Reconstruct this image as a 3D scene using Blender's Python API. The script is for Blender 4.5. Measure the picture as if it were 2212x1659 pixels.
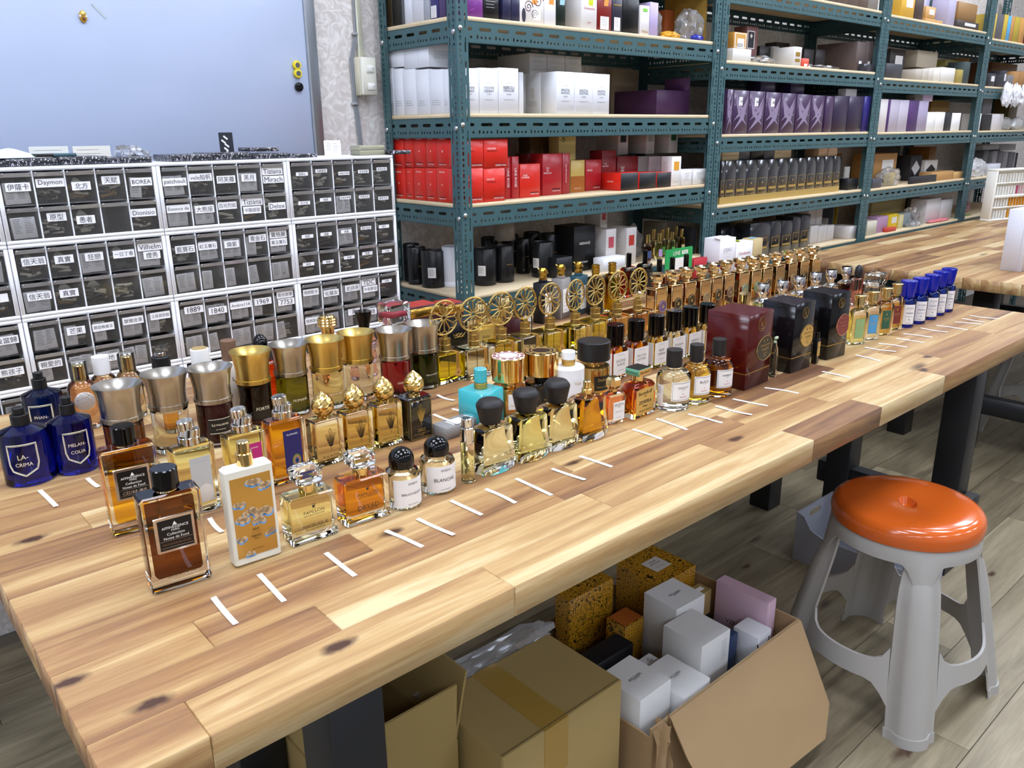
import bpy, bmesh, math, random
from mathutils import Vector, Matrix
from mathutils.geometry import tessellate_polygon
PI = math.pi
random.seed(7)
for o in list(bpy.data.objects): bpy.data.objects.remove(o)
S = bpy.context.scene
COL = S.collection

# ------------------------------------------------------------------ camera
F = 1737.22; PITCH = 0.30375; ROLL = -0.011878; YAW = 0.722014
CAMZ = 1.28
C0 = Vector((0, 0, CAMZ))
_fw = Vector((math.sin(YAW)*math.cos(PITCH), math.cos(YAW)*math.cos(PITCH), -math.sin(PITCH)))
_r = Vector((math.cos(YAW), -math.sin(YAW), 0)); _u = _r.cross(_fw)
RT = _r*math.cos(ROLL)+_u*math.sin(ROLL); UP = -_r*math.sin(ROLL)+_u*math.cos(ROLL); FW = _fw
cd = bpy.data.cameras.new('camera'); cam = bpy.data.objects.new('camera', cd); COL.objects.link(cam)
cd.sensor_width = 36; cd.lens = F*36/2212; cd.clip_start = 0.02; cd.clip_end = 50
M = Matrix((RT, UP, -FW)).transposed().to_4x4(); M.translation = C0; cam.matrix_world = M
S.camera = cam
# ------------------------------------------------------------------ world + exposure
w = bpy.data.worlds.new('world'); S.world = w; w.use_nodes = True
w.node_tree.nodes['Background'].inputs[0].default_value = (0.8, 0.86, 1, 1)
w.node_tree.nodes['Background'].inputs[1].default_value = 0.05
S.view_settings.view_transform = 'Standard'; S.view_settings.look = 'None'
S.view_settings.exposure = 0.0; S.view_settings.gamma = 1.0; S.view_settings.use_curve_mapping = False
LAMP_POWER = 17.0          # emission of the ceiling panels

# ------------------------------------------------------------------ pixels of the 2212x1659 photograph -> places
def ray(x, y): return RT*((x-1106)/F) + UP*(-(y-829.5)/F) + FW
def at_z(x, y, z): d = ray(x, y); return C0 + d*((z-CAMZ)/d.z)
def at_y(x, y, Y): d = ray(x, y); return C0 + d*(Y/d.y)
def at_x(x, y, X): d = ray(x, y); return C0 + d*(X/d.x)
def zat(P, x, y):                      # height of pixel (x,y) above the spot P
    d = ray(x, y); s = math.hypot(P[0], P[1])/math.hypot(d.x, d.y); return CAMZ + d.z*s
def depth(P): return (Vector(P)-C0).dot(FW)
TZ = 0.75

# ------------------------------------------------------------------ materials
def L(h):
    h = h.lstrip('#'); out = []
    for i in (0, 2, 4):
        v = int(h[i:i+2], 16)/255; out.append(v/12.92 if v <= 0.04045 else ((v+0.055)/1.055)**2.4)
    return tuple(out)+(1,)
MATS = {}
def mat(col, rough=0.5, metal=0.0, trans=0.0, ior=1.45, coat=0.0, bump=0.0, bscale=60, emit=0, vary=0.0, vscale=8):
    key = (col, rough, metal, trans, ior, coat, bump, bscale, emit, vary, vscale)
    if key in MATS: return MATS[key]
    m = bpy.data.materials.new('m_%s_%d' % (col.lstrip('#'), len(MATS))); m.use_nodes = True
    nt = m.node_tree; b = nt.nodes['Principled BSDF']
    b.inputs['Base Color'].default_value = L(col); b.inputs['Roughness'].default_value = rough
    b.inputs['Metallic'].default_value = metal; b.inputs['Transmission Weight'].default_value = trans
    b.inputs['IOR'].default_value = ior; b.inputs['Coat Weight'].default_value = coat; b.inputs['Coat Roughness'].default_value = 0.05
    if emit:
        b.inputs['Emission Color'].default_value = L(col); b.inputs['Emission Strength'].default_value = emit
    if bump or vary:
        tc = nt.nodes.new('ShaderNodeTexCoord')
        n = nt.nodes.new('ShaderNodeTexNoise'); n.inputs['Scale'].default_value = bscale if bump else vscale; n.inputs['Detail'].default_value = 4
        nt.links.new(tc.outputs['Object'], n.inputs['Vector'])
        if bump:
            bp = nt.nodes.new('ShaderNodeBump'); bp.inputs['Strength'].default_value = bump; bp.inputs['Distance'].default_value = 0.002
            nt.links.new(n.outputs['Fac'], bp.inputs['Height']); nt.links.new(bp.outputs['Normal'], b.inputs['Normal'])
        if vary:
            n2 = nt.nodes.new('ShaderNodeTexNoise'); n2.inputs['Scale'].default_value = vscale; n2.inputs['Detail'].default_value = 5
            nt.links.new(tc.outputs['Object'], n2.inputs['Vector'])
            mx = nt.nodes.new('ShaderNodeMix'); mx.data_type = 'RGBA'; mx.inputs[6].default_value = L(col)
            c2 = L(col); mx.inputs[7].default_value = (c2[0]*(1-vary), c2[1]*(1-vary), c2[2]*(1-vary), 1)
            nt.links.new(n2.outputs['Fac'], mx.inputs[0]); nt.links.new(mx.outputs[2], b.inputs['Base Color'])
    MATS[key] = m; return m
def see(col, gloss=0.06, rough=0.05, haze=0.0, hazecol='#ffffff'):
    """thin clear or tinted sheet: light passes straight through, with a little gloss and optional haze"""
    key = ('see', col, gloss, rough, haze, hazecol)
    if key in MATS: return MATS[key]
    m = bpy.data.materials.new('clear_%s_%d' % (col.lstrip('#'), len(MATS))); m.use_nodes = True; nt = m.node_tree; nt.nodes.clear()
    out = nt.nodes.new('ShaderNodeOutputMaterial'); t = nt.nodes.new('ShaderNodeBsdfTransparent'); t.inputs[0].default_value = L(col)
    g = nt.nodes.new('ShaderNodeBsdfGlossy'); g.inputs['Roughness'].default_value = rough
    base = t.outputs[0]
    if haze:
        df = nt.nodes.new('ShaderNodeBsdfDiffuse'); df.inputs[0].default_value = L(hazecol)
        m1 = nt.nodes.new('ShaderNodeMixShader'); m1.inputs[0].default_value = haze
        nt.links.new(base, m1.inputs[1]); nt.links.new(df.outputs[0], m1.inputs[2]); base = m1.outputs[0]
    fr = nt.nodes.new('ShaderNodeFresnel'); fr.inputs[0].default_value = 1.4
    ad = nt.nodes.new('ShaderNodeMath'); ad.operation = 'ADD'; ad.use_clamp = True; ad.inputs[1].default_value = gloss-0.03
    nt.links.new(fr.outputs[0], ad.inputs[0])
    mx = nt.nodes.new('ShaderNodeMixShader'); nt.links.new(ad.outputs[0], mx.inputs[0]); nt.links.new(base, mx.inputs[1]); nt.links.new(g.outputs[0], mx.inputs[2])
    nt.links.new(mx.outputs[0], out.inputs[0]); MATS[key] = m; return m
def tint(col):
    key = ('tint', col)
    if key not in MATS:
        m = bpy.data.materials.new('liquid_%s' % col.lstrip('#')); m.use_nodes = True; nt = m.node_tree; nt.nodes.clear()
        out = nt.nodes.new('ShaderNodeOutputMaterial'); t = nt.nodes.new('ShaderNodeBsdfTransparent'); t.inputs[0].default_value = L(col)
        nt.links.new(t.outputs[0], out.inputs[0]); MATS[key] = m
    return MATS[key]
def liquid(col):
    c = L(col)[:3]; h = '#'+''.join('%02x' % int(255*((v**0.62)**(1/2.2))) for v in c); return tint(h)
def glass(col='#ffffff', rough=0.0, ior=1.46): return mat(col, rough, 0, 1.0, ior)
GLASS = glass('#fbfdfb')
GOLD = mat('#e4c888', 0.12, 1.0); GOLDB = mat('#d8ba70', 0.3, 1.0); ROSE = mat('#ecd6ae', 0.1, 1.0); ANTIQ = mat('#c4a864', 0.36, 1.0)
STEEL = mat('#b9b4ab', 0.26, 1.0); CHROME = mat('#dcdcdc', 0.06, 1.0)
BLACKG = mat('#060607', 0.1); BLACKM = mat('#141416', 0.42); BLACKW = mat('#1d1a1a', 0.5, bump=0.25, bscale=90)
WHITE = mat('#f0f0f0', 0.45); PAPER = mat('#f4f4f6', 0.7); INK = mat('#1b1b1f', 0.6); INKG = mat('#77777c', 0.6); LWHITE = mat('#ece9e6', 0.6)
WPRINT = mat('#f2efe8', 0.5); GPRINT = mat('#c9a85a', 0.35, 0.6); RPRINT = mat('#b5323c', 0.6)

def wood(name, ramp, grain, ring_scale, rough, knots=True, tone=True, streak=0.5):
    """boards with the grain along local X; every board shifts the pattern and the tone by its own custom values"""
    m = bpy.data.materials.new(name); m.use_nodes = True; nt = m.node_tree; N = nt.nodes; K = nt.links; b = N['Principled BSDF']
    tc = N.new('ShaderNodeTexCoord'); oi = N.new('ShaderNodeObjectInfo')
    mul = N.new('ShaderNodeMath'); mul.operation = 'MULTIPLY'; mul.inputs[1].default_value = 37.0; K.new(oi.outputs['Random'], mul.inputs[0])
    cx = N.new('ShaderNodeCombineXYZ'); K.new(mul.outputs[0], cx.inputs[0]); K.new(mul.outputs[0], cx.inputs[1]); K.new(mul.outputs[0], cx.inputs[2])
    add = N.new('ShaderNodeVectorMath'); add.operation = 'ADD'; K.new(tc.outputs['Object'], add.inputs[0]); K.new(cx.outputs[0], add.inputs[1])
    mp = N.new('ShaderNodeMapping'); mp.inputs['Scale'].default_value = grain; K.new(add.outputs[0], mp.inputs['Vector'])
    n1 = N.new('ShaderNodeTexNoise'); n1.inputs['Scale'].default_value = ring_scale; n1.inputs['Detail'].default_value = 6; n1.inputs['Roughness'].default_value = 0.62; n1.inputs['Distortion'].default_value = 0.6
    K.new(mp.outputs[0], n1.inputs['Vector'])
    n2 = N.new('ShaderNodeTexNoise'); n2.inputs['Scale'].default_value = ring_scale*9; n2.inputs['Detail'].default_value = 3; K.new(mp.outputs[0], n2.inputs['Vector'])
    mixn = N.new('ShaderNodeMath'); mixn.operation = 'MULTIPLY_ADD'; mixn.inputs[1].default_value = 0.16; K.new(n2.outputs['Fac'], mixn.inputs[0]); K.new(n1.outputs['Fac'], mixn.inputs[2])
    at = N.new('ShaderNodeAttribute'); at.attribute_type = 'OBJECT'; at.attribute_name = 'tone'
    ma = N.new('ShaderNodeMath'); ma.operation = 'MULTIPLY_ADD'; ma.inputs[1].default_value = streak; ma.inputs[2].default_value = 0.0
    sub = N.new('ShaderNodeMath'); sub.operation = 'SUBTRACT'; sub.inputs[1].default_value = 0.58; K.new(mixn.outputs[0], sub.inputs[0])
    K.new(sub.outputs[0], ma.inputs[0]); K.new(at.outputs['Fac'], ma.inputs[2])
    rp = N.new('ShaderNodeValToRGB'); els = rp.color_ramp.elements
    while len(els) < len(ramp): els.new(0.5)
    for e, (p, c) in zip(els, ramp): e.position = p; e.color = L(c)
    K.new(ma.outputs[0], rp.inputs[0]); colour = rp.outputs[0]
    if knots:
        v = N.new('ShaderNodeTexVoronoi'); v.voronoi_dimensions = '2D'; v.inputs['Scale'].default_value = 1.0
        mk = N.new('ShaderNodeMapping'); mk.inputs['Scale'].default_value = (2.6, 7.0, 0.5); K.new(add.outputs[0], mk.inputs['Vector'])
        nd = N.new('ShaderNodeTexNoise'); nd.inputs['Scale'].default_value = 14; K.new(add.outputs[0], nd.inputs['Vector'])
        vm = N.new('ShaderNodeVectorMath'); vm.operation = 'MULTIPLY_ADD'; vm.inputs[1].default_value = (0.1, 0.22, 0); K.new(nd.outputs['Color'], vm.inputs[0]); K.new(mk.outputs[0], vm.inputs[2])
        K.new(vm.outputs[0], v.inputs['Vector'])
        kr = N.new('ShaderNodeMapRange'); kr.inputs['From Min'].default_value = 0.035; kr.inputs['From Max'].default_value = 0.13; kr.inputs['To Min'].default_value = 0.85; kr.inputs['To Max'].default_value = 0
        K.new(v.outputs['Distance'], kr.inputs['Value'])
        # only some cells carry a knot
        sx = N.new('ShaderNodeSeparateColor'); K.new(v.outputs['Color'], sx.inputs[0])
        gt = N.new('ShaderNodeMath'); gt.operation = 'GREATER_THAN'; gt.inputs[1].default_value = 0.86; K.new(sx.outputs[0], gt.inputs[0])
        km = N.new('ShaderNodeMath'); km.operation = 'MULTIPLY'; K.new(kr.outputs[0], km.inputs[0]); K.new(gt.outputs[0], km.inputs[1])
        mx = N.new('ShaderNodeMix'); mx.data_type = 'RGBA'; mx.inputs[7].default_value = L('#482c1b'); 
        # one knot placed on a board by its own 'knot' value (x, y in metres from the board's middle, then size)
        ka = N.new('ShaderNodeAttribute'); ka.attribute_type = 'OBJECT'; ka.attribute_name = 'knot'
        ks = N.new('ShaderNodeVectorMath'); ks.operation = 'SUBTRACT'; K.new(tc.outputs['Object'], ks.inputs[0]); K.new(ka.outputs['Vector'], ks.inputs[1])
        kn = N.new('ShaderNodeTexNoise'); kn.inputs['Scale'].default_value = 60; K.new(tc.outputs['Object'], kn.inputs['Vector'])
        kv = N.new('ShaderNodeVectorMath'); kv.operation = 'MULTIPLY_ADD'; kv.inputs[1].default_value = (32, 75, 0); K.new(ks.outputs[0], kv.inputs[0])
        kq = N.new('ShaderNodeVectorMath'); kq.operation = 'MULTIPLY_ADD'; kq.inputs[1].default_value = (.7, .7, 0); kq.inputs[2].default_value = (-.35, -.35, 0); K.new(kn.outputs['Color'], kq.inputs[0]); K.new(kq.outputs[0], kv.inputs[2])
        kl = N.new('ShaderNodeVectorMath'); kl.operation = 'LENGTH'; K.new(kv.outputs[0], kl.inputs[0])
        kr2 = N.new('ShaderNodeMapRange'); kr2.inputs['From Min'].default_value = .35; kr2.inputs['From Max'].default_value = .85; kr2.inputs['To Min'].default_value = 1.0; kr2.inputs['To Max'].default_value = 0; K.new(kl.outputs['Value'], kr2.inputs['Value'])
        kmx = N.new('ShaderNodeMath'); kmx.operation = 'MAXIMUM'; K.new(km.outputs[0], kmx.inputs[0]); K.new(kr2.outputs[0], kmx.inputs[1])
        K.new(kmx.outputs[0], mx.inputs[0]); K.new(colour, mx.inputs[6]); colour = mx.outputs[2]
    K.new(colour, b.inputs['Base Color']); b.inputs['Roughness'].default_value = rough
    bp = N.new('ShaderNodeBump'); bp.inputs['Strength'].default_value = 0.08; bp.inputs['Distance'].default_value = 0.001
    K.new(n2.outputs['Fac'], bp.inputs['Height']); K.new(bp.outputs['Normal'], b.inputs['Normal'])
    return m
BUTCHER = wood('acacia_stave', [(0.0, '#d4bd90'), (0.25, '#b99765'), (0.5, '#9b734a'), (0.75, '#775339'), (1.0, '#4a3224')], (1.0, 15, 15), 1.5, 0.38, True, True, 1.6)
PLY = wood('plywood', [(0.0, '#e6d6b6'), (0.5, '#d8c29b'), (1.0, '#bfa27a')], (0.8, 8, 8), 1.5, 0.6, False, True, 0.8)
FLOORW = wood('oak_vinyl', [(0.0, '#a89b7f'), (0.35, '#8c8067'), (0.65, '#6f644e'), (1.0, '#4a4134')], (1.2, 14, 1), 1.7, 0.42, True, True, 1.5)

# ------------------------------------------------------------------ mesh helpers
def circ(r, n=32, ry=None, ph=0.0): return [(r*math.cos(ph+2*PI*i/n), (ry or r)*math.sin(ph+2*PI*i/n)) for i in range(n)]
def rrect(w, d, r, n=4):
    r = min(r, w/2-1e-5, d/2-1e-5); out = []
    for cx, cy, a in ((w/2-r, d/2-r, 0), (-w/2+r, d/2-r, PI/2), (-w/2+r, -d/2+r, PI), (w/2-r, -d/2+r, 1.5*PI)):
        for i in range(n+1): out.append((cx+r*math.cos(a+PI/2*i/n), cy+r*math.sin(a+PI/2*i/n)))
    return out
class G:
    def __init__(s): s.v = []; s.f = []
    def add(s, vs, fs):
        o = len(s.v); s.v += [tuple(v) for v in vs]; s.f += [tuple(i+o for i in f) for f in fs]; return s
    def box(s, c, d, b=0.0, R=None):
        hx, hy, hz = d[0]/2, d[1]/2, d[2]/2
        b = min(b, hx*.45, hy*.45, hz*.45)
        if b <= 0:
            vs = [(x*hx, y*hy, z*hz) for z in (-1, 1) for x, y in ((-1, -1), (1, -1), (1, 1), (-1, 1))]
            fs = [(3, 2, 1, 0), (4, 5, 6, 7), (0, 1, 5, 4), (1, 2, 6, 5), (2, 3, 7, 6), (3, 0, 4, 7)]
        else:
            def ring(ix, iy, z): return [(-ix, -iy+b, z), (-ix+b, -iy, z), (ix-b, -iy, z), (ix, -iy+b, z), (ix, iy-b, z), (ix-b, iy, z), (-ix+b, iy, z), (-ix, iy-b, z)]
            vs = ring(hx-b*.7, hy-b*.7, -hz)+ring(hx, hy, -hz+b)+ring(hx, hy, hz-b)+ring(hx-b*.7, hy-b*.7, hz)
            fs = [tuple(range(7, -1, -1)), tuple(range(24, 32))]
            for k in range(3):
                for i in range(8): j = (i+1) % 8; fs.append((k*8+i, k*8+j, k*8+8+j, k*8+8+i))
        if R is not None: vs = [R @ Vector(v) for v in vs]
        return s.add([(v[0]+c[0], v[1]+c[1], v[2]+c[2]) for v in vs], fs)
    def loft(s, rings, caps=(True, True)):
        n = len(rings[0]); vs = [p for r in rings for p in r]; fs = []
        for k in range(len(rings)-1):
            for i in range(n): j = (i+1) % n; fs.append((k*n+i, k*n+j, (k+1)*n+j, (k+1)*n+i))
        if caps[0]: fs.append(tuple(range(n-1, -1, -1)))
        if caps[1]: fs.append(tuple(range((len(rings)-1)*n, len(rings)*n)))
        return s.add(vs, fs)
    def prism(s, sec, c=(0, 0)):               # sec: list of (z, outline)
        return s.loft([[(x+c[0], y+c[1], z) for x, y in o] for z, o in sec])
    def lathe(s, prof, n=32, c=(0, 0, 0), caps=(True, True)):
        return s.loft([[(c[0]+r*math.cos(2*PI*i/n), c[1]+r*math.sin(2*PI*i/n), c[2]+z) for i in range(n)] for r, z in prof], caps)
    def tube(s, pts, r, n=8, closed=False):
        rings = []; m = len(pts); pts = [Vector(p) for p in pts]
        for i, p in enumerate(pts):
            a = pts[(i-1) % m] if (closed or i > 0) else p; b = pts[(i+1) % m] if (closed or i < m-1) else p
            t = (b-a).normalized(); q = Vector((0, 0, 1)) if abs(t.z) < .9 else Vector((1, 0, 0))
            u = t.cross(q).normalized(); v2 = t.cross(u)
            rr = r[i] if isinstance(r, (list, tuple)) else r
            rings.append([tuple(p+u*(rr*math.cos(2*PI*k/n))+v2*(rr*math.sin(2*PI*k/n))) for k in range(n)])
        if closed: rings.append(rings[0]); return s.loft(rings, (False, False))
        return s.loft(rings)
    def ball(s, c, r, n=16, m=8, sz=1.0):
        return s.lathe([(max(1e-5, r*math.sin(PI*k/m)), -r*sz*math.cos(PI*k/m)) for k in range(m+1)], n, c)
    def quad(s, a, b, c, d): return s.add([a, b, c, d], [(0, 1, 2, 3)])
    def xf(s, M): s.v = [tuple(M @ Vector(v)) for v in s.v]; return s
    def mesh(s, name, m=None, smooth=True):
        me = bpy.data.meshes.new(name); me.from_pydata(s.v, [], s.f)
        bm = bmesh.new(); bm.from_mesh(me); bmesh.ops.recalc_face_normals(bm, faces=bm.faces); bm.to_mesh(me); bm.free()
        if smooth:
            for p in me.polygons: p.use_smooth = True
            me.set_sharp_from_angle(angle=math.radians(38))
        if m: me.materials.append(m)
        return me
def plate(w, h, holes, t):
    """sheet in XZ (x 0..w, z 0..h), thickness t towards +y, with real holes"""
    g = G(); outer = [(0, 0), (w, 0), (w, h), (0, h)]
    polys = [[Vector((x, z, 0)) for x, z in outer]]+[[Vector((x, z, 0)) for x, z in ho] for ho in holes]
    tri = tessellate_polygon(polys); flat = [p for q in polys for p in q]
    for y in (0, t): g.add([(p.x, y, p.y) for p in flat], [tuple(f) for f in tri])
    for q in holes:
        n = len(q); g.add([(x, y, z) for y in (0, t) for x, z in q], [(i, (i+1) % n, n+(i+1) % n, n+i) for i in range(n)])
    return g
def slot(cx, cz, w, h, n=3):
    r = min(w, h)/2; out = []
    if w >= h:
        for s, a0 in ((1, -PI/2), (-1, PI/2)):
            out += [(cx+s*(w/2-r)+r*math.cos(a0+PI*i/n), cz+r*math.sin(a0+PI*i/n)) for i in range(n+1)]
    else:
        for s, a0 in ((1, 0), (-1, PI)):
            out += [(cx+r*math.cos(a0+PI*i/n), cz+s*(h/2-r)+r*math.sin(a0+PI*i/n)) for i in range(n+1)]
    return out

# ------------------------------------------------------------------ object helpers
def obj(name, me, parent=None, loc=(0, 0, 0), rot=(0, 0, 0)):
    o = bpy.data.objects.new(name, me); COL.objects.link(o); o.location = loc; o.rotation_euler = rot
    if parent is not None: o.parent = parent
    return o
def part(name, g, m, parent, loc=(0, 0, 0), rot=(0, 0, 0), smooth=True):
    return obj(name, g.mesh(name, m, smooth) if isinstance(g, G) else g, parent, loc, rot)
def tag(o, label, cat, group=None):
    o['label'] = label; o['category'] = cat
    if group: o['group'] = group
    return o
def thing(name, label, cat, loc=(0, 0, 0), rz=0, group=None):
    return tag(obj(name, None, None, loc, (0, 0, rz)), label, cat, group)
def struct(name, g, m, loc=(0, 0, 0)):
    o = part(name, g, m, None, loc); o['kind'] = 'structure'; return o
TXT = {}
def textmesh(s, m):
    k = (s, m.name)
    if k not in TXT:
        c = bpy.data.curves.new('lettering', 'FONT'); c.body = s; c.align_x = 'CENTER'; c.resolution_u = 2; c.size = 1
        o = bpy.data.objects.new('lettering', c); me = bpy.data.meshes.new_from_object(o); bpy.data.objects.remove(o); bpy.data.curves.remove(c)
        xs = [v.co.x for v in me.vertices] or [0]; ys = [v.co.y for v in me.vertices] or [0]
        cx = (min(xs)+max(xs))/2; cy = (min(ys)+max(ys))/2
        for v in me.vertices: v.co.x -= cx; v.co.y -= cy
        me.materials.clear(); me.materials.append(m); me['w'] = max(xs)-min(xs); me['h'] = max(ys)-min(ys); TXT[k] = me
    return TXT[k]
def letter(parent, s, x, y, z, m=None, w=None, h=None, rot=(PI/2, 0, 0), name='lettering'):
    """flat print: by default on a face looking to -y; w or h is its size in metres"""
    me = textmesh(s, m or INK); k = 1.0
    if w: k = w/me['w']
    if h: k = h/me['h'] if not w else min(k, h/me['h'])
    o = obj(name, me, parent, (x, y, z), rot); o.scale = (k, k, k); return o
def bendletter(parent, s, r, ang, z, m=None, w=None, h=None, name='lettering', ry=None):
    """print wrapped round a cylinder of radius r about the parent's z axis; ang measured from -y"""
    me0 = textmesh(s, m or INK); k = 1.0
    if w: k = w/me0['w']
    if h: k = h/me0['h'] if not w else min(k, h/me0['h'])
    me = me0.copy()
    for v in me.vertices:
        a = ang+v.co.x*k/r; v.co = (r*math.sin(a), -(ry or r)*math.cos(a), z+v.co.y*k)
    return obj(name, me, parent)
def bandlabel(r, a0, a1, z0, z1, n=12, t=0.0004, ry=None):
    g = G(); k = (ry or r)/r
    for rr in (r, r+t):
        pass
    inner = [(r*math.sin(a0+(a1-a0)*i/n), -r*k*math.cos(a0+(a1-a0)*i/n)) for i in range(n+1)]
    outer = [(x*(1+t/r), y*(1+t/r)) for x, y in inner]
    return g.prism([(z0, inner+outer[::-1]), (z1, inner+outer[::-1])])
def lines(parent, x, y, z, w, n, gap, m=None, th=0.0006, rot=0.0, name='printed_lines'):
    """a block of tiny print: thin bars on a face looking to -y (rot turns about z)"""
    g = G()
    for i in range(n):
        ww = w*(0.65+0.35*random.random()); g.quad((-w/2, 0, -i*gap), (-w/2+ww, 0, -i*gap), (-w/2+ww, 0, -i*gap+th), (-w/2, 0, -i*gap+th))
    return part(name, g, m or INKG, parent, (x, y, z), (0, 0, rot), False)
def frontplace(fl, fr, d, z=TZ):
    """spot, turn and width of a thing whose front bottom edge runs from pixel fl to pixel fr"""
    P = at_z(*fl, z); Q = at_z(*fr, z); v = Q-P; wd = v.length; a = math.atan2(v.y, v.x)
    c = (P+Q)/2 + Vector((-math.sin(a), math.cos(a), 0))*(d/2); return c, a, wd
def roundplace(l, r, by, z=TZ):
    P = at_z((l+r)/2, by, z); R = (r-l)/2*depth(P)/F; h = Vector((P.x, P.y, 0)).normalized()
    R *= 1.0; c = P+h*R; R = (r-l)/2*depth(c)/F; return P+h*R, R
def copy_tree(o, parent=None):
    c = o.copy(); COL.objects.link(c); c.parent = parent
    for ch in o.children: copy_tree(ch, c)
    return c
# ================================================================== the room
X0, X1, Y0, Y1, ZC = -3.6, 7.6, -3.4, 2.32, 2.8
wallm = bpy.data.materials.new('wallpaper'); wallm.use_nodes = True
nt = wallm.node_tree; b = nt.nodes['Principled BSDF']; b.inputs['Roughness'].default_value = 0.75
tc = nt.nodes.new('ShaderNodeTexCoord'); ns = nt.nodes.new('ShaderNodeTexNoise'); ns.inputs['Scale'].default_value = 26; ns.inputs['Detail'].default_value = 3; ns.inputs['Distortion'].default_value = 2.6
rp = nt.nodes.new('ShaderNodeValToRGB'); rp.color_ramp.elements[0].position = 0.40; rp.color_ramp.elements[0].color = L('#cfc7c0'); rp.color_ramp.elements[1].position = 0.68; rp.color_ramp.elements[1].color = L('#ece8e4')
nt.links.new(tc.outputs['Object'], ns.inputs['Vector']); nt.links.new(ns.outputs['Fac'], rp.inputs[0]); nt.links.new(rp.outputs[0], b.inputs['Base Color'])
bp = nt.nodes.new('ShaderNodeBump'); bp.inputs['Strength'].default_value = 0.3; bp.inputs['Distance'].default_value = 0.002; nt.links.new(ns.outputs['Fac'], bp.inputs['Height']); nt.links.new(bp.outputs[0], b.inputs['Normal'])
fl = struct('floor', G().box(((X0+X1)/2, (Y0+Y1)/2, -0.053), (X1-X0, Y1-Y0, 0.1)), mat('#5c5346', 0.6))
struct('wall_back', G().box(((X0+X1)/2, Y1+0.05, ZC/2), (X1-X0+.2, 0.1, ZC)), wallm)
struct('wall_left', G().box((X0-0.05, (Y0+Y1)/2, ZC/2), (0.1, Y1-Y0, ZC)), wallm)
struct('wall_right', G().box((X1+0.05, (Y0+Y1)/2, ZC/2), (0.1, Y1-Y0, ZC)), wallm)
struct('wall_front', G().box(((X0+X1)/2, Y0-0.05, ZC/2), (X1-X0+.2, 0.1, ZC)), mat('#b9b6b2', .8))
struct('ceiling', G().box(((X0+X1)/2, (Y0+Y1)/2, ZC+0.05), (X1-X0+.2, Y1-Y0+.2, 0.1)), mat('#e9e9e6', 0.8))
PW, PL = 0.1675, 0.92
pm = G().box((0, 0, -0.0015), (PL-0.0016, PW-0.0016, 0.003), 0.0006).mesh('plank', FLOORW)
row = 0
y = 0.0795-PW*4+PW/2
while y < Y1-PW/2:
    off = (0.37*row) % 1.0*PL
    x = -1.3+off-PL/2
    while x < 5.6:
        p = obj('plank', pm, fl, (x, y, 0)); p['knot'] = (random.uniform(-.4, .4), random.uniform(-.06, .06), 0.0) if random.random() < .45 else (9.0, 9.0, 0.0); p['tone'] = 0.38+random.uniform(-.2, .22); x += PL
    y += PW; row += 1
# ceiling light panels (out of the frame, seen only as reflections)
ci = 0
for lx in (-2.6, -1.2, 0.2, 1.6, 3.0, 4.4, 5.8):
    for ly in (-2.0, 0.15, 1.3):
        t = thing('ceiling_light', 'square white light panel set into the ceiling', 'light', (lx, ly, ZC), 0, 'ceiling light panels')
        part('frame', G().prism([(-0.012, rrect(0.62, 0.62, 0.004)), (0, rrect(0.62, 0.62, 0.004))]), WHITE, t)
        part('diffuser', G().box((0, 0, -0.015), (0.585, 0.585, 0.006)), mat('#e4edff', 0.5, emit=LAMP_POWER), t)

# whiteboard on the back wall
wb = thing('whiteboard', 'large pale blue-white magnetic whiteboard with grey frame on wall', 'whiteboard', (0.0, Y1, 0))
part('panel', G().box((0.16, -0.012, 1.62), (2.16, 0.014, 1.16), 0.001), mat('#c3cfe8', 0.18, vary=0.06, vscale=5), wb)
gf = G(); gf.box((1.255, -0.014, 1.62), (0.034, 0.028, 1.2), 0.004); gf.box((-0.935, -0.014, 1.62), (0.034, 0.028, 1.2), 0.004)
gf.box((0.16, -0.014, 2.21), (2.156, 0.028, 0.03), 0.004); gf.box((0.16, -0.014, 1.03), (2.156, 0.028, 0.03), 0.004)
part('frame', gf, mat('#9aa0a6', 0.35, 0.7), wb)
def magnet(px, py, m, m2, name, label):
    P = at_y(px, py, Y1-0.02)
    t = thing(name, label, 'magnet', (P.x, Y1-0.0195, P.z), 0)
    part('disc', G().lathe([(0.0125, 0), (0.0135, 0.003), (0.012, 0.008), (0.009, 0.009)], 20).xf(Matrix.Rotation(PI/2, 4, 'X')), m, t)
    if m2: part('centre', G().lathe([(0.007, 0.0088), (0.007, 0.0098)], 16).xf(Matrix.Rotation(PI/2, 4, 'X')), m2, t)
magnet(640, 141, mat('#e3cf32', .35), mat('#57585c', .5), 'ring_magnet', 'yellow round magnet with grey centre, upper of two on whiteboard')
magnet(642, 159, mat('#e3cf32', .35), mat('#57585c', .5), 'ring_magnet', 'yellow round magnet with grey centre, just above black magnet')
magnet(645, 188, BLACKG, None, 'round_magnet', 'plain black round magnet on the whiteboard')
P = at_y(179, 36, Y1-.02)
t = thing('gold_magnet', 'small gold oval ornament magnet at top of whiteboard', 'magnet', (P.x, Y1-0.0195, P.z))
part('body', G().loft([[(x*s, -yy, z*s) for x, z in circ(.0085, 20, .014)] for yy, s in ((0, 1), (.004, 1), (.006, .8))]), mat('#d9a944', .3, .7), t)
part('stone', G().ball((0, -.006, -.005), .0035), mat('#6a3a2a', .2), t)
part('disc', G().ball((0, -.005, .007), .0052), mat('#ecd37a', .4), t)
for sx in (-1, 1): part('pearl', G().ball((sx*.007, -.0045, .0005), .0028), mat('#eef2fb', .2), t)
a = at_y(198, 8, Y1-.0195); bb = at_y(230, 40, Y1-.0195)
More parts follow.
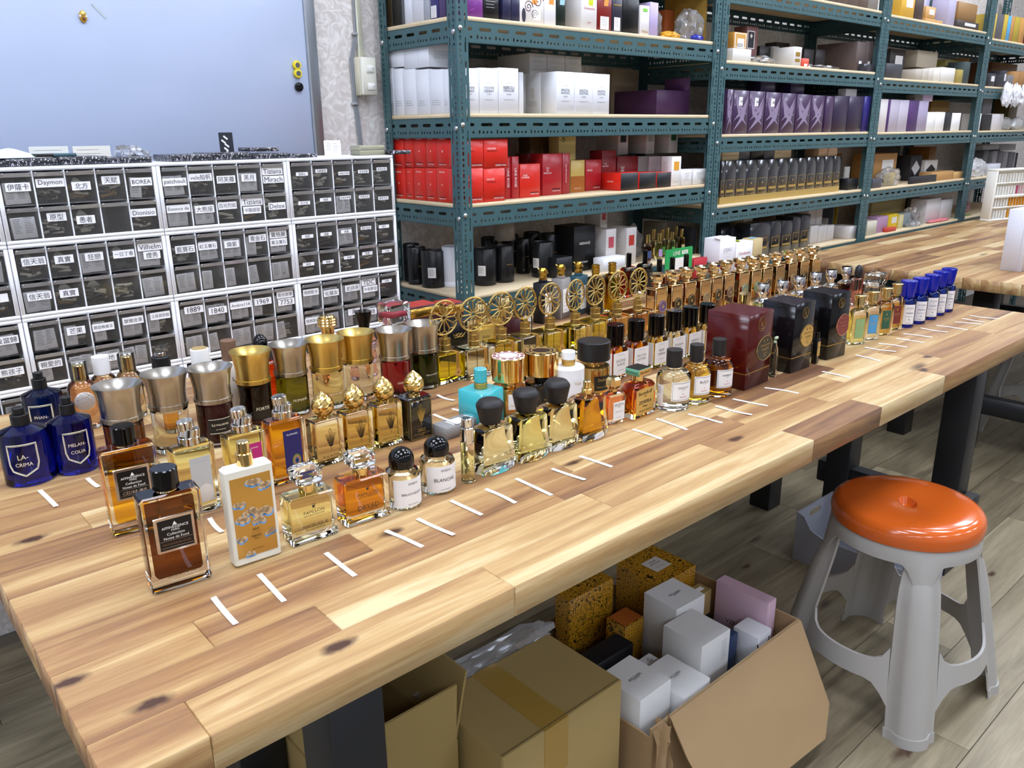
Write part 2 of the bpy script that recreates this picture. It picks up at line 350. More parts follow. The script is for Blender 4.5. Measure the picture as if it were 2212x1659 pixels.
tag(part('tape_scrap', G().box((0, 0, 0), ((bb-a).length, .0006, .006), 0, Matrix.Rotation(math.atan2(-(bb.z-a.z), bb.x-a.x), 3, 'Y')), mat('#b3c0c6', .3), None, ((a.x+bb.x)/2, Y1-.0198, (a.z+bb.z)/2)), 'curled grey tape scrap stuck near the gold magnet', 'tape')

# switch box, conduit and cables on the wall strip
P = at_y(779, 122, Y1-.05); Q = at_y(817, 206, Y1-.05)
cx, cz, sw, sh = (P.x+Q.x)/2, (P.z+Q.z)/2, Q.x-P.x, P.z-Q.z
t = thing('switch_box', 'ivory surface mounted box with two light switches on wall', 'switch', (cx, Y1, cz))
part('back_box', G().box((0, -.02, 0), (sw, .04, sh), .003), mat('#d8d3ba', .4), t)
part('cover_plate', G().box((0, -.044, 0), (sw*.97, .01, sh*.98), .004), mat('#e4e2d2', .3), t)
for dz in (.022, -.03):
    r_ = part('rocker', G().box((.004, -.051, dz), (.024, .006, .02), .001), mat('#eeeee6', .3), t); part('indicator', G().box((.011, -.0545, dz), (.0016, .001, .005)), INKG, r_)
c0 = cx+.006
tag(part('conduit', G().box((0, 0, 0), (.017, .014, ZC-(cz+sh/2)), .002), mat('#dcdcc6', .4), None, (c0-.008, Y1-.008, (ZC+cz+sh/2)/2)), 'flat ivory cable trunking running up from the switch box', 'conduit')
t = thing('wall_cable', 'bundle of grey cables clipped beside the switch box', 'cable', (0, Y1, 0))
for k in range(3):
    px_ = [(763+k*3, 0), (768+k*3, 70), (757+k*3, 130), (765+k*3, 215), (779+k*3, 330), (789+k*3, 400)]
    part('cable', G().tube([(q.x, -.006-.001*k, q.z) for q in [at_y(a_, b_, Y1-.008) for a_, b_ in px_]], .0026, 6), mat('#8d9094', .5), t)
for px_ in ((768, 73), (767, 224)):
    q = at_y(*px_, Y1-.01); part('clip', G().box((q.x, -.007, q.z), (.02, .014, .008), .002), mat('#a3a6a8', .4), t)

# ================================================================== slotted angle shelving
YS, YB = 1.90, 2.285
TEAL = mat('#3f6064', 0.38, vary=0.1, vscale=3); BOLT = mat('#c3c7c8', 0.25, 0.9)
MOD = 0.0685
def make_beam(n):
    g = G(); h = 0.057
    ln = n*MOD
    for k in range(n):
        x = MOD/2
        holes = [slot(x, 0.037, 0.044, 0.009), slot(0.0065, 0.0165, .006, .0125, 2), slot(0.021, 0.0155, .0095, .0095, 2), slot(0.036, .0155, .007, .009, 2), slot(.0515, .0155, .0095, .0095, 2)]
        p = plate(MOD, h, holes, 0.0018); p.xf(Matrix.Translation((k*MOD, 0, -h))); g.add(p.v, p.f)
    g.box((ln/2, 0.017, -0.001), (ln, 0.034, 0.002)); g.box((ln/2, .004, -h+.001), (ln, .008, .002))
    return g.mesh('beam', TEAL, False)
PMOD = 0.062
def make_post(hh):
    g = G(); n = int(hh/PMOD); wd = 0.041
    holes = [slot(.0125, .010, .0065, .011, 2), slot(.0125, .026, .008, .009, 2), slot(.0125, .0435, .0065, .014, 2), slot(.0125, .0575, .008, .007, 2), slot(.031, .026, .005, .04, 2)]
    for k in range(n):
        p = plate(wd, PMOD, holes, .002); p.xf(Matrix.Translation((0, 0, k*PMOD))); g.add(p.v, p.f)
        q = plate(wd, PMOD, holes, .002); q.xf(Matrix.Translation((0, 0, k*PMOD)) @ Matrix(((0, 1, 0, 0), (1, 0, 0, 0), (0, 0, 1, 0), (0, 0, 0, 1)))); g.add(q.v, q.f)
    return g.mesh('post', TEAL, False)
POSTH = 34*PMOD
postm = make_post(POSTH+.001)
boltm = G().lathe([(.0075, 0), (.0072, .002), (.0045, .0045), (.001, .0052)], 12).xf(Matrix.Rotation(PI/2, 4, 'X')).mesh('bolt', BOLT)
beamcache = {}
def beam(n):
    if n not in beamcache: beamcache[n] = make_beam(n)
    return beamcache[n]
BAYS = [(1.484, 2.724), (2.73, 4.03), (4.036, 5.32), (5.326, 6.6)]
LEV = [[1.83, 1.577, 1.321, 1.066, 0.79], [1.783, 1.518, 1.25, 0.978, 0.735], [1.776, 1.498, 1.246, 0.974, 0.735], [1.75, 1.492, 1.243, 0.97, 0.735]]
DK = 0.012
def deck(bay, lv): return LEV[bay][lv]+DK
RN = ['nearest the wall switch, holding red and white cartons', 'second bay, holding shrink-wrapped purple cartons', 'third bay, holding kraft and lavender cartons', 'last bay, beyond the white sample rack']
for bi, (xa, xb) in enumerate(BAYS):
    t = thing('shelving_rack', 'dark green slotted angle shelving rack, '+RN[bi], 'shelf', (xa, YS, 0), 0)
    Wd = xb-xa; D = YB-YS
    for (px_, py_, rz) in ((0, 0, 0), (Wd, 0, PI/2), (Wd, D, PI), (0, D, -PI/2)): obj('post', postm, t, (px_, py_, 0), (0, 0, rz))
    n = int(round((Wd-.006)/MOD)); ns = int(round((D-.006)/MOD))
    for li, z in enumerate(LEV[bi]):
        sx = (Wd-.005)/(n*MOD); sy = (D-.005)/(ns*MOD)
        for (px_, py_, rz, nn, sc) in ((.0025, .0025, 0, n, sx), (Wd-.0025, D-.0025, PI, n, sx), (.0025, D-.0025, -PI/2, ns, sy), (Wd-.0025, .0025, PI/2, ns, sy)):
            o = obj('beam', beam(nn), t, (px_, py_, z), (0, 0, rz)); o.scale = (sc, 1, 1)
        dk = part('deck', G().box((Wd/2, D/2, z+DK/2), (Wd-.008, D-.008, DK-.0004), .001), PLY, t); dk['tone'] = .35+.1*random.random()
        for (px_, rz, yy, nm) in ((.013, 0, 0, 0), (Wd-.013, 0, 0, 0)): obj('bolt', boltm, t, (px_, yy-.0005, z-.02))
        obj('bolt', boltm, t, (-.0005, .013, z-.03), (0, 0, -PI/2)); obj('bolt', boltm, t, (-.0005, D-.013, z-.03), (0, 0, -PI/2))

# ================================================================== work tables
STW = 0.5865/9
def tabletop(name, label, xa, xb, ya, joints, loc_z=TZ, th=0.042, legs=True, group=None, seed=1, knots=(), tones={}):
    rnd = random.Random(seed)
    t = thing(name, label, 'table', (xa, ya, 0), 0, group)
    W = xb-xa; D = STW*9
    top = part('tabletop', G().box((W/2, D/2, loc_z-th/2-.001), (W-.01, D-.01, th-.006)), mat('#7b5a3a', .6), t)
    for r in range(9):
        js = joints.get(r)
        if js is None:
            js = []; x = rnd.uniform(.12, .55)
            while x < W-.1: js.append(x); x += rnd.uniform(.28, .62)
        es = [0]+js+[W]
        for q_, (a_, b_) in enumerate(zip(es[:-1], es[1:])):
            ln = b_-a_
            rt = r*STW
            st = part('stave', G().box((0, 0, 0), (ln-.0003, STW-.0003, th), .0012), BUTCHER, top, ((a_+b_)/2, rt+STW/2, loc_z-th/2))
            st['knot'] = (9.0, 9.0, 0.0)
            for kx, ky in knots:
                lx, ly = kx-xa-(a_+b_)/2, ky-ya-(rt+STW/2)
                if abs(lx) < ln/2 and abs(ly) < STW/2: st['knot'] = (lx, ly, 0.0)
            st['tone'] = rnd.choice([.12, .2, .25, .3, .32, .38, .42, .5, .55, .62, .68])+rnd.uniform(-.05, .05)
            if r in tones: st['tone'] = tones[r][q_]
    if legs:
        LG = mat('#232427', 0.42)
        lz = loc_z-th
        for lx in (.29, W-.29):
            for ly in (.131, D-.131-.0):
                part('leg', G().box((lx, ly, (lz-.03)/2), (.077, .077, lz-.03), .002), LG, t)
            part('cross_bar', G().box((lx, D/2, lz-.016), (.077, D-.1, .03), .002), LG, t)
            part('foot_rail', G().box((lx-.002, D/2, .205), (.05, D-.12, .07), .003), LG, t)
            part('wedge', G().box((lx+.01, .075, .225), (.06, .034, .06), .003), LG, t)
        part('apron', G().box((W/2-.75, .05, lz-.012), (W*.45, .03, .022), .001), BLACKM, t)
        part('apron', G().box((W/2, D-.05, lz-.012), (W*.8, .03, .022), .001), BLACKM, t)
    return t
TX0, TX1, TY0 = 0.103, 2.687, 0.6466
TYM = TY0+9*STW+.0012
KN = [tuple(at_z(px_, py_, TZ)[:2]) for px_, py_ in ((690, 1328), (731, 1396), (328, 1520), (145, 1475), (66, 1166), (846, 1150), (1237, 1000), (1590, 948), (1993, 800), (2005, 770), (250, 940), (1230, 1218))]
tabletop('work_table', 'long butcher-block table with charcoal legs, carrying the front row of perfumes', TX0, TX1, TY0, {0: [.09, .467, 1.183, 1.446, 1.755], 1: [.266, .72, 1.02, 1.4, 1.9, 2.25]}, seed=3, knots=KN, tones={0: [.4, .34, .22, .68, .16, .5], 1: [.56, .22, .36, .42, .3, .52, .3]})
tabletop('work_table', 'butcher-block table pushed against the drawer units behind the perfume table', TX0, TX1, TYM, {}, seed=5, knots=KN)
tabletop('work_table', 'empty butcher-block table end facing the blue bottles, along the racks', 3.185, 5.75, TYM, {}, seed=8)
tabletop('work_table', 'butcher-block table with the tall white box standing on it', 3.185, 5.75, TY0, {}, seed=9)
# ================================================================== drawer organisers behind the tables
DY = 1.845; UW, UH, UD = 0.302, 0.1475, 0.17; DZT = 1.226
HOUSE = mat('#eef0f4', 0.4)
SMOKE = see('#fefefe', 0.025, 0.08, 0.045, '#d6d2cc'); LIP = see('#ececec', 0.12, 0.1, 0.42, '#c9cacc')
def house_mesh():
    g = G(); tk = .0075; W, H, D = UW-.001, UH-.0006, UD
    g.box((0, 0, H-tk/2), (W, D, tk), .0012); g.box((0, 0, tk/2), (W, D, tk), .0012)
    for s in (-1, 1): g.box((s*(W/2-tk/2), 0, H/2), (tk, D, H-2*tk), .0008)
    g.box((0, D/2-.001, H/2), (W-2*tk, .002, H-2*tk))
    iw = (W-2*tk)
    for k in range(1, 5): g.box((-iw/2+iw*k/5, -.001, H/2), (.0028, D-.004, H-2*tk))
    g.box((0, .006, H/2), (iw, D-.014, .002))
    return g.mesh('housing', HOUSE)
hm = house_mesh()
IW = (UW-.001-.015)/5; IH = (UH-.0006-.015-.002)/2
def drawer_mesh():
    g = G(); w_, h_, d_ = IW-.0036, IH-.003, UD-.012; k = .0014
    # open tray: front, sides, bottom, back (each a thin sheet)
    g.box((0, -d_/2, h_*.42), (w_, k, h_*.84)); g.box((0, d_/2, h_*.42), (w_, k, h_*.84))
    for s in (-1, 1): g.box((s*w_/2, 0, h_*.42), (k, d_-k, h_*.84))
    g.box((0, 0, k/2), (w_-k, d_-k, k)); return g.mesh('drawer', SMOKE, False)
def lip_mesh():
    w_, h_ = IW-.0036, IH-.003; g = G()
    g.loft([[(x, -UD/2+.006+yy, z) for yy, z in ((0, h_*.84), (-.005, h_*.86), (-.007, h_*.98), (-.0055, h_*.985), (-.0038, h_*.875), (.002, h_*.855))] for x in (-w_/2, w_/2)])
    for s in (-1, 1): g.ball((s*w_*.44, -UD/2-.0015, h_*.96), .0022, 8, 5)
    return g.mesh('finger_lip', LIP)
def vial_heap(seed, dens, cols):
    rnd = random.Random(seed); g = G(); w_, d_ = IW-.009, .05
    for i in range(dens):
        ln = rnd.uniform(.022, .034); r = rnd.uniform(.0022, .0034); a = rnd.uniform(-.8, .8) if rnd.random() < .7 else rnd.uniform(0, PI)
        cx = rnd.uniform(-w_/2+.012, w_/2-.012); cy = rnd.uniform(-d_/2+.004, d_/2-.004); cz = .0045+rnd.random()*.024
        t_ = rnd.uniform(-.25, .25); dx, dz = math.cos(a)*ln/2*math.cos(t_), math.sin(t_)*ln/2; dy = math.sin(a)*ln/2*.4
        cx = max(-w_/2+abs(dx)+r, min(w_/2-abs(dx)-r, cx)); cz = max(abs(dz)+r+.002, cz)
        g.tube([(cx-dx, cy-dy, cz-dz), (cx+dx, cy+dy, cz+dz)], r, 6)
    return g
HEAPM = [mat('#17171a', .3), mat('#8a6a2c', .25), mat('#6e6f6c', .25), mat('#4a3a1c', .3), mat('#c9c2b0', .4), mat('#3c4434', .3)]
CARDM = mat('#f8f8fa', .55)
heap_cache = {}
dm_, lm_ = drawer_mesh(), lip_mesh()
cardm = G().box((0, 0, .0205), (.0235, .003, .041), .0006).mesh('packet', CARDM)
fanm = None
def fan_mesh(seed):
    rnd = random.Random(seed); g = G()
    for i in range(9):
        a = .25+i*.085; ln = .042; th = .0009
        g.box((math.cos(a)*ln/2-.02, i*.0016-.006, math.sin(a)*ln/2+.006), (ln, .0008, .007), 0, Matrix.Rotation(-a, 3, 'Y'))
    return g.mesh('strips', mat('#e6e1d2', .6))
UNIT = {}
UNIT[(1, 0)] = ['伊薩卡', 'Daymon', '北方', '天賦', 'BOREA', '', '原型', '愚者', '', 'Dionisio']
UNIT[(1, 1)] = ['信天翁', '真實', '狂戀', '一日丁香', 'Vilhelm/煙秀', '信天翁', '真實', '', '', '']
UNIT[(1, 2)] = ['', '芒果', '罪惡晚香玉', '摩爾皮革', '土耳其菸館', '親愛的', '', '地', '', '']
UNIT[(1, 3)] = ['ROC', '', '', '', '']+['']*5
UNIT[(0, 0)] = ['']*10; UNIT[(0, 1)] = ['']*4+['a', '', '', '', '', '8']; UNIT[(0, 2)] = ['', '', '', '', '後當歸', '', '', '', '', '熊孩子']; UNIT[(0, 3)] = ['']*10
UNIT[(2, 0)] = ['patchouli', 'vele船帆', '阿芙蘿', '黑月', 'Tiziana/Mirach', 'Essence de', '大熊座', '白光烈焰', 'Tiziana/卡薩諾發', 'Delox']
UNIT[(2, 1)] = ['藍寶石', '紅玉寶石', '煥紫', '青金石', '寶格麗/黃玉寶石', '', '', '', '', '']
UNIT[(2, 2)] = ['1889', '1840', 'Ambre114', '1969', '香水故事/7753', '', '', '', '', '']
UNIT[(2, 3)] = ['']*10
UNIT[(3, 0)] = ['s:馬蹄山', 's:沒藥薔薇', 's:虎嵐浮世繪', 's:海洋琥香', 's:陶瓷紗籠', 's:紅沙漠', 's:微風', 's:虎嵐浮世繪', 's:天使皮革', 's:晝夜芳草']
UNIT[(3, 1)] = ['s:暗香', 's:滿園', 's:新檀', 's:鳳吟玫瑰', 's:微竹', 's:暗香', 's:蝴蝶', 's:新檀', 's:雲煙', 's:竹風']
UNIT[(3, 2)] = ['梧桐影木', '化蝶女', '史詩男', 'TDC/午夜夢迴', 's:沉默', '梧桐影木', '', '黑', '玫瑰', '']
UNIT[(3, 3)] = ['']*10
CARDS = {(1, 0): '1000110000', (1, 1): '0010110001', (1, 2): '1111111110', (2, 0): '1001011000', (2, 1): '0111111111', (2, 2): '1111111111', (3, 0): '0000000100', (3, 1): '0010000000', (3, 2): '1111011110'}
FANS = {(1, 0): '0011000100', (1, 1): '1101001100', (2, 0): '0100001101', (3, 0): '0100010011', (3, 1): '0001110101'}
lev_word = ['top', 'second', 'third', 'fourth']
col_word = ['the stack with the 熊孩子 drawer', 'the stack with the BOREA drawer', 'the stack with the patchouli drawer', 'the stack under the olive tin']
for c in range(4):
    for l in range(4):
        ux = .3105+.303*(c-1)+UW/2; uz = DZT-UH*(l+1)
        t = thing('drawer_organizer', 'white ten-drawer organizer, %s from the top of %s' % (lev_word[l] if l else 'first', col_word[c]), 'drawers', (ux, DY+UD/2, uz))
        obj('housing', hm, t)
        tx = UNIT[(c, l)]; cards = CARDS.get((c, l), '0100101010'); fans = FANS.get((c, l), '0'*10)
        for k in range(10):
            r_, q = divmod(k, 5)
            dx = -2*IW+q*IW; dz = .0075+(IH+.002 if r_ == 0 else 0)+.0008
            d_ = obj('drawer', dm_, t, (dx, -.0035, dz)); obj('finger_lip', lm_, d_)
            vis = (l < 3 or (c <= 1 and r_ == 0)) and not (c == 0 and q < 3)
            fy = -UD/2+.0045
            s = tx[k]
            if s:
                small = s.startswith('s:'); s = s[2:] if small else s; zj = random.uniform(-.1, .06)
                for n_, seg in enumerate(s.split('/')):
                    wide = IW*(.55 if small else (.62 if len(seg) < 3 else .9 if len(seg) > 5 else .76)); hh = .0085 if small else .0165
                    zz = IH*(.56+(zj if '/' not in s else 0))-n_*.0185+(.0075 if '/' in s else 0); xx = random.uniform(-.004, .004)
                    if wide > IW*.8: xx *= .3
                    part('label', G().box((0, 0, 0), (wide, .0005, hh)), PAPER, d_, (xx, fy, zz), smooth=False)
                    letter(d_, seg, xx, fy-.0005, zz, INK, wide*.88, hh*.72)
            if not vis: continue
            wx, wy, wz = ux+dx, DY+UD/2-.0035, uz+dz+.0016
            if cards[k] == '1':
                for i in range(random.choice((2, 2, 1))):
                    pk = obj('sample_packet', cardm, None, (wx-.011+i*.021+random.uniform(-.002, .002), wy-.0735+i*.004, wz), (-.05, random.uniform(-.08, .08), random.uniform(-.06, .06)))
                    tag(pk, 'small white printed sample packet standing in a smoky drawer', 'packet', 'sample packets in the drawers')
                    lines(pk, 0, -.0018, .037, .015, 9, .0033, INKG, .0008)
            if fans[k] == '1':
                if fanm is None: fanm = fan_mesh(3)
                o = obj('strip_fan', fanm, None, (wx, wy-.03, wz+.004)); tag(o, 'fan of cream paper scent strips inside a drawer', 'paper', 'paper strip fans in the drawers')
            if not (cards[k] == '1' and random.random() < .5) and not ((c, l) == (1, 0) and k == 8):
                hk = random.randrange(12)
                if hk not in heap_cache:
                    heap_cache[hk] = vial_heap(hk, 34, None).mesh('vials', HEAPM[hk % 6])
                    hme = heap_cache[hk]; hme.materials.append(HEAPM[0]); hme.materials.append(HEAPM[4])
                    for p_ in hme.polygons: p_.material_index = (0, 1, 0, 2, 1)[(p_.index//8+hk) % 5]
                o = obj('vial_heap', heap_cache[hk], None, (wx, wy-.045, wz)); o['kind'] = 'stuff'
                tag(o, 'jumble of tiny sample vials lying in a smoky drawer', 'vials', 'vial jumbles in the drawers')
# low bench that carries the organisers, hidden behind the tables
t = thing('low_bench', 'plain grey bench carrying the drawer organizers behind the tables', 'bench', (.6135, DY+UD/2, 0))
bz = DZT-UH*4
part('board', G().box((0, .0, bz-.0125), (1.24, .2, .024), .001), mat('#9b9b9b', .5), t)
for sx in (-1, 0, 1): part('leg', G().box((sx*.58, 0, (bz-.0245)/2), (.03, .18, bz-.0245), .001), mat('#8d8d8d', .5), t)

# ------------------------------------------------------------------ things on top of the organisers
FLORAL = bpy.data.materials.new('dark_floral_print'); FLORAL.use_nodes = True
nt = FLORAL.node_tree; b = nt.nodes['Principled BSDF']; b.inputs['Roughness'].default_value = .3
tc = nt.nodes.new('ShaderNodeTexCoord'); vo = nt.nodes.new('ShaderNodeTexVoronoi'); vo.inputs['Scale'].default_value = 130
nz = nt.nodes.new('ShaderNodeTexNoise'); nz.inputs['Scale'].default_value = 90; nz.inputs['Distortion'].default_value = 3
rp = nt.nodes.new('ShaderNodeValToRGB'); rp.color_ramp.interpolation = 'CONSTANT'
for e, (p, c_) in zip([rp.color_ramp.elements[0], rp.color_ramp.elements[1]]+[rp.color_ramp.elements.new(.5) for _ in range(3)], [(0, '#15171b'), (.55, '#23343a'), (.6, '#e8e4ee'), (.67, '#6d3f63'), (.74, '#1a1b20')]): e.position = p; e.color = L(c_)
nt.links.new(tc.outputs['Object'], nz.inputs['Vector']); nt.links.new(nz.outputs['Fac'], rp.inputs[0]); nt.links.new(rp.outputs[0], b.inputs['Base Color'])
def flatbox(px, label, m, h, w, d, rz=0, dy=.08, zb=None, name='flat_carton', cat='box', group=None):
    P = at_y(px, 345, DY+dy)
    return tag(part(name, G().box((0, 0, h/2), (w, d, h), .001), m, None, (P.x, DY+dy, zb or DZT), (0, 0, rz)), label, cat, group)
for i, px_ in enumerate((-30, 55, 165, 260, 395, 480, 560)):
    flatbox(px_, 'flat carton with dark floral print lying on the drawer organizers', FLORAL, .012+.002*(i % 3), .09, .12, random.uniform(-.05, .05), group='dark floral cartons on the organizers')
for i, px_ in enumerate((560, 640)):
    flatbox(px_, ('crooked dark floral carton lying across other floral cartons', 'dark floral carton touching the printed receipt slip')[i], FLORAL, .009, .06, .1, .1*i-.03, zb=DZT+(.0165 if i == 0 else 0), dy=.07)
tn = flatbox(795, 'olive grey tin with flat lid on the organizers', mat('#8d8a72', .4), .013, .075, .05, dy=.07, name='tin', cat='tin')
part('lid', G().box((0, 0, .019), (.077, .052, .011), .0015), mat('#96937b', .4), tn)
flatbox(855, 'dark floral pouch at the rack end of the organizers', FLORAL, .01, .06, .06, .1, dy=.06, name='pouch', cat='pouch')
def sheet(px0, py0, px1, py1, Y, label, m, name='paper_sheet', lean=.02, extra=None):
    a_ = at_y(px0, py0, Y); c_ = at_y(px1, py1, Y)
    h = a_.z-c_.z; g = G(); g.box((0, 0, h/2), (abs(c_.x-a_.x), .0008, h))
    o = tag(part(name, g, m, None, ((a_.x+c_.x)/2, Y, max(c_.z, DZT+.001)), (-lean, 0, 0)), label, 'paper'); return o, abs(c_.x-a_.x), h
o, w_, h_ = sheet(61, 317, 152, 350, DY+.15, 'ruled cream paper slip leaning behind black clips on the organizers', mat('#dcdcd6', .7)); lines(o, 0, -.0008, h_*.75, w_*.8, 2, .008, INKG)
o, w_, h_ = sheet(156, 316, 242, 347, DY+.15, 'cream note slip with pencil writing leaning on the whiteboard side', mat('#dedbd0', .7)); lines(o, 0, -.0008, h_*.75, w_*.8, 2, .008, INKG)
o, w_, h_ = sheet(700, 313, 738, 345, DY+.06, 'white printed receipt slip curling up beside the olive tin', PAPER, 'receipt'); lines(o, -w_*.25, -.0008, h_*.85, w_*.32, 6, .004, INK); lines(o, w_*.2, -.0008, h_*.8, w_*.32, 6, .004, INK)
o, w_, h_ = sheet(472, 290, 508, 345, DY+.12, 'black and white feather print card standing on the organizers', mat('#2b2f38', .3), 'print_card')
for k in range(5): part('stroke', G().box((random.uniform(-.008, .008), -.0008, h_*(.2+.15*k)), (.012, .0006, .004), 0, Matrix.Rotation(.7, 3, 'Y')), WPRINT, o)
tag(part('green_cloth', G().lathe([(.05, 0), (.035, .008), (.012, .016), (.001, .018)], 18), mat('#cfe6dc', .8), None, (at_y(25, 345, DY+.06).x, DY+.075, DZT+.0165)), 'pale mint green cloth bunched on the organizers', 'cloth')
def crumple(name, label, cat, P, size, m, seed, sub=3, amp=.25, group=None, flat=True):
    bm = bmesh.new(); bmesh.ops.create_icosphere(bm, subdivisions=sub, radius=1); rnd = random.Random(seed)
    from mathutils import noise
    off = Vector((seed*3.1, seed*1.7, 0))
    for v in bm.verts:
        n_ = noise.noise(v.co*2.2+off)*amp*1.4+noise.noise(v.co*5+off)*amp*.8+noise.noise(v.co*11+off)*amp*.3
        v.co *= 1+n_
        if flat: v.co.z = max(v.co.z, -.75)
    zmin = min(v.co.z for v in bm.verts)
    for v in bm.verts: v.co = Vector((v.co.x*size[0]/2, v.co.y*size[1]/2, (v.co.z-zmin)*size[2]/2))
    me = bpy.data.meshes.new(name); bm.to_mesh(me); bm.free(); me.materials.append(m)
    return tag(obj(name, me, None, P), label, cat, group)
BAG = see('#f6f7fa', 0.08, 0.15, 0.14); FOIL = mat('#b9b9bb', .2, .9)
P = at_y(285, 340, DY+.1); crumple('plastic_bag', 'clear crinkled zip bag lying on the drawer organizers', 'bag', (P.x, DY+.1, DZT+.0005), (.075, .08, .04), BAG, 4)
for i, px_ in enumerate((100, 135)):
    flatbox(px_, ('black binder clip pile on the floral cartons', 'teal and black clip strip on the floral cartons')[i], mat(('#17181b', '#3a5a64')[i], .4), .006, .05, .04, .2-.3*i, dy=.06, zb=DZT+.0165, name='clip_strip', cat='clip')
# ================================================================== perfume bottles on the tables
def H(base, top): return zat(at_z(base[0], base[1], TZ), top[0], top[1])-TZ
def bottle(label, loc, rz=0, name='perfume_bottle', group=None, cat='perfume bottle'):
    return thing(name, label, cat, (loc[0], loc[1], TZ+.0004), rz, group)
def body(t, w, d, h, r=.004, liq=None, fill=.85, wall=.0045, floor=.009, gm=None, ch=.0025, top=1.0, sh=0.0, name='glass_body'):
    """rectangular bottle; top scales the shoulder outline, sh is how high the sloping shoulder is"""
    sec = [(0, rrect(w-2*ch, d-2*ch, r)), (ch, rrect(w, d, r)), (h-sh-ch, rrect(w, d, r)), (h-ch*.6-(sh*.2), rrect(w*(1 if not sh else (1+top)/2)-ch, d*(1 if not sh else (1+top)/2)-ch, r)), (h, rrect(w*top-2*ch, d*top-2*ch, r))]
    o = part(name, G().prism(sec), gm or GLASS, t)
    if liq:
        lw, ld = w-2*wall, d-2*wall; z1 = floor+(h-sh-floor-wall)*fill
        part('liquid', G().prism([(floor, rrect(lw-.004, ld-.002, r)), (floor+.003, rrect(lw, ld, r)), (z1, rrect(lw, ld, r))]), liquid(liq), t)
    return o
def cyl(t, name, m, r, z0, z1, bev=.001, n=32, r1=None, c=(0, 0)):
    r1 = r if r1 is None else r1
    return part(name, G().lathe([(r-bev, z0), (r, z0+bev), (r1, z1-bev), (r1-bev, z1)], n, (c[0], c[1], 0)), m, t)
def flat_label(t, name, m, w, h, x, y, z, th=.0006): return part(name, G().box((0, 0, 0), (w, th, h)), m, t, (x, y, z), smooth=False)
def dip(t, z0, z1, m=None): return part('dip_tube', G().tube([(0, 0, z0), (.001, .001, z1)], .0008, 6), m or see('#e8e8e0', .1), t)

# --- black-capped flask pair with framed black labels
def affin(label, loc, rz, name_, liqc, fc, tcx=None):
    w, d, h = AW, AW*.46, AH
    t = bottle(label, loc, rz, 'square_perfume_bottle')
    body(t, w, d, h, .003, liqc, .96, .008, .017, ch=.003)
    part('neck', G().lathe([(.012, h-.001), (.0115, h+.004)], 24), GLASS, t)
    cyl(t, 'cap', BLACKG, .0155, h+.003, ACT, .0012)
    zc = h*.6; lw = w*.66; y = -d/2
    fm = part('label_frame', G().prism([(0, rrect(lw, lw, .001, 1)), (.0018, rrect(lw*.97, lw*.97, .001, 1))]).xf(Matrix.Translation((0, y, zc)) @ Matrix.Rotation(PI/2, 4, 'X')), fc, t)
    part('label', G().box((0, y-.002, zc), (lw*.84, .0006, lw*.84)), mat('#0d0c0c', .35), t)
    yy = y-.0026
    letter(t, '▲', 0, yy, zc+lw*.3, WPRINT, h=lw*.1); letter(t, 'AFFINESSENCE', 0, yy, zc+lw*.2, WPRINT, lw*.66); letter(t, 'PARIS', 0, yy, zc+lw*.12, WPRINT, lw*.2)
    letter(t, 'Collection', 0, yy, zc+lw*.02, WPRINT, lw*.44); letter(t, 'Notes de Fond', 0, yy, zc-lw*.09, WPRINT, lw*.62)
    part('rule', G().box((0, yy, zc-lw*.16), (lw*.8, .0002, .0003)), fc, t); letter(t, name_, 0, yy, zc-lw*.26, tcx or fc, lw*.7, lw*.12); part('rule', G().box((0, yy, zc-lw*.35), (lw*.8, .0002, .0003)), fc, t)
    letter(t, 'TESTEUR-TESTER', 0, y-.0004, h*.16, mat('#4a3413', .5), w*.5)
FRS = mat('#cfc4b8', .15, .9)
c, a, AW = frontplace((332, 1290), (460, 1250), .03); AH = H((332, 1290), (292, 1086)); ACT = H((385, 1245), (350, 1000))
c, a, AW = frontplace((332, 1290), (460, 1250), AW*.46)
affin('tall clear flask with dark brown perfume, black cap and PATCHOULI-OUD label', c, a, 'PATCHOULI-OUD', '#8a5208', FRS, mat('#8a6044', .4, .3))
P = at_z(247, 1165, TZ); v = Vector((math.cos(a), math.sin(a), 0)); nn = Vector((-math.sin(a), math.cos(a), 0))
affin('tall clear flask with golden perfume, black cap and CÈDRE-IRIS label', P+v*AW/2+nn*AW*.23, a, 'CÈDRE-IRIS', '#fbd04a', FRS)

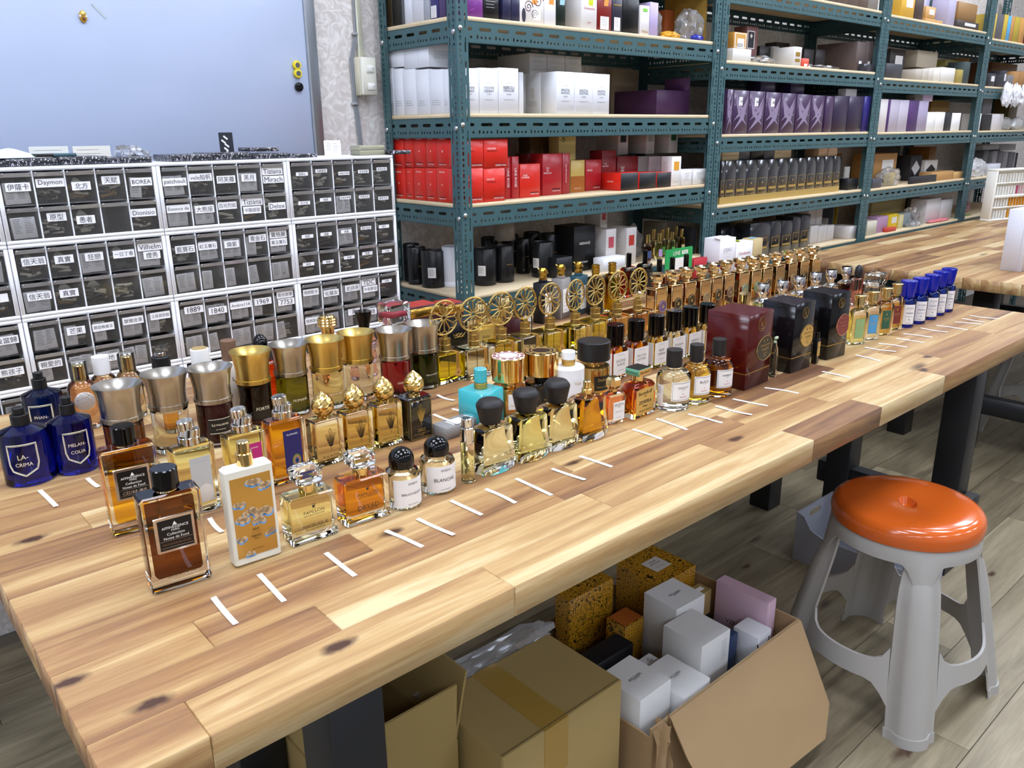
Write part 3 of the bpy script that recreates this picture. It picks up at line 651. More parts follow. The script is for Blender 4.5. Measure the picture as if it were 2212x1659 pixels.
# --- frosted white flask with gold cloud panel
c, a, w = frontplace((510, 1230), (610, 1197), .02); d = w*.38; c, a, w = frontplace((510, 1230), (610, 1197), d); h = H((510, 1230), (484, 1022))
t = bottle('frosted white flask with a gold panel of blue clouds, INLÉ', c, a, 'frosted_perfume_bottle')
body(t, w, d, h, .004, None, gm=mat('#e6e4d4', .5, coat=.1), ch=.003)
cyl(t, 'spray_collar', GOLD, .0105, h-.001, h+.016, .001); cyl(t, 'spray_button', GOLD, .008, h+.016, H((560, 1205), (527, 953)), .0012)
pw, ph = w*.84, h*.82; zc = h*.5
part('gold_panel', G().box((0, -d/2-.0003, zc), (pw, .0008, ph)), mat('#c99b4a', .32, .55), t)
rnd = random.Random(4); CLB = mat('#6aa8e0', .5); CLP = mat('#cfae82', .5)
for (ux, uz, s) in ((-.1, .06, 1), (.22, .02, 1.2), (-.3, -.02, .9), (.33, .34, .8), (-.33, .18, .8), (.05, .42, 1.0), (-.38, -.26, .7), (.36, -.27, .8), (.1, -.08, .9), (-.2, -.47, .6)):
    g1, g2 = G(), G()
    for k in range(5):
        r_ = pw*.085*s*rnd.uniform(.7, 1.1); ox = max(-pw/2+r_*1.2, min(pw/2-r_*1.2, ux*pw+(k-2)*pw*.06*s)); oz = max(-ph/2+r_*1.2, min(ph/2-r_*1.2, uz*ph+rnd.uniform(-.02, .02)*ph))
        g1.add([(ox+r_*1.25*math.cos(q*PI/8), -.0000, oz-.0014+r_*1.25*math.sin(q*PI/8)) for q in range(16)], [tuple(range(16))])
        g2.add([(ox+r_*math.cos(q*PI/8), 0, oz+.0004+r_*math.sin(q*PI/8)) for q in range(16)], [tuple(range(16))])
    part('blue_cloud_edge', g1, CLB, t, (0, -d/2-.0009, zc)); part('cloud', g2, CLP, t, (0, -d/2-.0012, zc))
letter(t, 'INLÉ', 0, -d/2-.0016, zc-ph*.17, mat('#3b2410', .5), pw*.16); letter(t, 'EAU DE PARFUM', 0, -d/2-.0016, zc-ph*.215, mat('#6a4a20', .5), pw*.26); letter(t, 'MEMO', 0, -d/2-.0016, zc-ph*.26, mat('#3b2410', .5), pw*.25); letter(t, 'PARIS', 0, -d/2-.0016, zc-ph*.295, mat('#3b2410', .5), pw*.12); letter(t, 'Fleurs Bohèmes', 0, -d/2-.0016, zc-ph*.42, mat('#3b2410', .5), pw*.28)

# --- cube-stoppered PAPILLON pair
def papillon(label, fl_, fr_, tl, ct, nm, liqc):
    c, a, w = frontplace(fl_, fr_, .03); d = w*.52; c, a, w = frontplace(fl_, fr_, d); h = H(fl_, tl); t = bottle(label, c, a, 'cube_stopper_bottle')
    body(t, w, d, h, .003, liqc, .9, .007, .015, ch=.003)
    cyl(t, 'collar', GOLD, .0115, h-.001, h+.012, .0008)
    H2 = H(((fl_[0]+fr_[0])/2, (fl_[1]+fr_[1])/2-8), ct)
    part('stopper', G().prism([(h+.0125, rrect(.022, .02, .004)), (h+.017, rrect(.035, .033, .004)), (H2-.004, rrect(.037, .035, .004)), (H2, rrect(.031, .029, .004))]), GLASS, t)
    DI = mat('#3a3426', .5); y = -d/2-.0004
    letter(t, '❦', 0, y, h*.78, DI, h=h*.1); letter(t, 'PAPILLON', 0, y, h*.66, DI, w*.44); letter(t, 'ARTISAN PERFUMES', 0, y, h*.595, DI, w*.44); letter(t, nm, 0, y, h*.38, DI, w*.66, h*.1); letter(t, 'EAU DE PARFUM', 0, y, h*.3, DI, w*.4)
papillon('square clear bottle of pale perfume with crystal stopper, reading ANGÉLIQUE', (634, 1187), (733, 1154), (624, 1085), (655, 1012), 'ANGÉLIQUE', '#f3eec2')
papillon('square clear bottle of amber perfume with crystal stopper, reading DRYAD', (751, 1145), (845, 1114), (738, 1048), (778, 978), 'DRYAD', '#eab03a')

# --- dome-capped round pair
def dome(label, l, r, by, ct, nm, ang=.35):
    c, R = roundplace(l, r, by); HT = zat(c, ct[0], ct[1])-TZ; t = bottle(label, c, 0, 'dome_cap_bottle'); hb = HT*.62
    part('glass_body', G().lathe([(R-.003, 0), (R, .003), (R, hb-.005), (R-.0025, hb-.001), (R*.62, hb), (R*.5, hb+.004), (R*.5, hb+.008)], 40), GLASS, t)
    part('liquid', G().lathe([(R-.007, .009), (R-.005, .012), (R-.005, hb*.78)], 32), liquid('#f5efdc'), t)
    rc = R*.72; z0 = hb+.005; hc = HT-z0
    part('dome_cap', G().lathe([(rc*.96, z0), (rc, z0+.002)]+[(rc*math.cos(q*PI/2/7)+1e-5, z0+hc-rc*.95+rc*.95*math.sin(q*PI/2/7)) for q in range(0, 8)], 36), BLACKG, t)
    part('label', bandlabel(R+.0002, ang-1.05, ang+1.05, hb*.09, hb*.86, 18), LWHITE, t)
    bendletter(t, 'BYREDO', R+.001, ang+.1, hb*.74, INK, R*.62); bendletter(t, nm, R+.001, ang, hb*.46, INK, R*1.25, hb*.13); bendletter(t, 'EAU DE PARFUM', R+.001, ang+.05, hb*.17, INK, R*.62)
dome('squat round bottle with glossy black dome cap, label BIBLIOTHÈQUE', 835, 911, 1105, (862, 966), 'BIBLIOTHÈQUE', -.05)
dome('squat round bottle with glossy black dome cap, label BLANCHE', 909, 985, 1071, (938, 942), 'BLANCHE', -.2)
# --- sample spray
c, R = roundplace(997, 1027, 1046); HT = zat(c, 1008, 903)-TZ
t = bottle('slim glass sample spray with silver cap beside round BLANCHE bottle', c, 0, 'sample_spray')
part('glass_tube', G().lathe([(R*.85, 0), (R, .002), (R, HT*.64), (R*.8, HT*.66)], 24), GLASS, t); part('liquid', G().lathe([(R*.8, .004), (R*.8, HT*.48)], 20), liquid('#f4efc8'), t)
cyl(t, 'spray_collar', CHROME, R*.98, HT*.65, HT*.86, .0008); cyl(t, 'spray_button', CHROME, R*.75, HT*.86, HT, .0012)
for i, s in enumerate(('ROSE OF', "NO MAN'S LAND")): letter(t, s, .0005+.004*i, -R-.0003, HT*.3, INK, HT*.36, .0028, (PI/2, -PI/2, 0))

# --- flared bottles with black wooden stoppers
def flared(label, fpx, rpx, topc, nm, liqc, hb=None, stop=True):
    """fpx: lowest front pixel, rpx: right base corner, topc: top centre of the stopper"""
    HT = .1185 if stop else .104
    c = at_z(topc[0], topc[1], TZ+HT); t = bottle(label, c, .08, 'flared_perfume_bottle'); hb = .0765
    def outl(w, d, bulge):
        o = []; n = 7
        for i in range(n+1): u = -1+2*i/n; o.append((u*w/2, -d/2-bulge*(1-u*u)))
        for i in range(n+1): u = 1-2*i/n; o.append((u*w/2, d/2+bulge*.6*(1-u*u)))
        return o
    part('glass_body', G().prism([(0, outl(.071, .04, .010)), (.004, outl(.075, .043, .011)), (.012, outl(.074, .043, .011)), (hb*.55, outl(.066, .04, .006)), (hb-.006, outl(.062, .04, .003)), (hb-.001, outl(.054, .034, .003)), (hb, outl(.03, .024, .003)), (hb+.003, outl(.02, .02, .003))]), GLASS, t)
    part('liquid', G().prism([(.010, outl(.056, .03, .007)), (hb*.5, outl(.052, .03, .004)), (hb*.8, outl(.05, .03, .002))]), liquid(liqc), t)
    if stop:
        part('stopper', G().lathe([(.0165, hb+.003), (.0175, hb+.0045), (.0235, HT-.0095), (.0235, HT-.008), (.018, HT-.001), (.0165, HT)], 12), BLACKW, t)
    else:
        cyl(t, 'spray_collar', GOLD, .0095, hb, hb+.013, .001); cyl(t, 'spray_button', GOLD, .007, hb+.013, HT, .0012)
    y = -.0215-.0075
    ls = nm.split('/')
    for i, s in enumerate(ls): letter(t, s, .012, y-.003+.001*i, hb*.45-i*.006, INK, min(.036, .0032*len(s)), .0048, (PI/2-.08, 0, .1))
    letter(t, 'EAU DE PARFUM', .012, y-.004, hb*.45-len(ls)*.006-.002, INKG, .028, .0022, (PI/2-.08, 0, .1))
flared('flared clear bottle with black wooden stopper, reading THE ORCHID MAN', (1061, 1026), (1121, 1000), (1058, 863), 'THE ORCHID/MAN', '#f6f1d6')
flared('flared clear bottle with black wooden stopper, reading IF', (1137, 999), (1196, 980), (1136, 841), 'IF', '#eee7b4')
flared('flared clear bottle with black wooden stopper, reading CHECKMATE', (1220, 973), (1258, 954), (1203, 821), 'CHECKMATE', '#efe6c2')
flared('flared bottle of dark amber perfume with bare gold sprayer', (1280, 950), (1324, 929), (1268, 822), 'CARAVELLE/EPICÉE', '#e2b02c', stop=False)

# --- DUSITA: tapered peach bottle with gold faceted cap
c, a, w = frontplace((1313, 921), (1352, 910), .026); t = bottle('tapered bottle of peach perfume with faceted gold cap, label DUSITA', c, a, 'tapered_perfume_bottle'); h = .062; w = .047; d = .026
part('glass_body', G().prism([(0, rrect(w*.86, d*.86, .006)), (.004, rrect(w*.93, d, .006)), (h*.8, rrect(w*1.1, d*1.05, .008)), (h*.95, rrect(w*.9, d*.9, .008)), (h, rrect(w*.4, d*.6, .006))]), GLASS, t)
part('liquid', G().prism([(.010, rrect(w*.78, d*.66, .005)), (h*.76, rrect(w*.92, d*.72, .006))]), liquid('#f3b48c'), t)
cyl(t, 'collar', GOLD, .0085, h, h+.006, .0006)
part('faceted_cap', G().prism([(h+.006, rrect(.018, .018, .004, 1)), (h+.012, rrect(.025, .025, .006, 1)), (h+.024, rrect(.025, .025, .006, 1)), (h+.028, rrect(.017, .017, .004, 1))]), GOLD, t, smooth=False)
flat_label(t, 'label', LWHITE, .028, .036, .002, -d*.54-.0012, h*.42); letter(t, 'DUSITA', .002, -d*.54-.0019, h*.62, INK, .023); letter(t, 'PARIS', .002, -d*.54-.0019, h*.55, INKG, .008); letter(t, 'FLEUR DE LALITA', .002, -d*.54-.0019, h*.4, INK, .02); letter(t, 'EAU DE PARFUM', .002, -d*.54-.0019, h*.22, INKG, .014)

# --- ZEMFIRA with green gold stamped block cap
c, a, w = frontplace((1368, 910), (1415, 891), .03); d = w*.55; c, a, w = frontplace((1368, 910), (1415, 891), d); h = H((1368, 910), (1376, 834))*1.0
t = bottle('rectangular bottle of orange perfume, ZEMFIRA gold label, green block cap', c, a, 'block_cap_bottle')
body(t, w, d, h, .002, '#f0a83a', .86, .005, .010, top=.7, sh=.01)
cyl(t, 'collar', GOLD, .0115, h-.001, h+.0125, .0006)
cp = part('block_cap', G().box((0, 0, h+.019), (.037, .033, .013), .0008), mat('#5f9a7c', .35), t)
part('cap_top', G().box((0, 0, h+.026), (.035, .031, .001)), mat('#14120f', .35), t); part('cap_front_plate', G().box((0, -.0168, h+.019), (.035, .0006, .0115)), GOLD, t)
letter(t, 'Bortnikoff', 0, -.0174, h+.019, mat('#4a3413', .5), .028); letter(t, 'Bortnikoff', -.0188, 0, h+.019, mat('#20301f', .5), .025, rot=(PI/2, 0, -PI/2))
flat_label(t, 'label', mat('#cdb06a', .25, .8), w*.8, h*.72, 0, -d/2-.0004, h*.46)
for s, zz, ww in (('Bortnikoff', .7, .66), ('~', .6, .1), ('ZEMFIRA', .44, .7), ('~', .32, .2), ('EXTRAIT DE PARFUM', .2, .5)): letter(t, s, 0, -d/2-.001, h*zz, mat('#3a2a10', .5), w*ww, h*.1)

# --- three round bottles with ridged dark wooden caps
def swed(label, l, r, by, ct, nm, liqc, tub=False):
    c, R = roundplace(l, r, by); HT = zat(c, ct[0], ct[1])-TZ; hb = HT*.70; t = bottle(label, c, 0, 'round_shoulder_bottle')
    pr = [(R-.003, 0), (R, .002), (R, hb*.72)]+[(R*.45+R*.55*math.cos(q*PI/2/6), hb*.72+hb*.26*math.sin(q*PI/2/6)) for q in range(1, 7)]+[(R*.42, hb)]
    part('glass_body', G().lathe(pr, 36), GLASS, t); part('liquid', G().lathe([(R-.005, .009), (R-.0035, .011), (R-.0035, hb*.72)], 32), liquid(liqc), t); dip(t, .012, hb)
    cyl(t, 'wooden_cap', BLACKW, R*.47, hb+.001, HT, .0008, 28)
    ang = -.28
    part('label_edge', bandlabel(R+.0002, ang-.72, ang+.72, hb*.26, hb*.72, 14), LWHITE, t)
    for z0, z1, a0, a1 in ((.285, .292, -.66, .66), (.69, .697, -.66, .66)): part('rule', bandlabel(R+.0007, ang+a0, ang+a1, hb*z0, hb*z1, 10, .0002), INK, t)
    for a0 in (-.66, .65): part('rule', bandlabel(R+.0007, ang+a0, ang+a0+.012, hb*.285, hb*.697, 1, .0002), INK, t)
    bendletter(t, nm, R+.001, ang, hb*.58, INK, R*.72, hb*.07); bendletter(t, 'PARFUM', R+.001, ang, hb*.53, INKG, R*.26); bendletter(t, 'by', R+.001, ang, hb*.43, RPRINT, h=hb*.04); bendletter(t, 'SweDoft', R+.001, ang, hb*.36, RPRINT, R*.5)
    if tub: part('side_label', bandlabel(R+.0002, -1.95, -1.5, hb*.1, hb*.62, 6), LWHITE, t); [part('printed_line', bandlabel(R+.0007, -1.9, -1.66+.03*(k % 3), hb*(.56-.045*k), hb*(.57-.045*k), 4, .0002), INKG, t) for k in range(4)]
swed('round bottle of clear perfume with ridged dark wooden cap, reading SWEDOFT', 1415, 1487, 890, (1453, 754), 'SWEDOFT', '#f2f2ec', True)
swed('round bottle of yellow perfume with dark wooden cap, reading BLACK', 1467, 1530, 876, (1497, 743), 'BLACK', '#f3de7a', True)
swed('round bottle of golden perfume with dark wooden cap beside dark red box', 1515, 1578, 860, (1548, 731), 'BARBARY', '#e3b02c')

# --- lacquered presentation boxes with bottles
def penh(label, cpx, rpx, tpx, col, lab, lcol, lt, gold):
    c, a, w = frontplace(cpx, rpx, .05); d = w*1.0; c, a, w = frontplace(cpx, rpx, d); h = H(cpx, tpx); t = bottle(label, c, a, 'lacquered_box', cat='box')
    m = mat(col, .14, vary=.35, vscale=14, ior=1.38)
    part('case', G().box((0, 0, h/2), (w, d, h), .0008), m, t)
    part('gold_band', G().box((0, 0, h*.22), (w+.0006, d+.0006, .0022)), gold, t)
    # round crest
    cr = part('crest', G().tube([(w*.02+math.cos(q*PI/10)*w*.15, -d/2-.0003, h*.85+math.sin(q*PI/10)*w*.15) for q in range(20)], .0006, 5, True), gold, t)
    part('crest_ring', G().tube([(w*.02+math.cos(q*PI/10)*w*.11, -d/2-.0003, h*.85+math.sin(q*PI/10)*w*.11) for q in range(20)], .0004, 5, True), gold, t)
    letter(t, '❦', w*.02, -d/2-.0005, h*.85, gold, h=w*.13)
    # oval hanging label cut off by the box edge
    cx, cz, rx, rz_ = w*.22, h*.5, w*.34, h*.17
    def lob(s):
        o = []
        for q in range(28):
            an = 2*PI*q/28; x = math.cos(an); z = math.sin(an); k = 1+.12*max(0, -x)**6
            o.append((min(w*.5-.0004, cx+rx*x*s*k), cz+rz_*z*s))
        return o
    part('label', G().add([(x, -d/2-.0010, z) for x, z in lob(1)]+[(x, -d/2-.0002, z) for x, z in lob(1)], [tuple(range(28))]+[(i, (i+1) % 28, 28+(i+1) % 28, 28+i) for i in range(28)]), mat(lcol, .35), t, smooth=False)
    part('label_rim', G().tube([(x, -d/2-.0012, z) for x, z in lob(.97)], .0007, 5, True), lt, t)
    part('eyelet', G().tube([(cx-rx*1.02+math.cos(q*PI/6)*.0028, -d/2-.0014, cz+math.sin(q*PI/6)*.0028) for q in range(12)], .0006, 5, True), lt, t)
    yy = -d/2-.0016
    for s, x, z, ww in (('❦', cx-.006, cz+rz_*.62, None), ('❦', cx+.007, cz+rz_*.62, None), ("PENHALIGON'S", cx+.001, cz+rz_*.25, rx*1.15), (lab, cx+.001, cz-rz_*.08, rx*.8), ('LONDON', cx+.001, cz-rz_*.38, rx*.5), ('1870', cx+.001, cz-rz_*.6, rx*.3)): letter(t, s, x, yy, z, lt, ww, .006)
    part('lid_line', G().box((0, 0, h*.93), (w+.0004, d+.0004, .0006)), mat('#120c0c', .4), t)
GB = mat('#9a7c3c', .35, .7)
penh('dark red lacquered presentation box with black oval label', (1608, 845), (1659, 823), (1619, 684), '#521210', 'HALFETI', '#1d1a16', mat('#b89a58', .35, .6), GB)
penh('black lacquered presentation box with gold label reading HALFETI CEDAR', (1706, 808), (1748, 793), (1715, 659), '#121013', 'HALFETI', '#b8924a', mat('#3b2612', .5), GB)
penh('black lacquered presentation box with dull red oval label', (1784, 779), (1824, 767), (1802, 638), '#0d0c0e', 'HALFETI', '#7e3636', mat('#b98a62', .4, .4), GB)
P = at_z(1672, 818, TZ)
t = bottle('slim clear tester bottle with pale green tip behind dark red box', P+Vector((.012, .012, 0)), 0, 'tester_bottle'); part('glass_body', G().lathe([(.008, 0), (.009, .002), (.009, .062), (.005, .072), (.005, .078)], 20), GLASS, t); part('label', bandlabel(.0092, -.3, 1.3, .018, .05), mat('#1a1917', .4), t); part('liquid', G().lathe([(.007, .004), (.007, .05)], 16), liquid('#f2f0e4'), t)
part('nozzle', G().loft([[(x, yy-.0, z) for x, yy in circ(.0035, 10)] for z in (.078, .082)]).box((.004, 0, .088), (.012, .004, .006), .002), mat('#cfe0c0', .4), t)
P = at_z(1764, 788, TZ)
t = bottle('slim black-capped tester with gold label between black boxes', P+Vector((.008, .010, 0)), a, 'tester_bottle'); part('case', G().box((0, 0, .031), (.013, .013, .062), .001), mat('#161412', .2), t); flat_label(t, 'label', mat('#b8924a', .35), .013, .034, 0, -.0068, .036); cyl(t, 'cap', BLACKG, .006, .0625, .076, .0006); letter(t, "PENH", 0, -.0073, .04, mat('#3b2612', .5), .010)

# --- four gold-capped slim bottles
def floris(label, base, ct, lcol, liqc):
    HT = .128; c = at_z(ct[0], ct[1], TZ+HT); t = bottle(label, c, -.5, 'gold_cap_bottle'); w, d, h = .047, .022, .094
    body(t, w, d, h, .004, liqc, .93, .004, .007, top=.62, sh=.012)
    cyl(t, 'collar', GOLD, .008, h-.001, h+.008, .0006); part('cap', G().lathe([(.011, h+.007), (.0125, h+.009), (.0120, HT-.006), (.0145, HT-.004), (.0145, HT-.0015), (.012, HT)], 24), GOLD, t)
    fr_ = flat_label(t, 'label_edge', GOLDB, w*.58, .052, 0, -d/2-.0003, .043); flat_label(t, 'label', mat(lcol, .5), w*.52, .049, 0, -d/2-.0007, .043)
    letter(t, '♛', 0, -d/2-.0012, .058, GPRINT, h=.006); letter(t, 'FLORIS', 0, -d/2-.0012, .046, GPRINT, w*.36); letter(t, 'LONDON', 0, -d/2-.0012, .041, GPRINT, w*.24)
floris('slim gold-capped bottle with pale green label next to black box', None, (1859, 637), '#8fb079', '#f4edb8')
floris('slim gold-capped bottle with sky blue label', None, (1888, 629), '#4d9bd0', '#f4f1dc')
floris('slim gold-capped bottle with dark green label', None, (1917, 621), '#2f5a44', '#ecc876')
floris('slim gold-capped bottle with maroon label beside blue bottles', None, (1940, 612), '#7a2f28', '#f0d06a')

# --- five blue bottles with cone caps
BLUEG = glass('#0a2fc4'); BLUEP = mat('#0d1c9c', .14)
for i, (cx_, ty) in enumerate(((1965, 606), (1991, 600), (2016, 593), (2034, 586), (2052, 580))):
    HT = .128; c = at_z(cx_, ty, TZ+HT); t = bottle('round blue glass bottle with cone cap, '+('first', 'second', 'third', 'fourth', 'fifth')[i]+' from the maroon-labelled bottle', c, 0, 'blue_perfume_bottle'); R = .025; hb = .083
    part('glass_body', G().lathe([(R-.002, 0), (R, .002), (R, hb-.010), (R-.003, hb-.004), (R*.62, hb-.001), (R*.6, hb+.003)], 32), BLUEG, t)
    part('liquid', G().lathe([(R-.004, .006), (R-.004, hb*.72)], 24), liquid('#b9c4ee'), t)
    cyl(t, 'cone_cap', BLUEP, R*.66, hb+.001, HT, .0012, 32, R*.86)
    part('label', bandlabel(R+.0002, -1.42, -.12, hb*.12, hb*.78, 12), LWHITE, t)
    for s, z, ww in (('ACQUA', .66, .8), ('DI', .58, .12), ('PARMA', .5, .8), ('Blu Mediterraneo', .39, .9), ('◆', .28, .15)): bendletter(t, s, R+.001, -.72, hb*z, mat('#1d2f66', .5), R*ww, .0056)
    bendletter(t, ['CHINOTTO', 'MIRTO', 'ARANCIA', 'FICO', 'MANDORLO'][i], R+.001, -.72, hb*.17, RPRINT if i in (0, 4) else INKG, R*.55)

# --- three deep blue apothecary bottles with shield labels
DBLUE = glass('#1c2fc4'); CREAM = mat('#e6dcc0', .5)
def shield(label, l, r, by, ct, nm, liqc='#9aa0d8', gm=None, ang=-.3):
    c, R = roundplace(l, r, by); HT = zat(c, ct[0], ct[1])-TZ; hb = HT*.775; t = bottle(label, c, 0, 'blue_apothecary_bottle'); ry = R*.88
    def ov(k): return circ(R*k, 36, ry*k)
    part('glass_body', G().prism([(0, ov(.93)), (.003, ov(1)), (hb-.012, ov(1.0)), (hb-.009, ov(.97)), (hb-.002, ov(.45)), (hb, ov(.33))]), gm or DBLUE, t)
    part('liquid', G().prism([(.008, ov(.86)), (hb*.78, ov(.86))]), liquid(liqc), t)
    cyl(t, 'spray_collar', BLACKM, R*.36, hb-.001, hb+(HT-hb)*.6, .0008); cyl(t, 'spray_button', BLACKM, R*.24, hb+(HT-hb)*.6, HT, .0008)
    sp = [(-.5, .5), (.5, .5), (.5, -.12), (.42, -.32), (0, -.5), (-.42, -.32), (-.5, -.12)]; sw_, sh_ = R*1.15, hb*.55; zc = hb*.47; an0 = ang
    for k, th_ in ((1, .0007), (.93, .00035)):
        pts = []
        for (x0, z0), (x1, z1) in zip(sp, sp[1:]+sp[:1]):
            for q in range(6): u = q/6; an = an0+(x0+(x1-x0)*u)*k*sw_/R; pts.append(((R+.0006)*math.sin(an), -(ry+.0006)*math.cos(an), zc+(z0+(z1-z0)*u)*k*sh_))
        part('label_outline', G().tube(pts, th_, 5, True), CREAM, t)
    for i, s in enumerate(nm.split('/')): bendletter(t, s, R+.0008, an0, zc+.006-.0125*i, CREAM, min(R*.95, R*.135*len(s)), .0075, ry=ry+.0008)
shield('deep blue apothecary bottle with shield label reading LACRIMA', 24, 122, 1053, (64, 876), 'LA-/CRIMA')
shield('deep blue apothecary bottle with shield label reading MELANCOLIA', 130, 214, 1028, (150, 856), 'MELAN-/COLIA', ang=-.02)
shield('darker teal-blue apothecary bottle with shield label reading PHANTASMA', 72, 150, 962, (91, 803), 'PHAN-/TASMA', gm=glass('#10357c'), ang=-.36)

# --- square bottles with stacked chrome rings
def rings(label, ct, liqc, lcol, txt, rz=0.0, extra=None):
    HT = RHT; c = at_z(ct[0], ct[1], TZ+HT); t = bottle(label, c, rz, 'ring_cap_bottle'); w, d, h = RW, RW*.5, HT*.745
    body(t, w, d, h, .004, liqc, .95, .005, .012, ch=.003)
    z = h
    for k, (r_, hh, tilt, ox) in enumerate(((.0155, .0125, 0, 0), (.014, .0125, .16, .001), (.0115, .0135, -.1, -.0015))):
        part('cap_ring', G().lathe([(r_-.001, 0), (r_, .001), (r_, hh-.001), (r_-.001, hh)], 32).xf(Matrix.Translation((ox, 0, z)) @ Matrix.Rotation(tilt, 4, 'Y')), CHROME, t); z += hh-.0012
    lw, lh = w*.5, h*.66
    flat_label(t, 'label', mat(lcol, .5), lw, lh, w*.1, -d/2-.0004, h*.5); letter(t, txt, w*.1, -d/2-.001, h*.5+lh*.4, mat('#8f8f98', .5) if extra is None else WPRINT, lw*.62)
    return t, w, d, h, lw, lh
RW = (at_z(672, 1030, TZ)-at_z(600, 1050, TZ)).length*1.06; RHT = H((640, 1035), (605, 854))
t, w, d, h, lw, lh = rings('square bottle of pale perfume with chrome ring cap, grey petal label', (402, 907), '#f6efc0', '#b9b9b6', 'The Different Company')
part('petal', G().loft([[(x, -d/2-.0008-q, z) for x, z in circ(lw*.36*(1-q*300), 16, lh*.2*(1-q*300))] for q in (0, .0006)]), mat('#cfc8be', .6), t, (w*.16, 0, h*.3))
rings('square bottle of pale perfume with chrome ring cap, magenta label', (517, 881), '#f4ecb0', '#b8276f', 'rose poivrée', extra=1)
t, w, d, h, lw, lh = rings('square bottle of amber perfume with chrome ring cap, peacock feather label', (605, 854), '#f2bc3a', '#27235f', 'PLUMAGES', extra=1)
for k, (cc, rr) in enumerate((('#5d7a3a', .3), ('#b07a52', .24), ('#2c5f8e', .14), ('#14183c', .08))):
    part('feather_eye', G().add([(math.cos(q*PI/10)*lw*rr*.85, 0, math.sin(q*PI/10)*lw*rr*1.25) for q in range(20)], [tuple(range(20))]), mat(cc, .5), t, (w*.17, -d/2-.0009-.0002*k, h*.34))
part('feather_stem', G().tube([(w*.1, -d/2-.0009, h*.3), (w*.0, -d/2-.0009, h*.22), (-w*.08, -d/2-.0009, h*.2)], .0006, 5), mat('#5a86b8', .5), t)

# --- four square bottles with gold egg caps
EGGM = mat('#e8c77e', .16, 1.0)
def eggmesh():
    g = G(); n = 20; rings_ = []; prof = [(.0095, 0), (.0095, .004), (.0112, .0055), (.0140, .0085), (.0158, .012), (.0166, .016), (.0166, .020), (.0157, .0242), (.0140, .0282), (.0115, .0318), (.0085, .035), (.0052, .0378), (.0022, .040), (.0003, .0415)]
    for k, (r_, z) in enumerate(prof):
        rings_.append([(r_*math.cos(2*PI*(i+.5*(k % 2))/n)*(1+.03*((i+k) % 2)), r_*math.sin(2*PI*(i+.5*(k % 2))/n)*(1+.03*((i+k) % 2)), z) for i in range(n)])
    m = g.loft(rings_); vs, fs = g.v, []
    for f in g.f:
        if len(f) == 4: fs += [(f[0], f[1], f[2]), (f[0], f[2], f[3])]
        else: fs.append(f)
    g.f = fs; return g.mesh('egg_cap', EGGM, False)
eggm = eggmesh()
def egg(label, ct, nm, liqc, rz, black=False):
    HT = .126; c = at_z(ct[0], ct[1], TZ+HT); t = bottle(label, c, rz, 'egg_cap_bottle'); w, d, h = .052, .036, .08
    if black: body(t, w, d, h, .003, None, gm=mat('#0a0a0b', .08, coat=1.0))
    else: body(t, w, d, h, .003, liqc, .82, .004, .006)
    o = obj('egg_cap', eggm, t, (0, 0, h)); o.scale = (1.1, 1.1, 1.11)
    ink = GPRINT if black else mat('#241c12', .5); y = -d/2-.0005
    for s in range(-4, 5):     # fan of strokes
        g_ = G().tube([(s*.0006, y, h*.42), (s*.0016, y, h*.58), (s*.0024, y, h*.74-abs(s)*.0006)], [.0003, .0006, .0002], 5); part('emblem_stroke', g_, ink, t)
    part('emblem_loop', G().tube([(math.cos(q*PI/8)*.0022, y, h*.72+math.sin(q*PI/8)*.008) for q in range(16)], .0004, 5, True), ink, t)
    letter(t, '7', 0, y, h*.36, ink, h=.005); letter(t, nm, 0, y, h*.22, ink, w*(.4 if black else .6), .006); letter(t, 'STÉPHANE HUMBERT LUCAS', 0, y, h*.14, ink, w*.7); letter(t, 'PARIS', 0, y, h*.095, ink, w*.14)
    if black:
        g_ = G(); [g_.box((sx*w*.44, y, h*.47), (.0007, .0003, h*.9)) for sx in (-1, 1)]; [g_.box((0, y, h*zz), (w*.89, .0003, .0007)) for zz in (.03, .92)]; part('label_frame', g_, GPRINT, t)
egg('square bottle with gold egg cap, reading Rose de Petra', (694, 845), 'Rose de Petra', '#f2e6bc', .0)
egg('square bottle with gold egg cap, reading Soleil de Jeddah', (761, 829), 'Soleil de Jeddah', '#f0e09c', -.02)
egg('square bottle with gold egg cap, reading Une Nuit à Doha', (826, 813), 'Une Nuit à Doha', '#f3e6a4', .0)
egg('glossy black square bottle with gold egg cap, reading 2022', (892, 800), '2022', None, .02, True)
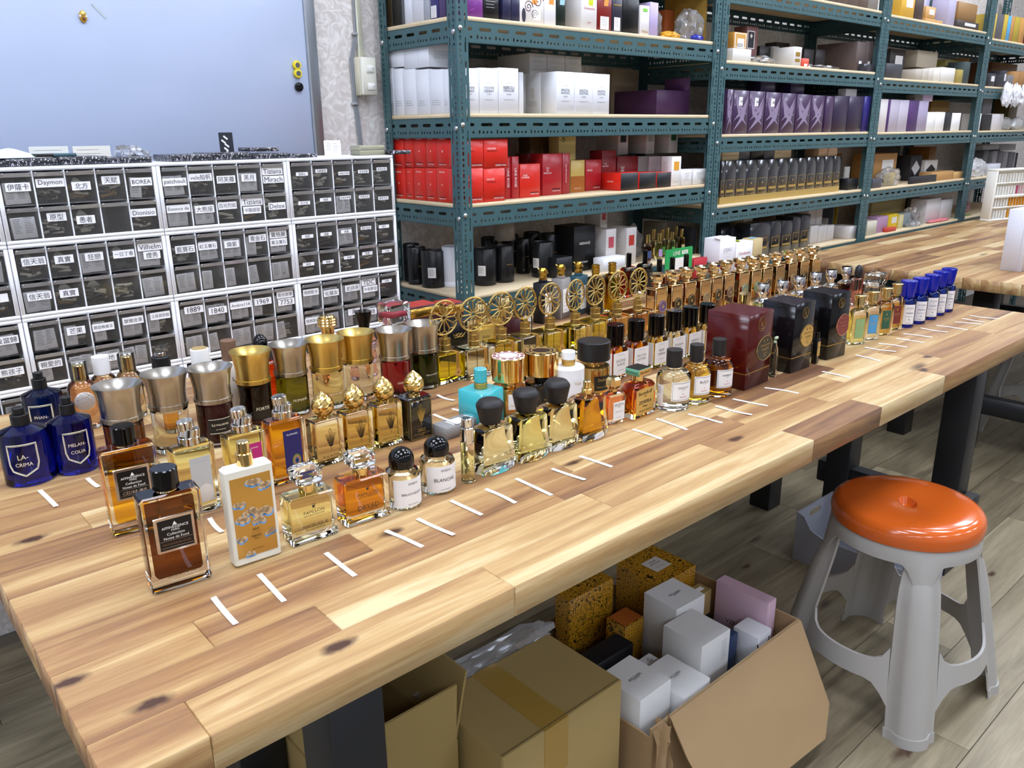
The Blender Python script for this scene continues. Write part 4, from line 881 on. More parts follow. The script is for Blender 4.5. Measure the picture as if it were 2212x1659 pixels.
# --- nine bottles with cup shaped metal caps
c, CR = roundplace(600, 671, 902); CHT = zat(c, 622, 742)-TZ
GOLDM = mat('#dcc070', .3, 1.0)
def cup(label, rim, m, liqc, nm=None, lab=None, glassc=None, fill=.95, near=1.0):
    c = at_z(rim[0], rim[1], TZ+CHT)*near; t = bottle(label, c, 0, 'cup_cap_bottle'); R = CR*.95; HT = CHT; hb = HT*.56
    part('glass_body', G().lathe([(R*.9, 0), (R, .003), (R, hb-.003), (R*.9, hb)], 40), glassc or GLASS, t)
    part('liquid', G().lathe([(R*.86, .008), (R*.92, .011), (R*.92, hb*fill-.003)], 32), liquid(liqc), t)
    part('collar_band', G().lathe([(R*1.0, hb+.0005), (R*1.04, hb+.0015), (R*1.04, hb+.009), (R*1.0, hb+.0095)], 44), m, t)
    g = G(); z0 = hb+.0095
    outer = [(R*.99, z0), (R*1.0, z0+(HT-z0)*.35), (R*1.06, z0+(HT-z0)*.62), (R*1.13, z0+(HT-z0)*.85), (R*1.25, HT)]
    inner = [(R*1.21, HT-.0004), (R*.9, HT-.010), (R*.3, HT-.020), (R*.01, HT-.022)]
    part('cup_cap', g.lathe(outer+inner, 48), m, t)
    g2 = G()
    for k in range(28): an = 2*PI*k/28; g2.box((math.cos(an)*R*1.05, math.sin(an)*R*1.05, hb+.0055), (.0012, .0022, .0042), 0, Matrix.Rotation(an, 3, 'Z'))
    part('engraved_ring', g2, m, t)
    if lab:
        part('label', bandlabel(R+.0002, -.8, .5, hb*.32, hb*.7), mat('#120f10', .4), t)
        for z in (.345, .67): part('rule', bandlabel(R+.0007, -.75, .45, hb*z, hb*(z+.01), 8, .0002), CREAM, t)
        bendletter(t, nm, R+.001, -.15, hb*.55, CREAM, R*.95); bendletter(t, '- EAU IMAGINAIRE -', R+.001, -.15, hb*.44, CREAM, R*.6)
    elif nm: bendletter(t, nm, R+.0006, .02, hb*.42, CREAM, min(R*.95, R*.16*len(nm)), .006)
cup('cup-capped bottle of brown perfume, steel cap, behind the CÈDRE-IRIS flask', (252, 830), STEEL, '#8a5a14')
cup('cup-capped bottle of nearly clear perfume with steel cap', (354, 805), STEEL, '#f6efd6', fill=.55)
cup('cup-capped bottle of wine red perfume, black label ÎLE POURPRE', (452, 793), STEEL, '#5a0a26', 'ÎLE POURPRE', True)
cup('cup-capped bottle of near black perfume, gold cap, reading FORTIS', (540, 757), GOLDM, '#33060f', 'FORTIS')
cup('cup-capped bottle of olive green perfume, steel cap, reading HUMAINE', (622, 742), STEEL, '#8a8a1e', 'HUMAINE')
cup('cup-capped bottle of pale yellow perfume, gold cap, reading FLEUR DE SABLE', (700, 732), GOLDM, '#f4ebc0', 'FLEUR DE SABLE')
cup('cup-capped bottle of clear perfume, gold cap, next to red one', (768, 717), GOLDM, '#f3f0e6', 'TU ES NOUS', fill=.8)
cup('cup-capped bottle of red perfume, steel cap, reading DOM ROSA', (849, 706), STEEL, '#a8323e', 'DOM ROSA', near=.986)
cup('cup-capped bottle of dark green perfume, steel cap, reading BELLO', (911, 694), STEEL, '#3c4a1c', 'BELLO RABELO', near=.99)

# --- nine bottles with gold wheel stoppers
c, a, WW = frontplace((947, 835), (1006, 818), .03); WD = WW*.72; c, a, WW = frontplace((947, 835), (1006, 818), WD)
WZ = zat(c, 959, 687)-TZ; WR = 36.5*depth(c)/F; WB = zat(c, 961, 757)-TZ; WC = zat(c, 961, 731)-TZ
def wheel_mesh():
    g = G(); R = WR; n = 40
    g.tube([(math.cos(2*PI*i/n)*R, 0, math.sin(2*PI*i/n)*R) for i in range(n)], [.0021+.0004*(i % 2) for i in range(n)], 6, True)
    g.tube([(math.cos(2*PI*i/16)*R*.13, 0, math.sin(2*PI*i/16)*R*.13) for i in range(16)], .0012, 6, True)
    for k in range(12):
        an = 2*PI*k/12; ca, sa = math.cos(an), math.sin(an); m = 9
        g.tube([(ca*R*(.17+.58*i/m), 0, sa*R*(.17+.58*i/m)) for i in range(m+1)], [.0015+.0004*(i % 2) for i in range(m+1)], 6)
        g.ball((ca*R*.77, 0, sa*R*.77), .0021, 8, 5)
        for s in (-1, 1):
            a2 = an+s*PI/12; g.tube([(ca*R*.77, 0, sa*R*.77), (math.cos(an+s*.17)*R*.87, 0, math.sin(an+s*.17)*R*.87), (math.cos(a2)*R*.97, 0, math.sin(a2)*R*.97)], .0012, 5)
    return g.mesh('wheel', ANTIQ)
wheelm = wheel_mesh()
flowerm = None
def flower_mesh():
    g = G(); n = 12; vs = [(0, -.0004, 0)]; 
    for i in range(n*2): an = 2*PI*i/(n*2); r_ = .0105 if i % 2 else .0082; vs.append((r_*math.cos(an), -.0004, r_*math.sin(an)))
    return g.add(vs, [(0, 1+i, 1+(i+1) % (n*2)) for i in range(n*2)]).mesh('flower_seal', mat('#c99a4e', .4, .3), False)
flowerm = flower_mesh(); WSC = WW/.056
def wheel(label, wc, liqc, rz, fill=.8):
    c = at_z(wc[0], wc[1], TZ+WZ)*(.992 if 'edgewise' in label else 1.0); t = bottle(label, c, rz, 'wheel_stopper_bottle'); w, d, h = WW, WD, WB-.001
    body(t, w, d, h, .004, liqc, fill, .004, .007)
    dip(t, .01, h, mat('#1b1b1b', .4))
    part('collar', G().lathe([(.0125, h), (.0135, h+.001), (.0125, h+.0022), (.0122, h+(WC-h)*.45), (.0134, h+(WC-h)*.48), (.0134, h+(WC-h)*.53), (.0122, h+(WC-h)*.56), (.0122, WC-.003), (.0134, WC-.002), (.0134, WC), (.006, WC+.001), (.0055, WZ-WR+.001)], 28), ANTIQ, t)
    wh = obj('wheel', wheelm, t, (0, 0, WZ))
    part('ribbon', G().box((w*.14, -d/2-.0006, h*.66), (.0085, .0008, h*.66)).box((w*.14, -d/4, h+.0006), (.0085, d/2, .0008)), mat('#b0813a', .4, .3), t)
    fl_ = obj('flower_seal', flowerm, t, (w*.14, -d/2-.001, h*.33)); letter(t, 'A', w*.14, -d/2-.0018, h*.33, INK, h=.007)
    letter(t, 'ANGELA CIAMPAGNA', w*.14, -d/2-.0014, h*.72, INK, h*.4, .003, (PI/2, PI/2, 0)); bendletter(t, 'ANGELA CIAMPAGNA', .0124, -.3, h+.004, INK, .018)
WL = ['bottle of bright yellow perfume with gold wheel stopper beside green cup-capped bottle', 'bottle of clear perfume with gold wheel stopper behind white-topped gold cap']
wcs = [(959, 687, '#f0de2a', .85), (1022, 679, '#f1f0e6', .8), (1082, 667, '#eee080', .8), (1134.6, 655, '#f1f0e6', .8), (1188, 646, '#eadf66', .8), (1243, 635, '#eee48a', .8), (1286.7, 627, '#e8dc58', .8), (1335, 617.6, '#e2c08a', .8), (1379, 610.5, '#d9a25c', .8)]
WLB = ['bright yellow perfume with gold wheel stopper, beside the green cup-capped bottle', 'clear perfume with gold wheel stopper, in front of the black book box', 'pale yellow perfume with gold wheel stopper, in front of gold labelled bottle', 'clear perfume with gold wheel stopper, before the maroon box', 'yellow perfume with gold wheel stopper, before the black animal-head box', 'pale yellow perfume and gold wheel turned edgewise, before the teal box', 'yellow green perfume with gold wheel stopper, before the perforated black bottle', 'tan perfume with gold wheel stopper, before the orange flat bottle', 'amber perfume with gold wheel stopper, next to the gold goblet-capped row']
for (x, y_, lc, fi), lb in zip(wcs, WLB): wheel('square bottle of '+lb, (x, y_), lc, -.0+.16 if 'edgewise' in lb else random.uniform(-.06, .08), fi)

# --- heavy gold and black capped bottles
PATT = mat('#e9e6e2', .3); 
def drum(label, tc, R, kind):
    HT = .116; c = at_z(tc[0], tc[1], TZ+HT); t = bottle(label, c, 0, 'drum_cap_bottle')
    capm, topm, bodym = {'white': (GOLD, PATT, mat('#c99a55', .14, .9)), 'black': (GOLD, mat('#1a1816', .3), mat('#0c0b0c', .06, coat=1)), 'matte': (mat('#161617', .4), mat('#161617', .4), mat('#c9a25c', .14, .9))}[kind]
    z1 = HT-.048 if kind != 'matte' else HT-.04
    cyl(t, 'drum_cap', capm, R, z1, HT-.0005, .0012, 44)
    cyl(t, 'cap_disc', topm, R*.93, HT-.001, HT, .0003, 44)
    if kind != 'matte':
        g = G()
        for k in range(12): an = 2*PI*k/12; g.box((math.cos(an)*R*.8, math.sin(an)*R*.8, HT+.0002), (.006, .009, .0005), 0, Matrix.Rotation(an, 3, 'Z'))
        g.lathe([(R*.55, HT), (R*.56, HT+.0006), (R*.6, HT+.0006), (R*.61, HT)], 32, caps=(False, False)); part('cap_pattern', g, mat('#7a3424', .4) if kind == 'white' else GPRINT, t)
    part('neck', G().lathe([(R*.42, z1-.012), (R*.42, z1+.001)], 28), GOLD if kind != 'black' else BLACKG, t)
    part('glass_body', G().lathe([(R*.9, 0), (R*.98, .003), (R*1.0, (z1-.012)*.9), (R*.95, z1-.013), (R*.4, z1-.011)], 44), bodym, t)
    lb = {'white': LWHITE, 'black': BLACKM, 'matte': BLACKM}[kind]
    part('label', bandlabel(R+.0006, -.75, .35, .016, .047), lb, t)
    ink = GPRINT
    bendletter(t, {'white': 'Lillipur', 'black': 'Ecstasy', 'matte': 'Delirio'}[kind], R+.0014, -.2, .039, ink, R*.7, .006); bendletter(t, 'Tiziana Terenzi', R+.0014, -.2, .024, ink, R*.85)
drum('round bottle with broad gold drum cap and white patterned top', (1098, 768), .0345, 'white')
drum('round black bottle with broad gold drum cap and black top', (1169, 757), .0345, 'black')
drum('round gold bottle with broad matte black drum cap', (1283, 735), .0345, 'matte')
# white drum bottle
HT = .112; c = at_z(1228, 758, TZ+HT); R = .0325; t = bottle('round white bottle with small white cap and gold ring', c, 0, 'white_drum_bottle'); hb = .082
part('bottle_body', G().lathe([(R-.002, 0), (R, .002), (R, hb-.003), (R-.003, hb), (.01, hb+.001)], 44), mat('#eceef1', .3), t); cyl(t, 'gold_ring', mat('#cda455', .25, .9, bump=1.0, bscale=300), .0135, hb+.001, hb+.013, .0006); cyl(t, 'cap', mat('#f3f4f6', .3), .0138, hb+.0133, HT, .001)
part('label', bandlabel(R+.0005, -.75, .4, .02, .06), mat('#e9eaee', .4), t); bendletter(t, 'Vele', R+.0012, -.15, .052, mat('#b89a6a', .5), R*.55, .007); bendletter(t, 'Tiziana Terenzi', R+.0012, -.15, .03, mat('#b89a6a', .5), R*.9)
# turquoise cube bottle
TQ = mat('#41b4bd', .18, coat=.4); zt_ = TZ+.066
P = at_z(989, 838, zt_); Q = at_z(1041, 850, zt_); a = math.atan2((Q-P).y, (Q-P).x); w = .052
R_ = at_z(1088, 839, zt_); cc = (P+R_)/2
t = bottle('turquoise cube bottle with turquoise cap and gold filigree ring', (cc.x, cc.y), a, 'turquoise_bottle'); w = (P-R_).length/math.sqrt(2)
part('bottle_body', G().box((0, 0, .033), (w, w, .066), .0012), TQ, t); cyl(t, 'gold_ring', mat('#cda455', .25, .9, bump=1.0, bscale=300), .0128, .0662, .078, .0006); cyl(t, 'cap', TQ, .0125, .0783, .105, .0012)
letter(t, 'Tiziana Terenzi', 0, -w/2-.0004, .025, mat('#2c8c96', .5), .03)

# --- six square bottles with glossy black cylinder caps
for i, (cx_, ty, nm, lc) in enumerate(((1330, 700, 'ENCENS/SUAVE', '#eaa82a'), (1375, 690, 'FALCON/LEATHER', '#e8a830'), (1419, 680, "BOIS/D'ÉBÈNE", '#f0d878'), (1457, 670, 'PARISIAN/MUSC', '#f3ead0'), (1492, 662, 'NEROLI/ORANGER', '#f0d670'), (1529, 656, 'SANTAL/AUSTRAL', '#f2e2a0'))):
    HT = .123; c = at_z(cx_, ty, TZ+HT); t = bottle('square bottle with glossy black cylinder cap, label reading '+nm.replace('/', ' '), c, 0, 'cylinder_cap_bottle'); w, d, h = .05, .036, .076
    body(t, w, d, h, .006, lc, .92, .004, .008, top=.8, sh=.006)
    cyl(t, 'cap', BLACKG, .0195, h+.001, HT, .0012, 36)
    part('label', G().box((0, -d/2-.0004, h*.47), (w*.98, .0006, h*.68)).box((-w/2-.0004, .0, h*.47), (.0006, d*.8, h*.68)), LWHITE, t, smooth=False)
    for k, s in enumerate(nm.split('/')): letter(t, s, 0, -d/2-.0009, h*.56-k*.0085, INK, min(w*.6, .0052*len(s)), .0062)
    letter(t, 'EAU DE PARFUM', 0, -d/2-.0009, h*.74, INKG, w*.36); letter(t, 'MATIERE PREMIERE', 0, -d/2-.0009, h*.28, INK, w*.4)

# --- thirteen gold goblet-capped bottles
GX = [1420, 1454, 1483.4, 1516, 1542, 1568, 1600, 1627, 1651.5, 1678.5, 1705.5, 1731.4, 1757]; GYp = [586, 581, 575, 570.5, 565, 560, 555, 551, 547, 542, 537, 533, 529]
MED = ['#5c4a80', '#26221f', '#26221f', '#8a7a64', '#2f2a26', '#6a5a50', '#6f8a7c', '#5f8274', '#2f2c28', '#7a6a58', '#8a7460', '#2c2622', '#8a6a3c']
LQ = ['#e0c040', '#8a4a14', '#c98a1c', '#7a3a10', '#c08a3c', '#6a2c10', '#8a3c18', '#c8962c', '#d89c20', '#b07a20', '#8a3a12', '#7a3a10', '#c08a20']
MEDN = ['violet', 'black', 'black', 'taupe', 'dark brown', 'brown', 'sage green', 'green', 'charcoal', 'tan', 'tan', 'black', 'bronze']
def goblet(x, y_, mcol, lq, label, group=None):
    HT = .139; c = at_z(x, y_+4, TZ+HT); t = bottle(label, c, 0, 'goblet_cap_bottle', group); w, d, h = .05, .036, .098
    body(t, w, d, h, .003, lq, .95, .003, .006, ch=.0015)
    g = G()
    for sx in (-1, 1):
        for sy in (-1, 1): g.box((sx*w/2, sy*d/2, h/2), (.0032, .0032, h+.001), .0006)
    for zz in (.03, .36, .66, .97): g.box((0, -d/2, h*zz), (w, .0026, .0022)); g.box((0, d/2, h*zz), (w, .0026, .0022)); g.box((-w/2, 0, h*zz), (.0026, d, .0022)); g.box((w/2, 0, h*zz), (.0026, d, .0022))
    g.box((0, 0, h+.0012), (w+.001, d+.001, .002), .0006)
    part('gold_cage', g, ROSE, t)
    flat_label(t, 'gold_plate', mat('#d9b27a', .22, .8), w*.86, h*.42, 0, -d/2-.0012, h*.75); letter(t, 'Ormonde', 0, -d/2-.0018, h*.84, mat('#7a5a30', .5), w*.5, .005)
    part('side_plate', G().box((-w/2-.0008, 0, h*.5), (.0006, d*.72, h*.55)), mat('#d9b27a', .18, .9), t)
    part('medallion', G().lathe([(w*.36, 0), (w*.37, .0006), (w*.36, .0014)], 28).xf(Matrix.Translation((w*.1, -d/2-.0018, h*.44)) @ Matrix.Rotation(PI/2, 4, 'X')), mat(mcol, .35, .3), t)
    part('medallion_ring', G().tube([(w*.1+math.cos(q*PI/12)*w*.3, -d/2-.0034, h*.44+math.sin(q*PI/12)*w*.3) for q in range(24)], .0005, 5, True), GPRINT, t); letter(t, '⚘', w*.1, -d/2-.0036, h*.44, GPRINT, h=w*.3)
    z = h+.002
    part('goblet_cap', G().lathe([(.010, z), (.0125, z+.003), (.010, z+.006), (.0165, z+.013), (.0175, z+.018), (.0155, z+.022), (.0215, z+.029), (.0235, z+.031), (.0235, HT-.0015), (.0225, HT), (.016, HT), (.012, HT-.006), (.001, HT-.008)], 12), ROSE, t, smooth=False)
seen = {}
for i in range(13):
    nb = 'square caged bottle with gold goblet cap and %s medallion' % MEDN[i]
    if i == 1: lb, gr = nb+' next to the violet one', None
    elif i == 2: lb, gr = nb+' next to the taupe one', None
    elif i == 9: lb, gr = nb+' next to the charcoal one', None
    elif i == 10: lb, gr = nb+', third from rack end of row', None
    elif i == 11: lb, gr = 'square caged bottle with gold goblet cap, second from rack end of row', None
    else: lb, gr = nb, None
    goblet(GX[i], GYp[i], MED[i], LQ[i], lb, gr)

# --- six silver shouldered bottles
for i, (x, y_) in enumerate(((1649, 613), (1691, 606), (1728, 598), (1763, 589), (1797, 583), (1830, 576))):
    HT = .118; c = at_z(x, y_, TZ+HT); last = i == 5
    t = bottle('silver shouldered bottle of dark red perfume with chrome cap' if last else 'silver shouldered bottle with round chrome cap, %s from the pale gold cylinder cap' % ('first', 'second', 'third', 'fourth', 'fifth')[i], c, 0, 'silver_shoulder_bottle'); w, d, h = .052, .03, .078
    body(t, w, d, h*.86, .004, '#6a0f1c' if last else ['#cfe4d4', '#f0e2a0', '#f2ecd6', '#f0e0b0', '#f4f2ec'][i], .92, .004, .007)
    part('silver_shoulder', G().prism([(h*.861, rrect(w+.001, d+.001, .004)), (h*.9, rrect(w+.001, d+.001, .004)), (h*.96, rrect(w*.7, d*.8, .004)), (h, rrect(w*.4, d*.66, .006))]), CHROME, t)
    part('cap', G().lathe([(.0095, h), (.0105, h+.004), (.0100, h+.008), (.0145, h+.016), (.0162, h+.018), (.0162, HT-.001), (.0155, HT)], 28), CHROME, t)
    flat_label(t, 'label', mat('#e9e9ea', .4) if not last else mat('#5a0c16', .4), w*.8, h*.3, 0, -d/2-.0004, h*.45); letter(t, 'HAROD' if last else 'MANCERA', 0, -d/2-.001, h*.5, WPRINT if last else INKG, w*.5)
# gold horn cap and gold cylinder cap behind the red box
c = at_z(1572, 640, TZ+.115); t = bottle('dark bottle with tall curved gold horn cap', c, 0, 'horn_cap_bottle'); part('glass_body', G().lathe([(.016, 0), (.018, .002), (.018, .06), (.013, .066)], 24), mat('#15130f', .1, coat=1), t)
part('horn_cap', G().loft([[(x*s+ox, yy*s, z+x*.9*(k/5)) for x, yy in circ(.015, 20)] for k, (z, s, ox) in enumerate(((.066, 1, 0), (.078, 1.0, 0), (.088, 1.02, .0), (.095, 1.04, 0), (.1, 1.05, 0)))]).xf(Matrix.Rotation(2.3, 4, 'Z')), mat('#d6bf7c', .12, 1.0), t)
c = at_z(1609, 632, TZ+.118); t = bottle('bottle with plain pale gold cylinder cap behind the dark red box', c, .2, 'pale_gold_cap_bottle'); body(t, .042, .03, .068, .006, '#cfe0d4', .9, .003, .006); part('cap', G().loft([[(x, yy, z+ (x*.18 if z > .1 else 0)) for x, yy in circ(.0155, 24, .013)] for z in (.0685, .07, .116)]), mat('#cdbf94', .1, 1.0), t)
# black egg cap and crystal square cap at the far end
c = at_z(1857, 572, TZ+.125); t = bottle('pink bottle with tall black egg cap at far end', c, 0, 'black_egg_cap_bottle'); body(t, .04, .028, .085, .004, '#e8b8b0', .9, .003, .006); part('cap', G().lathe([(.009, .0855), (.0115, .09), (.0125, .102), (.0105, .115), (.005, .123), (.0005, .125)], 24), mat('#1d1d20', .35), t)
c = at_z(1893, 590, TZ+.1); t = bottle('square bottle with wide crystal block stopper at far end', c, .1, 'crystal_block_bottle'); body(t, .06, .04, .062, .003, '#f4e6cc', .8, .004, .006); part('stopper', G().prism([(.0625, rrect(.05, .032, .003)), (.068, rrect(.075, .048, .003)), (.097, rrect(.075, .048, .003)), (.1, rrect(.068, .042, .003))]), GLASS, t)

# --- back left: assorted bottles against the drawer units
def simple_round(label, cap_c, HT, R, liqc, capm, rc, hcap, name='round_perfume_bottle', gm=None, clearcap=False, med=False):
    c = at_z(cap_c[0], cap_c[1], TZ+HT); t = bottle(label, c, 0, name); hb = HT-hcap
    part('glass_body', G().lathe([(R*.92, 0), (R, .002), (R, hb*.86), (R*.85, hb*.94), (rc*.9, hb)], 32), gm or GLASS, t); part('liquid', G().lathe([(R*.86, .007), (R*.86, hb*.8)], 24), liquid(liqc), t)
    if clearcap: cyl(t, 'sprayer', GOLD, rc*.66, hb, hb+hcap*.8, .0008); part('clear_cap', G().lathe([(rc, hb+.0005), (rc, HT-.002), (rc-.002, HT)], 28), see('#f4f6f4', .1, .02), t)
    else: cyl(t, 'cap', capm, rc, hb+.0005, HT, .001)
    if med: part('medallion', G().lathe([(R*.7, 0), (R*.72, .0008), (R*.66, .0018)], 28).xf(Matrix.Rotation(-.15, 4, 'Z') @ Matrix.Translation((0, -R+.0005, hb*.62)) @ Matrix.Rotation(PI/2, 4, 'X')), mat('#c9c2bb', .3, .5, bump=1.0, bscale=200), t)
    return t
simple_round('clear-capped round bottle of peach perfume with embossed medallion', (166, 781), .130, .0245, '#f2cdb0', None, .0155, .036, clearcap=True, med=True)
simple_round('round bottle of pale pink perfume with plain white cap', (215, 769), .130, .0235, '#f0dcd0', mat('#eeeeee', .35), .0155, .036)
simple_round('clear-capped round bottle with gold sprayer behind the cup-capped bottles', (270, 762), .130, .0235, '#f4ead4', None, .0155, .036, clearcap=True, med=True)
t = simple_round('amber bottle with matte black cap and silver tip behind steel cup caps', (346, 770), .14, .022, '#e6b23c', BLACKM, .0165, .03); cyl(t, 'tip', CHROME, .010, .1405, .148, .0006)
t = simple_round('tall white bottle with white cylinder cap and gold filigree top', (430, 753), .158, .019, '#f0ead8', mat('#efefec', .4), .0165, .055, gm=mat('#eeece6', .3)); cyl(t, 'filigree_disc', mat('#d8b878', .3, .6, bump=1, bscale=250), .014, .1585, .1592, .0003)
c = at_z(493, 747, TZ+.15)*1.03; t = bottle('white rectangular bottle with brown wooden cap, reading LOEWE', c, 0, 'wooden_cap_bottle'); part('bottle_body', G().box((.006, 0, .055), (.056, .03, .11), .002), mat('#efe6dc', .3), t); cyl(t, 'wooden_cap', mat('#7d5f49', .6, vary=.3, vscale=60), .0145, .1105, .15, .0008); letter(t, 'LOEWE', .012, -.0155, .075, INK, .034); letter(t, '001', .014, -.0155, .067, INKG, .01)
c = at_z(560, 722, TZ+.155); t = bottle('square bottle of orange perfume with glossy black rounded cap', c, 0, 'orange_perfume_bottle'); body(t, .052, .03, .1, .004, '#e8642a', .92, .004, .01); part('cap', G().lathe([(.0135, .101), (.015, .104), (.0155, .13), (.013, .145), (.007, .153), (.001, .155)], 28), BLACKG, t)
c = at_z(705, 681, TZ+.15); t = bottle('disc shaped peach bottle with roped gold cap', c, .3, 'rope_cap_bottle')
part('glass_body', G().loft([[(math.cos(q*PI/16)*.034*s, yy, .05+math.sin(q*PI/16)*.05*s) for q in range(32)] for yy, s in ((-.014, .8), (-.012, .95), (-.006, 1), (.006, 1), (.012, .95), (.014, .8))]), GLASS, t)
part('liquid', G().loft([[(math.cos(q*PI/16)*.029*s, yy, .05+math.sin(q*PI/16)*.043*s) for q in range(32)] for yy, s in ((-.009, .95), (.009, .95))]), liquid('#eebd90'), t)
g = G().lathe([(.0125, .098), (.0135, .105), (.015, .122), (.0175, .128)], 24)
for k in range(3): g.tube([(math.cos(q*PI/14)*.0185, math.sin(q*PI/14)*.0185, .129+k*.006) for q in range(28)], [.003+.0007*(q % 2) for q in range(28)], 6, True)
g.lathe([(.016, .142), (.017, .147), (.015, .15)], 24); part('rope_cap', g, GOLD, t)
c = at_z(784, 672, TZ+.15); t = bottle('rippled pink glass bottle with flared black cap', c, 0, 'rippled_pink_bottle')
part('glass_body', G().lathe([(.024+.002*math.sin(k*1.3), .1*k/14) for k in range(15)]+[(.012, .106)], 28), glass('#f2c8cc'), t); part('cap', G().lathe([(.011, .1065), (.012, .115), (.018, .14), (.0185, .15), (.016, .15)], 28), BLACKG, t); part('red_ring', G().lathe([(.014, .1055), (.014, .1075)], 24), mat('#8c1f28', .3), t)
c = at_z(850, 652, TZ+.145); t = bottle('pale bottle with large crystal cube cap and red emblem', c, .1, 'crystal_cube_bottle'); body(t, .058, .04, .09, .003, '#f0ecdc', .85, .004, .01)
part('crystal_cap', G().prism([(.095, rrect(.058, .044, .004)), (.1, rrect(.064, .05, .004)), (.141, rrect(.064, .05, .004)), (.145, rrect(.056, .042, .004))]), GLASS, t); part('red_emblem', G().box((0, 0, .117), (.046, .034, .011), .001), mat('#b0324a', .4), t); part('crystal_base', G().lathe([(.014, .0905), (.014, .0945)], 20), GOLD, t)
# red-topped gold caskets, black book box and other boxes behind the wheels
def plainbox(label, l, r, yt, by, Y, col, rough=.4, d=.05, name='perfume_carton', metal=0, group=None, z=TZ+.0004):
    A = at_y(l, by, Y); B = at_y(r, by, Y); h = at_y((l+r)/2, yt, Y).z-z; w = B.x-A.x
    return tag(part(name, G().box((0, 0, h/2), (w, d, h), .0008), mat(col, rough, metal), None, ((A.x+B.x)/2, Y+d/2, z)), label, 'box', group), w, h, d
for (l, r, yt, Y, lb) in ((890, 948, 660, 1.6, 'gold banded casket with red velvet top behind first wheel'), (965, 1003, 655, 1.66, 'gold banded casket with red velvet top beside the rack post')):
    o, w, h, d = plainbox(lb, l, r, yt, 720, Y, '#3a1014', .25, .06, 'velvet_top_casket'); part('gold_band', G().box((0, 0, h-.016), (w+.002, d+.002, .022), .001), mat('#cda04a', .2, .9), o); part('velvet_top', G().box((0, 0, h), (w*.95, d*.95, .003), .001), mat('#9c2f26', .8), o)
o, w, h, d = plainbox('black book shaped box with gold script writing', 975, 1012, 690, 770, 1.5, '#0d0e10', .25, .05, 'book_box')
part('script', G().tube([(math.sin(q*.9)*.012+q*.0012-.012, -d/2-.0006, h*.62+math.sin(q*1.7)*.006) for q in range(22)], .0006, 5), GPRINT, o); letter(o, 'Oud', 0, -d/2-.0006, h*.3, GPRINT, .014)
for (l, r, yt, Y, lb) in ((1020, 1062, 655, 1.52, 'gold fronted bottle with ribbed crystal cap behind second wheel'), (1070, 1110, 642, 1.56, 'gold fronted bottle with ribbed crystal cap behind third wheel')):
    A = at_y(l, 720, Y); B = at_y(r, 720, Y); w = B.x-A.x; HT = at_y((l+r)/2, yt, Y).z-TZ; t = bottle(lb, ((A.x+B.x)/2, Y), 0, 'ribbed_cap_bottle'); h = HT*.58
    part('bottle_body', G().box((0, 0, h/2), (w, .03, h), .001), mat('#c9a24c', .22, .8), t); flat_label(t, 'label', mat('#d9bd72', .3, .6), w*.8, h*.7, 0, -.0155, h*.5); letter(t, 'Attar', 0, -.0162, h*.6, mat('#5a4218', .5), w*.4)
    g = G(); [g.box((math.cos(q*PI/8)*.013, math.sin(q*PI/8)*.013, h+(HT-h)/2), (.004, .004, HT-h-.002), .001, Matrix.Rotation(q*PI/8, 3, 'Z')) for q in range(16)]; g.lathe([(.012, h+.0005), (.012, HT)], 20); part('ribbed_cap', g, mat('#d8c9a0', .12, .9), t)
plainbox('dark maroon carton standing behind the fourth gold wheel', 1112, 1126, 690, 760, 1.5, '#3a1218', .4, .05)
o, w, h, d = plainbox('small black carton with white side behind fourth wheel', 1128, 1150, 672, 740, 1.52, '#17171a', .4, .04)
flat_label(o, 'label', LWHITE, w*.7, h*.7, 0, -d/2-.0004, h*.5)
# animal-head stoppers on tall label boxes
def headbottle(label, hc, col, bl, br):
    HT = .158; c = at_z(hc[0], hc[1], TZ+HT-.012); t = bottle(label, c, .2, 'animal_head_bottle'); h = .117; w, d = .05, .036
    part('bottle_body', G().box((0, 0, h/2), (w, d, h), .0015), mat(col, .35), t); flat_label(t, 'label', LWHITE, w*.62, h*.6, 0, -d/2-.0004, h*.45); lines(t, 0, -d/2-.0009, h*.62, w*.4, 5, .012, INKG, .001)
    cyl(t, 'collar', mat(col, .3), .0125, h, h+.008, .0008)
    g = G().lathe([(.011, h+.0085), (.0115, h+.014), (.0105, h+.02), (.0135, h+.027), (.0125, h+.034), (.007, HT)], 8)
    g.loft([[(.006+k*.0062, yy*s, h+.028-k*.0012+zz*s) for yy, zz in circ(.0078, 6)] for k, s in enumerate((1, .8, .55, .42))])
    for sy in (-1, 1): g.loft([[(-.003+x*s+k*-.002, sy*(.009+k*.003)+yy*s, h+.034+k*.0035) for x, yy in circ(.0035, 5)] for k, s in enumerate((1, .7, .1))])
    part('animal_head_stopper', g, mat('#b8923c', .22, 1.0), t, smooth=False)
headbottle('black box bottle with gold faceted animal-head stopper', (1173, 588), '#131416', 0, 0)
headbottle('grey box bottle with gold faceted animal-head stopper', (1212, 580), '#8b8682', 0, 0)
headbottle('teal box bottle with gold faceted animal-head stopper', (1250, 574), '#2a4f5c', 0, 0)
